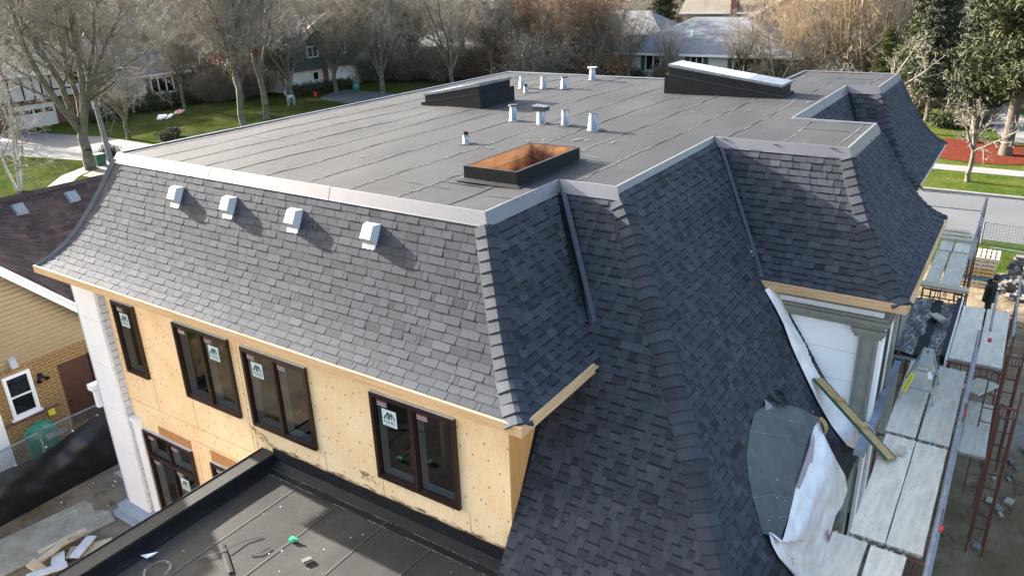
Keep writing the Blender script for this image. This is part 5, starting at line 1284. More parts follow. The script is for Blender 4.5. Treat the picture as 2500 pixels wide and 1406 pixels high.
# ================================================================ GROUND, STREETS, LAWNS
def axis(lo, hi, dense): 
    out = [lo]; v = lo
    while v < hi:
        d = min(abs(v - dense[0]), abs(v - dense[1])) if not (dense[0] <= v <= dense[1]) else 0
        v += .9 if d == 0 else min(60, .9 + d * .18); out.append(min(v, hi))
    return out
gx_, gy_ = axis(-600, 600, (-24, 26)), axis(-300, 900, (-12, 32))
mb = MB()
def gh(x, y):
    b = G(x, y); n = 0
    if -20 < x < 22 and y < 24: n = .05 * math.sin(x * 1.9 + y * .7) * math.sin(y * 1.3) + .03 * math.sin(x * 4 + 2 * y)
    if -14.5 < x < 0 and y < 2: n *= .2
    return b + n
mb.grid([[(x, y, gh(x, y)) for x in gx_] for y in gy_]); tag(mb.build('ground', M['ground'], smooth=True, origin=(0, 0, 0)), kind='structure')
GZ = -7.7
def flat(name, pts, dz, mat):
    mb = MB(); mb.poly([(p[0], p[1], GZ + dz) for p in pts]); o = mb.build(name, mat, origin=(0, 0, 0)); return tag(o, kind='structure')
def slab(name, pts, dz, h, mat):
    mb = MB(); n = len(pts); mb.poly([(p[0], p[1], GZ + dz + h) for p in pts])
    for k in range(n): a, b = pts[k], pts[(k + 1) % n]; mb.poly([(a[0], a[1], GZ - .05), (b[0], b[1], GZ - .05), (b[0], b[1], GZ + dz + h), (a[0], a[1], GZ + dz + h)])
    return tag(mb.build(name, mat, origin=(0, 0, 0)), kind='structure')
flat('road', [(-44, 27.7), (14, 27.7), (70, 29), (70, 36.6), (14, 35.2), (-44, 34.6)], .012, M['asphalt'])
slab('kerb', [(-40, 34.62), (14, 35.22), (70, 36.6), (70, 36.85), (14, 35.5), (-40, 34.9)], 0, .13, M['kerb'])
slab('verge', [(-40, 34.92), (14, 35.52), (70, 36.9), (70, 41), (14, 39.9), (-40, 39.6)], 0, .10, M['lawn2'])
slab('sidewalk', [(-40, 39.62), (14, 39.92), (70, 41.02), (70, 42.5), (14, 41.35), (-40, 41.0)], 0, .12, M['concrete'])
slab('lawn', [(-20, 41.02), (14, 41.37), (60, 42.5), (60, 62), (-20, 62)], 0, .10, M['lawn2'])
mb = MB(); c = [(4.4 + 4.8 * math.cos(a) * (1 + .08 * math.sin(3 * a)), 45.9 + 3.4 * math.sin(a) * (1 + .06 * math.sin(4 * a)), GZ + .125) for a in [k * 2 * PI / 40 for k in range(40)]]
mb.poly(c); tag(mb.build('mulch_bed', M['mulch'], origin=(0, 0, 0)), kind='structure')
flat('driveway', [(6.0, 49.5), (7.9, 49.5), (9.5, 58), (8, 62.5), (6.6, 60), (5.2, 64.5), (2.5, 66), (3.2, 62)], .115, M['concrete'])
flat('side_street', [(-44, 27.7), (-46.5, 24.5), (-48.9, 24.1), (-56, 24.2), (-62, 23.0), (-66.5, 22.4), (-66.6, 18.5), (-60, 15.0), (-53.6, 17.2), (-48.4, 18.3), (-46.6, 19.6), (-44, 21), (-34, 26), (-34, 34.6), (-44, 34.6)], .016, M['asphalt'])
flat('footpath', [(-40.5, 11.2), (-42.3, 12.5), (-45.2, 15.1), (-46.6, 17.7), (-46.6, 19.5), (-45.5, 20.2), (-44.4, 18.8), (-45.2, 17.6), (-43.7, 15.4), (-41.6, 13.6), (-39.4, 12.0)], .022, M['concrete'])
slab('lawn', [(-68, -2), (-40, -2), (-40.3, 11.2), (-42.3, 12.5), (-45.1, 15.1), (-46.4, 17.5), (-48.3, 18.0), (-53.4, 16.8), (-57, 14.4), (-68, 12)], 0, .03, M['lawn'])
slab('lawn', [(-49.2, 24.6), (-56, 24.6), (-61.5, 26.6), (-64.5, 29.5), (-66.6, 33.4), (-66.8, 45), (-58, 47.5), (-49, 46), (-46, 36), (-46.5, 28)], 0, .03, M['lawn'])
mb = MB(); mb.poly([(-41.5, 15.6, GZ + .06), (-43.5, 15.6, GZ + .06), (-45.1, 17.8, GZ + .06), (-44.6, 18.6, GZ + .06), (-42, 20, GZ + .06), (-40, 17, GZ + .06)]); tag(mb.build('mulch_bed', basic('dry_leaf_bed', (.22, .18, .13), (.12, .10, .075), rough=.95, scale=4, fine=.4, fscale=14), origin=(0, 0, 0)), kind='structure')
slab('driveway', [(-54.5, 46.3), (-49.5, 45.5), (-46.5, 50), (-49, 52), (-58, 53)], 0, .05, M['asphalt'])

# ================================================================ FAR HOUSES
def hwin(parent, ax, p, a0, a1, z0, z1, n=2, tr=.12, sill=False, fmat='whitetrim', s=1):
    # ax 'x': wall plane x = p facing +x ; ax 'y': wall plane y = p facing -y
    mb = MB()
    def b(a, b_, c, d, e, m_):
        if ax == 'x': m_.box(p, a, c, p + e, b_, d)
        else: m_.box(a, p - e, c, b_, p, d)
    b(a0, a0 + tr, z0, z1, .08, mb); b(a1 - tr, a1, z0, z1, .08, mb); b(a0 + tr, a1 - tr, z0, z0 + tr, .08, mb); b(a0 + tr, a1 - tr, z1 - tr, z1, .08, mb)
    for k in range(1, n): q = a0 + (a1 - a0) * k / n; b(q - tr / 2, q + tr / 2, z0 + tr, z1 - tr, .075, mb)
    if sill: b(a0 - .1, a1 + .1, z0 - .14, z0 - .001, .16, mb)
    w = mb.build('window', M[fmat], parent); g = MB(); b(a0 + tr, a1 - tr, z0 + tr, z1 - tr, .02, g); g.build('window_pane', M['glassdark'], w); return w
def roofm(parent, quads, mat, trim=None, name='roof', th=.18):
    mb = MB()
    for q in quads:
        mb.poly(q); mb.poly([(p[0], p[1], p[2] - th) for p in q][::-1])
        for k in range(len(q)): a, c = q[k], q[(k + 1) % len(q)]; mb.poly([a, c, (c[0], c[1], c[2] - th), (a[0], a[1], a[2] - th)])
    return mb.build(name, mat, parent)
# half-timbered house
h = thing('half_timbered_house', (-70, 30, GZ), 'half-timbered white and brick house with beige and brown roofs beyond the left lawn', 'house')
mb = MB(); mb.box(-76, 20.5, GZ - .2, -66.9, 33.3, -5.45); mb.box(-76, 33.31, GZ - .2, -68.0, 40.2, -4.6); mb.build('brick_wall', M['brickred'], h)
mb = MB(); mb.box(-76, 21.2, -5.45, -66.6, 33.4, -3.0); mb.build('upper_wall', M['cream'], h)
mb = MB()
for y in (21.25, 22.6, 23.7, 24.6, 25.3, 26.2, 29.9, 33.2): mb.box(-66.6, y, -5.3, -66.55, y + .14, -3.1)
mb.box(-66.6, 21.2, -5.47, -66.54, 33.4, -5.3); mb.box(-66.6, 26.3, -4.75, -66.56, 28.0, -4.6); mb.box(-66.6, 29.9, -4.7, -66.56, 33.2, -4.55); mb.build('timber', M['darkbeam'], h)
mb = MB(); mb.box(-66.9, 22.3, GZ, -66.78, 26.2, -5.75); gd = mb.build('garage_door', M['cream'], h)
mb = MB()
for k in range(4): mb.box(-66.78, 22.6 + k * .9, -6.5, -66.76, 23.3 + k * .9, -6.15)
mb.build('garage_window', M['glassdark'], gd)
hwin(h, 'x', -66.6, 27.6, 28.9, -4.55, -3.3); hwin(h, 'x', -66.6, 30.6, 32.1, -4.5, -3.3, 2); hwin(h, 'x', -68, 36.6, 39.2, -6.6, -4.95, 3, .14, True); hwin(h, 'x', -66.9, 29.6, 30.4, -7.2, -5.8, 1); hwin(h, 'x', -68, 34.0, 34.9, -7.4, -5.2, 1, .14)
mb = MB(); mb.box(-68, 35.1, GZ, -67.9, 36.0, -5.4); mb.build('front_door', M['whitetrim'], h)
roofm(h, [[(-66, 20.4, -3.05), (-66, 27.0, -3.05), (-71, 27.0, -.9), (-71, 22.8, -.9)], [(-66, 20.4, -3.05), (-71, 22.8, -.9), (-77, 20.4, -3.05)]], M['beige_roof'])
roofm(h, [[(-66, 27.0, -3.05), (-66, 33.8, -3.05), (-71, 33.8, -.9), (-71, 27.0, -.9)], [(-67.3, 33.81, -4.55), (-67.3, 41.0, -4.55), (-71, 39.2, -2.3), (-71, 33.81, -2.0)], [(-67.3, 41, -4.55), (-76, 41, -4.55), (-71, 39.2, -2.3)]], M['brownroof2'])
mb = MB(); mb.box(-66.05, 20.4, -3.3, -65.95, 33.8, -3.06); mb.box(-67.32, 33.85, -4.8, -67.22, 41, -4.56); mb.build('gutter', M['whitetrim'], h)
# teal gabled house
h = thing('teal_gabled_house', (-60, 53, GZ), 'teal-sided gabled house with white lower storey and a broad pale rake board', 'house')
mb = MB(); mb.box(-70, 48.2, GZ - .2, -60.0, 58.6, -5.3); mb.build('lower_wall', M['whitewall'], h)
mb = MB(); mb.poly([(-60, 48.2, -5.3), (-60, 58.6, -5.3), (-60, 58.6, -2.4), (-60, 54.0, -.1), (-60, 48.2, -2.9)]); mb.poly([(-59.999, 48.2, -5.3), (-70, 48.2, -5.3), (-70, 48.2, -2.9), (-59.999, 48.2, -2.9)]); mb.build('teal_wall', M['teal'], h)
mb = MB(); mb.box(-60, 52.6, GZ, -59.9, 53.3, -5.4); mb.box(-60.0, 48.3, -5.45, -59.7, 58.5, -5.25); mb.build('brick_pier', M['brickred'], h)
roofm(h, [[(-59.3, 47.4, -3.2), (-59.3, 54.0, .15), (-70, 54.0, .15), (-70, 47.4, -3.2)], [(-59.3, 54.0, .15), (-59.3, 59.6, -2.6), (-70, 59.6, -2.6), (-70, 54.0, .15)]], M['brownroof2'])
mb = MB(); mb.bar((-59.25, 47.3, -3.1), (-59.25, 54.1, .35), .12, .75, (0, 0, 1)); mb.bar((-59.25, 53.9, .35), (-59.25, 59.6, -2.5), .12, .35, (0, 0, 1)); mb.build('rake_board', basic('pinkish_rake_board', (.66, .53, .44), rough=.7), h)
hwin(h, 'x', -60, 50.6, 52.2, -4.2, -3.0); hwin(h, 'x', -60, 55.4, 56.4, -4.2, -3.0); hwin(h, 'x', -60, 51.0, 51.9, -6.6, -5.7, 1, .08)
mb = MB(); mb.box(-60, 54.0, GZ, -59.93, 57.6, -5.6); mb.build('garage_door', M['white_foam'], h)
# two grey-roofed houses in the middle distance
h = thing('grey_roofed_house', (-57, 77, GZ), 'low house with wide grey-violet roof behind the skylight', 'house')
mb = MB(); mb.box(-66, 75.5, GZ - .3, -50.5, 86, -4.9); mb.build('wall', M['darkbeam'], h)
roofm(h, [[(-66.5, 74.5, -5.0), (-49.5, 74.5, -5.0), (-53, 80.5, -2.3), (-63, 80.5, -2.3)], [(-49.5, 74.5, -5.0), (-49.5, 86.5, -5.0), (-53, 80.5, -2.3)], [(-66.5, 74.5, -5), (-63, 80.5, -2.3), (-66.5, 86.5, -5)]], M['greyroof2'])
mb = MB(); mb.box(-66.5, 74.4, -5.35, -49.5, 74.52, -5.0); mb.build('fascia', basic('tan_fascia', (.35, .31, .24), rough=.8), h)
mb = MB(); mb.box(-60.2, 75.40, -6.9, -57.2, 75.49, -5.6); mb.build('blue_door', basic('blue_door_paint', (.02, .03, .10), rough=.5), h)
h = thing('hip_roofed_house', (-78, 100, GZ), 'far house with blue-grey hip roof and a small white flue on its ridge', 'house')
mb = MB(); mb.box(-84, 96, GZ - .3, -64, 106, -3.2); mb.build('wall', M['beigewall'], h)
roofm(h, [[(-85, 95, -3.2), (-63, 95, -3.2), (-70, 101, .1), (-77, 101, .1)], [(-63, 95, -3.2), (-63, 107, -3.2), (-70, 101, .1)], [(-85, 95, -3.2), (-77, 101, .1), (-85, 107, -3.2)]], M['greyroof2'])
mb = MB(); mb.tube([(-77, 100.5, -.2), (-77, 100.5, 1.2)], .45, 10); mb.build('flue', M['whitetrim'], h)
h = thing('brick_house', (-42, 92, GZ), 'brown brick house with white windows behind the orange-leaved trees', 'house')
mb = MB(); mb.box(-56, 90, GZ - .3, -36, 98, -4.4); mb.build('wall', M['beigewall'], h)
roofm(h, [[(-57, 89, -4.4), (-35, 89, -4.4), (-39, 94, -1.6), (-53, 94, -1.6)], [(-35, 89, -4.4), (-35, 99, -4.4), (-39, 94, -1.6)]], M['greyroof2'])
for x in (-53, -49.8, -42, -39.5): hwin(h, 'y', 90, x, x + 1.6, -6.4, -4.9, 2, .14)
# white bungalow
h = thing('white_bungalow', (-24, 77, GZ), 'white painted bungalow with blue-grey hip roof and green shutters beyond the right skylight', 'house')
mb = MB(); mb.box(-33.4, 72.6, GZ - .3, -13.6, 84, -4.85); mb.build('wall', M['whitewall'], h)
roofm(h, [[(-34.6, 71.7, -4.95), (-12.6, 71.7, -4.95), (-20.9, 78.4, -1.55), (-26.6, 78.4, -1.55)], [(-12.6, 71.7, -4.95), (-12.6, 85, -4.95), (-20.9, 78.4, -1.55)], [(-34.6, 71.7, -4.95), (-26.6, 78.4, -1.55), (-34.6, 85, -4.95)]], M['greyroof'])
mb = MB(); mb.box(-34.65, 71.6, -5.15, -12.55, 71.72, -4.93); mb.build('gutter', M['whitetrim'], h)
mb = MB(); mb.tube([(-25.5, 75.0, -3.5), (-25.5, 75.0, -2.75)], .1, 8); mb.build('roof_pipe', M['whitetrim'], h)
for x0, x1, z0 in ((-29.9, -28.0, -6.9), (-24.7, -23.2, -6.6), (-20.0, -17.6, -6.9), (-16.2, -14.8, -6.6)):
    hwin(h, 'y', 72.6, x0, x1, z0, -5.15, 2, .14, True)
    mb = MB(); mb.box(x0 - .52, 72.53, z0, x0 - .02, 72.6, -5.15); mb.box(x1 + .02, 72.53, z0, x1 + .52, 72.6, -5.15); mb.build('shutter', M['shutter'], h)
# beige house far behind, with chimney
h = thing('beige_house', (-35, 113, GZ), 'far beige house with mossy brown roof and a brick chimney above the bungalow roof', 'house')
mb = MB(); mb.box(-41, 111, GZ - .3, -28.8, 119, -2.8); mb.build('wall', M['beigewall'], h)
roofm(h, [[(-41.3, 110.2, -2.7), (-28.5, 110.2, -2.7), (-28.5, 116, 3.3), (-40.6, 116, 3.3)]], basic('mossy_brown_roof', (.21, .185, .14), (.15, .135, .10), rough=.95, scale=.6))
mb = MB(); mb.box(-33.2, 110.0, GZ, -32.2, 111.2, 4.2); mb.build('chimney', M['brickred'], h)
mb = MB(); mb.box(-41.3, 110.05, -2.95, -28.5, 110.2, -2.7); mb.build('gutter', M['whitetrim'], h)
hwin(h, 'y', 111, -31.6, -29.8, -4.6, -3.2, 2, .12); hwin(h, 'y', 111, -39.2, -36.8, -5.5, -3.4, 2, .1, fmat='beigewall')
# blue house
h = thing('blue_sided_house', (-18, 92, GZ), 'slate-blue sided house with white rake boards and a tall brick chimney', 'house')
mb = MB(); mb.poly([(-24.6, 89, GZ), (-11, 89, GZ), (-11, 89, -4.4), (-18.2, 89, .3), (-24.6, 89, -2.7)]); mb.box(-24.6, 89.01, GZ, -11, 99, -4.5); mb.build('wall', M['bluesiding'], h)
roofm(h, [[(-25.4, 88.2, -3.1), (-18.2, 88.2, .55), (-18.2, 99, .55), (-25.4, 99, -3.1)], [(-18.2, 88.2, .55), (-10.2, 88.2, -4.9), (-10.2, 99, -4.9), (-18.2, 99, .55)]], M['beige_roof'])
mb = MB(); mb.bar((-25.4, 88.1, -3.0), (-18.2, 88.1, .65), .1, .35); mb.bar((-18.2, 88.1, .65), (-10.2, 88.1, -4.8), .1, .35); mb.box(-17.2, 88.85, -2.6, -13.6, 88.99, -2.35); mb.build('rake_board', M['whitetrim'], h)
mb = MB(); mb.box(-20.4, 88.3, GZ, -19.3, 88.98, -3.4); mb.box(-19.0, 92, -1, -17.9, 93, 2.6); mb.build('chimney', M['beigewall'], h)
hwin(h, 'y', 89, -16.6, -15.2, -2.2, -1.0, 2, .12); hwin(h, 'y', 89, -15.2, -13.4, -6.6, -5.2, 2, .12)
# house half hidden behind the right-hand spruces
h = thing('pale_house', (12, 78, GZ), 'pale house glimpsed through the spruce branches at the right edge', 'house')
mb = MB(); mb.box(-4, 78, GZ - .3, 26, 88, -4.9); mb.build('wall', M['whitewall'], h)
roofm(h, [[(-5, 77, -4.9), (27, 77, -4.9), (22, 83, -2.4), (0, 83, -2.4)]], M['greyroof2'])
for x in (-1, 4.5, 9, 14): hwin(h, 'y', 78, x, x + 1.8, -6.6, -5.3, 2, .12)

def car(loc, rz, mat, label):
    c = thing('parked_car', loc, label, 'car', 'cars parked beyond the spruces')
    prof = [(-2.2, .35), (-2.25, .75), (-1.7, .95), (-1.25, 1.42), (.55, 1.45), (1.2, .98), (2.1, .82), (2.25, .5), (2.2, .35)]
    mb = MB(); w = .88
    o = Vector(loc)
    L = [[o + Vector((x, s * (w if z < 1 else w * .82), z)) for x, z in prof] for s in (-1, 1)]
    mb.poly(L[0][::-1]); mb.poly(L[1]); mb.grid([L[0] + [L[0][0]], L[1] + [L[1][0]]]); mb.build('body', mat, c)
    mb = MB()
    for s in (-1, 1): mb.poly([o + Vector((x, s * .80, z)) for x, z in ((-1.45, 1.0), (-1.15, 1.36), (.45, 1.38), (1.0, 1.0))])
    mb.poly([o + Vector((x, y, z)) for x, y, z in ((.62, -.68, 1.43), (.62, .68, 1.43), (1.16, .72, 1.03), (1.16, -.72, 1.03))]); mb.poly([o + Vector((x, y, z)) for x, y, z in ((-1.3, -.66, 1.41), (-1.3, .66, 1.41), (-1.68, .7, 1.0), (-1.68, -.7, 1.0))]); mb.build('car_window', M['glassdark'], c)
    for x in (-1.35, 1.4):
        for s in (-1, 1): mb = MB(); mb.tube([o + Vector((x, s * .72, .33)), o + Vector((x, s * .90, .33))], .33, 14); mb.build('wheel', M['tyre'], c)
    c.rotation_euler.z = rz
car((-3.6, 71.6, GZ), .2, M['carpaint_b'], 'dark blue car just visible over the far bay roof'); car((-1.9, 66.2, GZ), .3, M['carpaint_w'], 'white car half hidden by the roof edge of the far bay'); car((1.6, 69.2, GZ + .1), .1, M['carpaint_w'], 'pale car parked on the driveway between the spruces')

# street furniture and garden things
lp = thing('street_lamp', (-46.0, 19.0, GZ), 'tall grey concrete street lamp with curved arm beside the forked tree', 'street lamp')
mb = MB(); mb.tube([(-46.0, 19.0, GZ), (-46.2, 18.8, GZ + 8.2)], [.19, .11], 10); mb.build('post', M['concrete'], lp)
mb = MB(); mb.tube([(-46.2, 18.8, GZ + 8.0), (-46.0, 19.2, GZ + 8.5), (-45.7, 20.0, GZ + 8.9), (-45.4, 20.9, GZ + 9.0)], [.06, .05, .05, .045], 7); mb.build('arm', M['zinc_tube'], lp)
mb = MB(); mb.tube([(-45.4, 20.8, GZ + 9.0), (-45.25, 21.3, GZ + 9.02), (-45.1, 21.8, GZ + 8.98)], [.08, .17, .05], 8); mb.build('lamp_head', M['white_metal'], lp)
mb = MB(); mb.box(-46.0, 17.75, GZ, -45.4, 18.35, GZ + .75); mb.box(-46.05, 17.7, GZ + .751, -45.35, 18.4, GZ + .8); tag(mb.build('utility_box', M['shutter']), 'small dark green utility box at the foot of the lamp post', 'utility box')
mb = MB(); r = random.Random(3)
for k in range(7): a = (-59.1 + r.uniform(-.5, .5), 31.7 + r.uniform(-.5, .5), GZ + .1); mb.bar(a, (a[0] + r.uniform(-.5, .5), a[1] + .5, a[2] + r.uniform(.1, .3)), .4, .12)
tag(mb.build('deflated_decoration', M['wrap']), 'crumpled white inflatable decoration lying on the left lawn', 'decoration')
mb = MB()
for k in range(5): a = (-60.5 + r.uniform(-.4, .4), 34.0 + r.uniform(-.4, .4), GZ + .1); mb.bar(a, (a[0] + r.uniform(-.4, .4), a[1] + .4, a[2] + r.uniform(.1, .25)), .3, .1)
tag(mb.build('deflated_decoration', basic('pink_red_cloth', (.6, .12, .16), (.7, .5, .5), rough=.7)), 'crumpled red and pink inflatable decoration on the left lawn', 'decoration')
# white deer figure
o = Vector((-53.6, 42.0, GZ)); mb = MB()
mb.tube([o + Vector(p) for p in ((0, -.35, .85), (0, -.1, .92), (0, .3, .9), (0, .5, .8))], [.10, .17, .16, .10], 8)
mb.tube([o + Vector(p) for p in ((0, -.3, .95), (0, -.48, 1.25), (0, -.5, 1.42))], [.10, .065, .06], 7); mb.tube([o + Vector(p) for p in ((0, -.45, 1.45), (0, -.6, 1.43), (0, -.75, 1.36))], [.08, .06, .03], 7)
for s in (-1, 1):
    for y in (-.3, .4): mb.tube([o + Vector((s * .1, y, .8)), o + Vector((s * .11, y + .05, .42)), o + Vector((s * .11, y - .02, 0))], [.07, .035, .025], 6)
    mb.tube([o + Vector((s * .04, -.46, 1.5)), o + Vector((s * .16, -.42, 1.72)), o + Vector((s * .12, -.5, 1.92))], [.022, .02, .01], 5); mb.tube([o + Vector((s * .16, -.42, 1.72)), o + Vector((s * .26, -.5, 1.85))], [.018, .01], 5)
mb.tube([o + Vector((0, .5, .85)), o + Vector((0, .6, .72))], [.04, .02], 5)
tag(mb.build('lawn_deer', M['white_metal']), 'white lawn deer figure in front of the teal house', 'deer figure')
for k, (x, y, m_, l) in enumerate(((-57.9, 49.6, 'red', 'red garden ornament by the white garage wall'), (-54.5, 52.0, 'green_tarp', 'green wheeled bin in front of the teal house garage'), (-56.2, 47.6, 'red', 'second red ornament low in the shrubs before the teal house'))):
    mb = MB(); q_ = 1 if k == 1 else .45; mb.tube([(x, y, GZ), (x, y, GZ + .5 * q_), (x, y, GZ + 1.0 * q_)], [.28 * q_, .42 * q_, .3 * q_], 9); mb.tube([(x, y, GZ + 1.0 * q_), (x, y, GZ + 1.12 * q_)], [.36 * q_, .36 * q_], 9); tag(mb.build('bin' if k == 1 else 'ornament', M[m_]), l, 'bin' if k == 1 else 'ornament')
mb = MB(); mb.box(-56.6, 70.6, GZ, -53.6, 72.6, GZ + 1.6); mb.box(-56.7, 70.5, GZ + 1.6, -53.5, 72.7, GZ + 1.8); tag(mb.build('white_shed', M['white_metal']), 'white utility trailer just behind the roof edge by the left skylight', 'trailer')
mb = MB()
mb.tube([(-13.9, 86.9, -4.6), (-13.9, 86.85, -4.6)], .38, 14); mb.tube([(-13.9, 87.0, GZ), (-13.9, 87.0, -4.4)], .05, 6); tag(mb.build('red_sign', M['red']), 'round red sign beside the blue house', 'sign')

# ================================================================ TREES
def prisms(segs, n):
    A = np.array([s[0] for s in segs]); Bq = np.array([s[1] for s in segs]); ra = np.array([s[2] for s in segs])[:, None]; rb = np.array([s[3] for s in segs])[:, None]
    d = Bq - A; L = np.linalg.norm(d, axis=1, keepdims=True); d = d / np.maximum(L, 1e-6)
    ref = np.where(np.abs(d[:, 2:3]) < .9, np.array([[0, 0, 1.]]), np.array([[1., 0, 0]])); u = np.cross(d, ref); u /= np.maximum(np.linalg.norm(u, axis=1, keepdims=True), 1e-6); w = np.cross(d, u)
    N = len(A); V = np.zeros((N, 2 * n, 3))
    for k in range(n):
        a = 2 * PI * k / n; e = u * math.cos(a) + w * math.sin(a); V[:, k] = A + e * ra; V[:, n + k] = Bq + e * rb
    base = (np.arange(N) * 2 * n)[:, None]; F = []
    for k in range(n): k2 = (k + 1) % n; F.append(base + np.array([[k, k2, n + k2, n + k]]))
    return V.reshape(-1, 3), np.concatenate(F, 0)
def npmesh(name, parts, mats, tints=None, smooth=False):
    V, F, mi, off = [], [], [], 0
    for (v, f, m_) in parts: V.append(v); F.append(f + off); mi.append(np.full(len(f), m_)); off += len(v)
    V = np.concatenate(V); F = np.concatenate(F); mi = np.concatenate(mi)
    me = bpy.data.meshes.new(name); me.vertices.add(len(V)); me.vertices.foreach_set('co', V.ravel()); me.loops.add(F.size); me.loops.foreach_set('vertex_index', F.ravel().astype(np.int32))
    me.polygons.add(len(F)); me.polygons.foreach_set('loop_start', (np.arange(len(F)) * 4).astype(np.int32)); me.polygons.foreach_set('material_index', mi.astype(np.int32))
    for m_ in mats: me.materials.append(m_)
    at = me.attributes.new('tint', 'FLOAT', 'FACE'); at.data.foreach_set('value', np.random.RandomState(len(F)).rand(len(F)))
    me.update(calc_edges=True); me.validate(); return me
def leafquads(P, size, seed, asp=.55):
    rs = np.random.RandomState(seed); N = len(P); a = rs.normal(size=(N, 3)); a /= np.linalg.norm(a, axis=1, keepdims=True); b = np.cross(a, rs.normal(size=(N, 3))); b /= np.maximum(np.linalg.norm(b, axis=1, keepdims=True), 1e-6)
    s = size * rs.uniform(.6, 1.4, (N, 1)); a = a * s; b = b * s * asp
    V = np.stack([P - a - b, P + a - b, P + a + b, P - a + b], 1).reshape(-1, 3); F = np.arange(N * 4).reshape(N, 4); return V, F
def bare_tree(seed, H, tr, fork, nl, spread, dens=1., multi=False, up=.25, droop=0):
    r = random.Random(seed); trunk, twig, tips = [], [], []
    def rd(d, amt):
        return (d + Vector((r.gauss(0, amt), r.gauss(0, amt), r.gauss(0, amt)))).normalized()
    def side(d, ang):
        ax = d.cross(Vector((r.gauss(0, 1), r.gauss(0, 1), r.gauss(0, 1)))).normalized(); return (Matrix.Rotation(ang, 3, ax) @ d).normalized()
    def br(p, d, L, rad, lev):
        n = (0, 7, 6, 4, 3, 2)[lev]; nk = (0, 10, 7, 6, 4, 0)[lev] * dens; q = p; rr_ = rad
        for i in range(n):
            f = (i + 1) / n; d2 = rd(d, (.0, .10, .17, .2, .24, .28)[lev]); d2 = (d2 + Vector((0, 0, (up if lev < 3 else up * .35) * .28 - droop * (.25 if lev > 2 else 0)))).normalized()
            e = q + d2 * L / n; r1 = max(.009, rad * (1 - .72 * f)); (trunk if lev <= 2 else twig).append((tuple(q), tuple(e), rr_, r1)); d = d2
            if lev < 5 and (i > 0 or lev > 1):
                k = nk / n; k = int(k) + (1 if r.random() < k - int(k) else 0)
                for _ in range(k):
                    c = q.lerp(e, r.random()); br(c, side(d, r.uniform(.5, 1.05)), L * r.uniform(.36, .6) * (1.1 - .45 * f), max(.010, r1 * .55), lev + 1)
            q = e; rr_ = r1
        if lev >= 3: tips.append(tuple(q))
    base = Vector((0, 0, 0))
    if multi:
        for k in range(nl):
            a = k * 2 * PI / nl + r.uniform(-.4, .4); d = Vector((math.cos(a) * spread, math.sin(a) * spread, 1)).normalized(); br(base + Vector((math.cos(a) * tr * .6, math.sin(a) * tr * .6, 0)), d, H * r.uniform(.8, 1), tr * .6, 1)
    else:
        p = base; k = 4; off = Vector((0, 0, 0)); trunk.append(((0, 0, -.3), (0, 0, .15), tr * 1.45, tr * 1.12)); p = Vector((0, 0, .15))
        for i in range(k): e = Vector((r.gauss(0, .06) * fork * .3, r.gauss(0, .06) * fork * .3, fork * (i + 1) / k)) ; trunk.append((tuple(p), tuple(e), tr * (1.12 - .08 * i), tr * (1.04 - .08 * i))); p = e
        for q in range(nl):
            a = q * 2 * PI / nl + r.uniform(-.5, .5); s_ = spread * r.uniform(.4, 1.15) if q else spread * .15; br(p - Vector((0, 0, r.uniform(0, .3) * fork)), Vector((math.cos(a) * s_, math.sin(a) * s_, 1)).normalized(), (H - fork) * r.uniform(.75, 1.05), tr * r.uniform(.5, .72), 1)
    return trunk, twig, tips
def tree_obj(name, seed, bark='bark', tw='twig', leaves=None, leaf_n=0, leaf_size=.09, clump=None, **kw):
    trunk, twig, tips = bare_tree(seed, **kw); big = [s for s in trunk if s[2] > .05]; small = [s for s in trunk if s[2] <= .05]
    me1 = npmesh('trunk', [(*prisms(big, 8), 0)], [M[bark]])
    me1.polygons.foreach_set('use_smooth', [True] * len(me1.polygons))
    parts = [(*prisms(small + [s for s in twig if s[2] > .012], 4), 0), (*prisms([s for s in twig if s[2] <= .012] or twig[:1], 3), 0)]
    me2 = npmesh('crown', parts, [M[tw]]); me3 = None
    if leaves:
        rs = random.Random(seed + 1); T_ = np.array(tips)
        if clump: cs = [T_[rs.randrange(len(T_))] for _ in range(clump)]; P = np.array([c + np.array([rs.gauss(0, .35), rs.gauss(0, .35), rs.gauss(0, .3)]) for c in cs for _ in range(leaf_n // clump)])
        else: P = np.array([T_[rs.randrange(len(T_))] + np.array([rs.gauss(0, .12) for _ in range(3)]) for _ in range(leaf_n)])
        me3 = npmesh('leaves', [(*leafquads(P, leaf_size, seed), 0)], [M[leaves]])
    return me1, me2, me3
def put_tree(tpl, loc, rz, sc, label, group=None, name='bare_tree', cat='tree'):
    root = thing(name, loc, label, cat, group); root.rotation_euler.z = rz; root.scale = (sc, sc, sc) if not isinstance(sc, tuple) else sc
    for nm, me in zip(('trunk', 'crown', 'leaves'), tpl):
        if me: o = bpy.data.objects.new(nm, me); COL.objects.link(o); o.parent = root
    return root
TA = tree_obj('a', 11, H=16, tr=.32, fork=2.6, nl=6, spread=.5, dens=1.2)
TB = tree_obj('b', 12, H=15, tr=.25, fork=4.5, nl=6, spread=.55, dens=1.2, leaves='leaf_red', leaf_n=420, clump=5)
TC = tree_obj('c', 13, H=14, tr=.30, fork=3.2, nl=6, spread=.75, leaves='leaf_gold', leaf_n=160, clump=4)
TD = tree_obj('d', 14, H=13, tr=.26, fork=2.2, nl=7, spread=.8, tw='twig_warm', leaves='leaf_orange', leaf_n=2600, leaf_size=.085)
TE = tree_obj('e', 15, bark='bark_pale', tw='twig_warm', H=15, tr=.30, fork=1.0, nl=6, spread=.6, multi=True, dens=1.15)
TF = tree_obj('f', 16, bark='birch', H=11, tr=.17, fork=1.2, nl=3, spread=.28, multi=True, dens=.8)
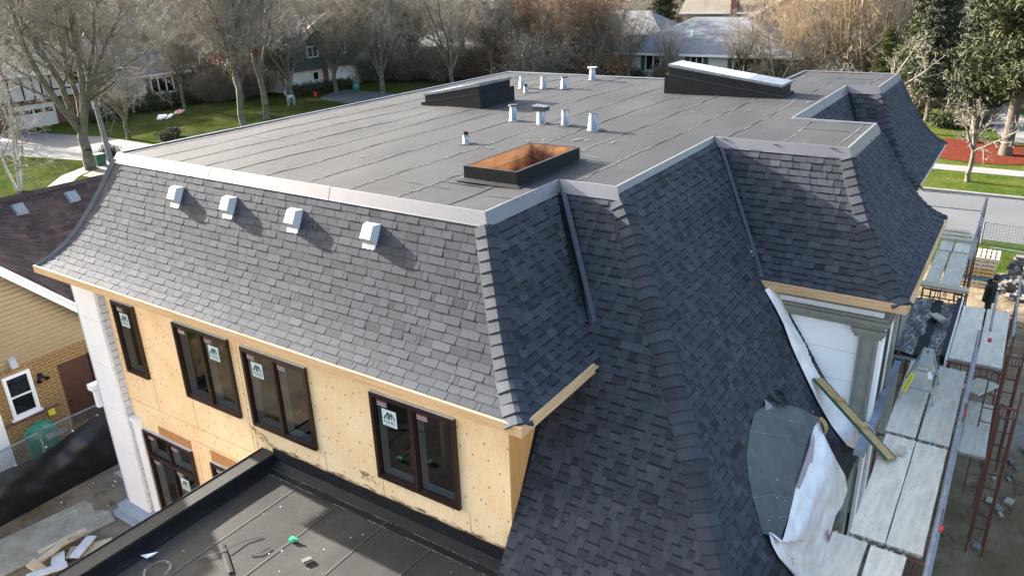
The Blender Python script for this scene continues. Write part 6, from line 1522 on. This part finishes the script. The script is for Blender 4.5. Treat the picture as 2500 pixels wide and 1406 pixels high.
TG = tree_obj('g', 17, bark='bark', tw='twig', H=4.6, tr=.12, fork=1.7, nl=4, spread=1.15, dens=.62, up=.12)
TH = tree_obj('h', 18, bark='bark_pale', tw='twig_warm', H=12, tr=.26, fork=2.0, nl=6, spread=.95, dens=1.0, up=.1, tw_=None) if False else TE
TW = tree_obj('w', 19, H=13, tr=.3, fork=3.0, nl=7, spread=.6, leaves='needles_yel', leaf_n=5200, leaf_size=.10, droop=.5)
def shrub_mesh(seed, R0, H, n, leaf, ln, ls, tw='twig'):
    r = random.Random(seed); segs, tips = [], []
    for k in range(n):
        a = r.uniform(0, 2 * PI); p = Vector((r.uniform(-.3, .3) * R0, r.uniform(-.3, .3) * R0, 0)); d = Vector((math.cos(a) * r.uniform(.2, 1.1), math.sin(a) * r.uniform(.2, 1.1), 1)).normalized(); L = H * r.uniform(.6, 1.1)
        for i in range(4):
            d = (d + Vector((r.gauss(0, .2), r.gauss(0, .2), r.gauss(0, .15)))).normalized(); e = p + d * L / 4; segs.append((tuple(p), tuple(e), .02, .014))
            for _ in range(4):
                c = p.lerp(e, r.random()); d2 = (d + Vector((r.gauss(0, .8), r.gauss(0, .8), r.gauss(0, .5)))).normalized(); f = c + d2 * L * .22; segs.append((tuple(c), tuple(f), .010, .006)); tips.append(tuple(f))
                f2 = f + (d2 + Vector((r.gauss(0, .6), r.gauss(0, .6), r.gauss(0, .4)))).normalized() * L * .14; segs.append((tuple(f), tuple(f2), .008, .005)); tips.append(tuple(f2))
            p = e
    P = np.array([np.array(tips[r.randrange(len(tips))]) + np.array([r.gauss(0, .10) for _ in range(3)]) for _ in range(ln)])
    return (npmesh('stems', [(*prisms(segs, 3), 0)], [M[tw]]), None, npmesh('leaves', [(*leafquads(P, ls, seed), 0)], [M[leaf]]))
SA = shrub_mesh(41, 1.6, 3.0, 70, 'leaf_orange', 2600, .085, 'twig_warm'); SB = shrub_mesh(42, 1.6, 2.8, 70, 'leaf_olive', 3000, .085, 'twig_warm'); SD = shrub_mesh(43, 1.2, 1.3, 40, 'needles', 2600, .07)
SE = shrub_mesh(44, 2.0, 4.2, 100, 'leaf_olive', 1500, .07)
def spruce_mesh(seed, H, R0, bare, mat, trunk_r, per=9, lean=0.):
    r = random.Random(seed); rs = np.random.RandomState(seed); br_, P = [], []; z = bare
    while z < H - .3:
        f = (z - bare) / (H - bare); Rz = R0 * (1 - f) ** .75 * r.uniform(.7, 1.1) * min(1, .45 + f * 4)
        for k in range(per):
            if r.random() < .12: continue
            a = r.uniform(0, 2 * PI); L = Rz * r.uniform(.6, 1.12); p = Vector((lean * z, 0, z)); d = Vector((math.cos(a), math.sin(a), r.uniform(-.15, .2))); n = 5; q = p
            for i in range(n):
                d = (d + Vector((0, 0, -.10 if i < 3 else .08))).normalized(); e = q + d * L / n; br_.append((tuple(q), tuple(e), .04 * (1 - i / 6), .03 * (1 - i / 6)))
                m_ = int(10 + 24 * (i + 1) / n); w = .10 + .20 * L * (.35 + .65 * math.sin(PI * (i + .7) / (n + .6))) * .6
                for _ in range(m_): c = q.lerp(e, r.random()); P.append((c.x + r.gauss(0, w), c.y + r.gauss(0, w), c.z - abs(r.gauss(0, .14)) + r.gauss(0, .05)))
                q = e
        z += r.uniform(.20, .36)
    me1 = npmesh('trunk', [(*prisms([((0, 0, -.3), (lean * .6, 0, .6), trunk_r * 1.3, trunk_r), ((lean * .6, 0, .6), (lean * bare, 0, bare + 1), trunk_r, trunk_r * .9), ((lean * bare, 0, bare + 1), (lean * H, 0, H), trunk_r * .9, .03)], 10), 0), (*prisms(br_, 4), 0)], [M['bark_dark']])
    return me1, None, npmesh('foliage', [(*leafquads(np.array(P), .15, seed, .20), 0)], [M[mat]])
SPa = spruce_mesh(51, 17, 4.6, 4.2, 'needles', .33, 11); SPb = spruce_mesh(52, 15, 3.4, 3.0, 'needles_blue', .32, 10, .02); SPc = spruce_mesh(53, 11, 3.0, .4, 'needles_yel', .2, 13); SPd = spruce_mesh(54, 14, 3.6, 1.0, 'needles', .3, 10)

put_tree(TA, (-45.0, 17.0, GZ), .4, 1.06, 'big bare tree forking low beside the street lamp at the left')
put_tree(TF, (-43.3, 11.6, GZ), 0, .95, 'white-barked clump birch on the lawn at the left edge')
put_tree(TF, (-41.6, 9.0, GZ), 2.2, .9, 'slimmer white birch partly cut off by the left edge of the photo')
put_tree(TB, (-47.8, 31.8, GZ), 1.0, .98, 'bare tree with red leaf clumps rising behind the roof edge, left of the pair')
put_tree(TB, (-50.0, 36.0, GZ), 3.0, 1.08, 'taller straight-trunked bare tree just right of the red-clumped one')
put_tree(TC, (-55.5, 43.8, GZ), .5, .9, 'slim bare tree next to the white deer')
put_tree(TA, (-50.2, 51.5, GZ), 2.6, .86, 'stout bare tree with ivy-dark burl in front of the teal house')
put_tree(TA, (-47.5, 68.0, GZ), 4.0, .85, 'spreading bare tree just above the left skylight')
put_tree(TC, (-52.5, 54.0, GZ), 1.4, .85, 'bare tree behind the teal house corner with upward sweeping limbs')
put_tree(TW, (-60, 62, GZ), 0, .85, 'yellow-green weeping tree right of the teal house')
for i, (x, y, s, l) in enumerate(((-43.5, 72, .88, 'orange-leaved tree left of the roof vents'), (-40.0, 75, .95, 'orange-leaved tree directly above the row of far vents'), (-37.0, 73, .82, 'darker orange-leaved tree in front of the grey roof'), (-34.6, 71.5, .62, 'small orange-leaved tree touching the bungalow corner'))):
    put_tree(TD, (x, y, GZ), i * 1.7, s, l, name='leafy_tree')
put_tree(TE, (-13.2, 80, GZ), .3, .9, 'pale multi-stemmed tree in front of the blue house')
put_tree(TE, (-9.0, 76, GZ), 2.0, .98, 'pale multi-stemmed tree above the far corner of the flat roof, left one')
put_tree(TE, (-6.8, 73, GZ), 4.1, 1.05, 'pale multi-stemmed tree above the far corner of the flat roof, right one')
put_tree(TE, (-14.5, 70.5, GZ), 5.3, .62, 'low pale bare tree reaching across the bungalow front')
put_tree(TG, (4.75, 37.6, GZ + .1), .7, 1.0, 'small leafless street tree with wide arms on the verge', name='small_bare_tree')
put_tree(TG, (-1.6, 50.5, GZ), 2.2, 1.5, 'bare small tree with twisting limbs between the bay roof and the spruces', name='small_bare_tree')
put_tree(SPa, (6.1, 45.4, GZ + .1), .8, 1.0, 'large dark spruce with bare lower trunk standing in the red mulch bed', name='spruce', cat='conifer')
put_tree(SPb, (4.1, 48.6, GZ + .1), 0, .9, 'leaning spruce trunk at the back of the red mulch bed', name='spruce', cat='conifer')
put_tree(SPb, (.6, 55.6, GZ), 2.0, .78, 'blue-green spruce standing behind the far bay roof', name='spruce', cat='conifer')
put_tree(SPd, (-1.2, 63.0, GZ), 1.0, .85, 'dark spruce farther back behind the far bay roof', name='spruce', cat='conifer')
put_tree(SPa, (10.0, 52.5, GZ), 2.4, 1.05, 'dark spruce at the right edge of the photo', name='spruce', cat='conifer')
put_tree(SPc, (-6.4, 84, GZ), 0, .95, 'bushy yellow-green conifer behind the multi-stemmed trees, left one', name='bushy_conifer', cat='conifer')
put_tree(SPc, (-3.0, 88, GZ), 1, 1.1, 'bushy yellow-green conifer behind the multi-stemmed trees, middle one', name='bushy_conifer', cat='conifer')
put_tree(SPc, (-4.6, 68.5, GZ), 3, .55, 'low bushy conifer over the corner of the far bay roof', name='bushy_conifer', cat='conifer')
put_tree(SPd, (-49, 122, GZ), 0, 1.0, 'dark conifer beside the beige house', name='spruce', cat='conifer')
put_tree(SPd, (-112, 58, GZ), 0, 1.1, 'dark conifer behind the half-timbered house, left one', name='spruce', cat='conifer')
put_tree(SPd, (-92, 56, GZ), 2, 1.15, 'dark conifer behind the half-timbered house, right one', name='spruce', cat='conifer')
put_tree(SPb, (-118, 34, GZ), 2, 1.1, 'blue-green conifer at the upper left corner', name='spruce', cat='conifer')
for i, (x, y, s_, l) in enumerate(((-61.5, 42.5, .72, 'bare tree at the lawn edge between the half-timbered and teal houses, nearest the first'), (-63.8, 45.0, .8, 'bare tree at the lawn edge between the two left houses, set farther back'), (-60.0, 46.8, .62, 'small bare tree at the left wall of the teal house'), (-69.5, 43.5, .9, 'bare tree rising behind the end of the half-timbered house'), (-53.0, 24.6, .55, 'small bare tree beside the left driveway'), (-66.0, 47.5, .9, 'tall bare tree behind the brushwood left of the teal house'))):
    put_tree((TC, TB, TC, TA, TC, TB)[i][:2] + (None,), (x, y, GZ), i * 1.3, s_, l)
for i in range(11):
    put_tree(SE, (-64.5 + 1.3 * math.sin(i * 2.3), 40.6 + i * .62, GZ), i * 1.1, .65 + .25 * ((i * 7) % 5) / 5, 'grey brushwood shrub at the back of the left lawn between the two houses', 'brushwood between the left houses', name='shrub', cat='shrub')
put_tree(TC[:2] + (None,), (-55.8, 50.2, GZ), 5.1, .8, 'slender bare tree close in front of the teal gable wall')
LM = ('bare tree standing in the tangle between the flat roof and the far houses', 'bare trees in the middle distance')
for i, (px_, py_, s_, t_) in enumerate(((-46.0, 58.0, .8, TC), (-44.5, 63.5, .75, TB), (-57.5, 39.0, .7, TC), (-62.0, 36.0, .62, TB), (-70.0, 19.0, .7, TC), (-58.0, 66.0, .8, TA), (-53.0, 69.5, .8, TB), (-64.5, 57.5, .85, TA), (-40.5, 66.5, .6, TD), (-37.5, 67.5, .66, TD), (-42.0, 69.0, .7, TD), (-30.5, 69.5, .55, TC), (-26.0, 70.0, .42, TC), (-18.5, 70.5, .5, TC), (-11.5, 74.0, .7, TC), (-5.0, 71.0, .7, TC), (1.5, 60.0, .55, TC))):
    put_tree((t_[0], t_[1], t_[2] if t_ is TD else None), (px_, py_, GZ), i * 2.1, s_, LM[0], LM[1])
r = random.Random(61)
for i in range(17):
    x = -50.5 + i * 1.15; y = 66.5 + 3.2 * (i / 16) + r.uniform(-.6, .8)
    put_tree((SA, SB)[i % 2], (x, y, GZ), r.uniform(0, 6), r.uniform(.75, 1.05), 'brown and orange shrub in the hedge behind the far roof edge', 'hedge shrubs behind the far roof edge', name='shrub', cat='shrub')
for i in range(12):
    x, y = -60.5 + i * .95, 60.0 + r.uniform(-2, 2) + i * .4
    put_tree(SE, (x, y, GZ), r.uniform(0, 6), r.uniform(.8, 1.15), 'tall olive brushwood shrub between the teal house and the left skylight', 'brushwood shrubs', name='shrub', cat='shrub')
for i in range(9):
    put_tree(SD, (-65.4 + .3 * math.sin(i), 33.2 + i * .95 - (6 if i > 6 else 0), GZ), i, 1.0, 'low dark evergreen shrub along the front of the half-timbered house', 'foundation shrubs', name='shrub', cat='shrub')
for i in range(8):
    put_tree(SD, (-58.6 + .2 * i, 47.2 + i * .9, GZ), i, .8, 'garden shrub in front of the teal house', 'teal house garden shrubs', name='shrub', cat='shrub')
for i, (x, y) in enumerate(((-47.6, 19.9), (-48.9, 25.4), (-50.2, 26.8), (-64.8, 27.6), (-63.9, 29.0))):
    put_tree(SD, (x, y, GZ), i, .9 if i > 2 else .6, 'round dark bush near the left street and driveway', 'bushes by the left street', name='shrub', cat='shrub')
for i, (x, y, s) in enumerate(((-12, 71, .8), (-9.5, 69.5, .7), (-30, 70.8, .8), (-27.5, 71.2, .6), (-16, 71.2, .7), (1.9, 53.5, .9), (-.8, 57.5, .9), (3.8, 55, .7))):
    put_tree((SB, SE, SD)[i % 3], (x, y, GZ), i, s, 'shrub beside the far houses and spruces', 'far garden shrubs', name='shrub', cat='shrub')
# the wood beyond the houses: individual trees
r = random.Random(99); n = 0; camx, camy = 6.82, -9.33
LB = ('bare grey-brown tree in the dense wood behind the houses', 'bare trees in the far wood')
avoid = [(-30, 95, 16), (-18, 92, 10), (-75, 30, 11), (-62, 53, 8), (-57, 80, 10), (-24, 77, 12), (-74, 100, 9), (-35, 113, 9)]
while n < 215:
    ang = r.uniform(R_(-9), R_(74)); dist = r.uniform(88, 235) if n < 150 else r.uniform(200, 380)
    if ang > R_(38) and dist < 104: continue
    x = camx - math.sin(ang) * dist; y = camy + math.cos(ang) * dist
    if any(math.hypot(x - a, y - b) < c for a, b, c in avoid): continue
    if R_(14) < ang < R_(29) and dist < 150: continue
    t = r.choice([TA, TB, TC, TE, TD] if ang < R_(45) else [TA, TB, TC, TA]); put_tree((t[0], t[1], None) if t is not TD else t, (x, y, GZ), r.uniform(0, 6.28), r.uniform(.65, 1.05) * (1 if n < 150 else 1.3), LB[0], LB[1]); n += 1
n = 0
while n < 26:
    ang = r.uniform(R_(38), R_(72)); dist = r.uniform(100, 128); x = camx - math.sin(ang) * dist; y = camy + math.cos(ang) * dist
    if any(math.hypot(x - a, y - b) < c for a, b, c in avoid): continue
    put_tree((TC[0], TC[1], None), (x, y, GZ), r.uniform(0, 6.28), r.uniform(.55, .8), 'bare tree close behind the far houses on the left', 'bare trees close behind the left houses'); n += 1
n = 0
while n < 110:
    ang = r.uniform(R_(-12), R_(75)); dist = r.uniform(84, 200)
    if ang > R_(38) and dist < 104: continue
    x = camx - math.sin(ang) * dist; y = camy + math.cos(ang) * dist
    if any(math.hypot(x - a, y - b) < c for a, b, c in avoid): continue
    put_tree(r.choice([SE, SB, SE]), (x, y, GZ), r.uniform(0, 6.28), r.uniform(1.0, 1.8), 'brushwood shrub under the trees of the far wood', 'undergrowth of the far wood', name='shrub', cat='shrub'); n += 1

# ================================================================ CAMERA AND LIGHT
cam = bpy.data.cameras.new('camera'); co = bpy.data.objects.new('camera', cam); COL.objects.link(co)
Rm = Matrix(((0.8333515703674889, -0.1838465366313532, 0.5212730677242943), (0.5518014252161515, 0.3317376286403068, -0.7651570641858636), (-0.0322544151313304, 0.925284062714128, 0.37790085471162066)))
co.matrix_world = Matrix.Translation((6.82474611, -9.33119629, 3.45)) @ Rm.to_4x4()
cam.sensor_width = 36; cam.lens = 1865.487 / 2500 * 36; cam.clip_end = 3000; cam.clip_start = .1; SC.camera = co
EL, AZ = R_(SUN_EL), R_(SUN_AZ)
sl = bpy.data.lights.new('sun', 'SUN'); sl.energy = SUN_E; sl.angle = R_(.5); sl.color = (1, .95, .88); so = bpy.data.objects.new('sun', sl); COL.objects.link(so)
dirv = Vector((math.cos(EL) * math.cos(AZ), math.cos(EL) * math.sin(AZ), -math.sin(EL))); so.rotation_euler = dirv.to_track_quat('-Z', 'Y').to_euler(); so.location = (-30, 0, 30)
w = bpy.data.worlds.new('World'); SC.world = w; w.use_nodes = True; wn = w.node_tree.nodes; wl = w.node_tree.links; bg = wn['Background']
sky = wn.new('ShaderNodeTexSky'); sky.sky_type = 'NISHITA'; sky.sun_disc = False; sky.sun_elevation = EL; sky.sun_rotation = math.atan2(-dirv.x, -dirv.y); sky.altitude = 150; sky.air_density = 1.0; sky.dust_density = DUST; sky.ozone_density = 1.0
wl.new(sky.outputs[0], bg.inputs[0]); bg.inputs[1].default_value = SKY_S
SC.view_settings.view_transform = 'Standard'; SC.view_settings.look = 'None'; SC.view_settings.exposure = EXPO; SC.view_settings.gamma = 1
SC.cycles.max_bounces = 8; SC.cycles.transparent_max_bounces = 12; SC.cycles.diffuse_bounces = 3
def split_parts(names):
    for o in [q for q in bpy.data.objects if q.type == 'MESH' and q.parent and q.name.split('.')[0] in names]:
        me = o.data; n = len(me.vertices); par = list(range(n))
        def find(a):
            while par[a] != a: par[a] = par[par[a]]; a = par[a]
            return a
        co_ = {}
        for v in me.vertices:
            k = tuple(round(c, 4) for c in v.co)
            if k in co_: par[find(v.index)] = find(co_[k])
            else: co_[k] = v.index
        for p in me.polygons:
            for a in p.vertices[1:]: par[find(a)] = find(p.vertices[0])
        gr = {}
        for p in me.polygons: gr.setdefault(find(p.vertices[0]), []).append(p)
        if len(gr) < 2 or len(gr) > 90: continue
        for ps in gr.values():
            ids = sorted({v for p in ps for v in p.vertices}); mp = {v: i for i, v in enumerate(ids)}; m2 = bpy.data.meshes.new(o.name.split('.')[0])
            m2.from_pydata([me.vertices[v].co[:] for v in ids], [], [[mp[v] for v in p.vertices] for p in ps])
            for mt in me.materials: m2.materials.append(mt)
            m2.polygons.foreach_set('use_smooth', [p.use_smooth for p in ps])
            if 'tint' in me.attributes: a = m2.attributes.new('tint', 'FLOAT', 'FACE'); a.data.foreach_set('value', [me.attributes['tint'].data[p.index].value for p in ps])
            c = bpy.data.objects.new(o.name.split('.')[0], m2); COL.objects.link(c); c.parent = o.parent
        for ch in list(o.children): ch.parent = o.parent
        bpy.data.objects.remove(o)
split_parts({'felt_seam', 'lap_seam', 'paint_spot', 'talc_line', 'bitumen_line', 'orange_patch_board', 'shutter', 'red_coupler', 'guard_rail', 'wall_stud', 'white_bracket', 'timber', 'garage_window', 'cross_brace', 'corner_sealant', 'well_joist', 'foam_joint', 'side_foam_strip', 'side_window', 'lower_pilaster', 'end_rail', 'rail', 'panel_joint', 'foam_trim', 'chimney', 'gutter', 'lap_line', 'green_edge', 'leg_brace', 'car_window'})
for o in bpy.data.objects:
    if '_w' in o: del o['_w']
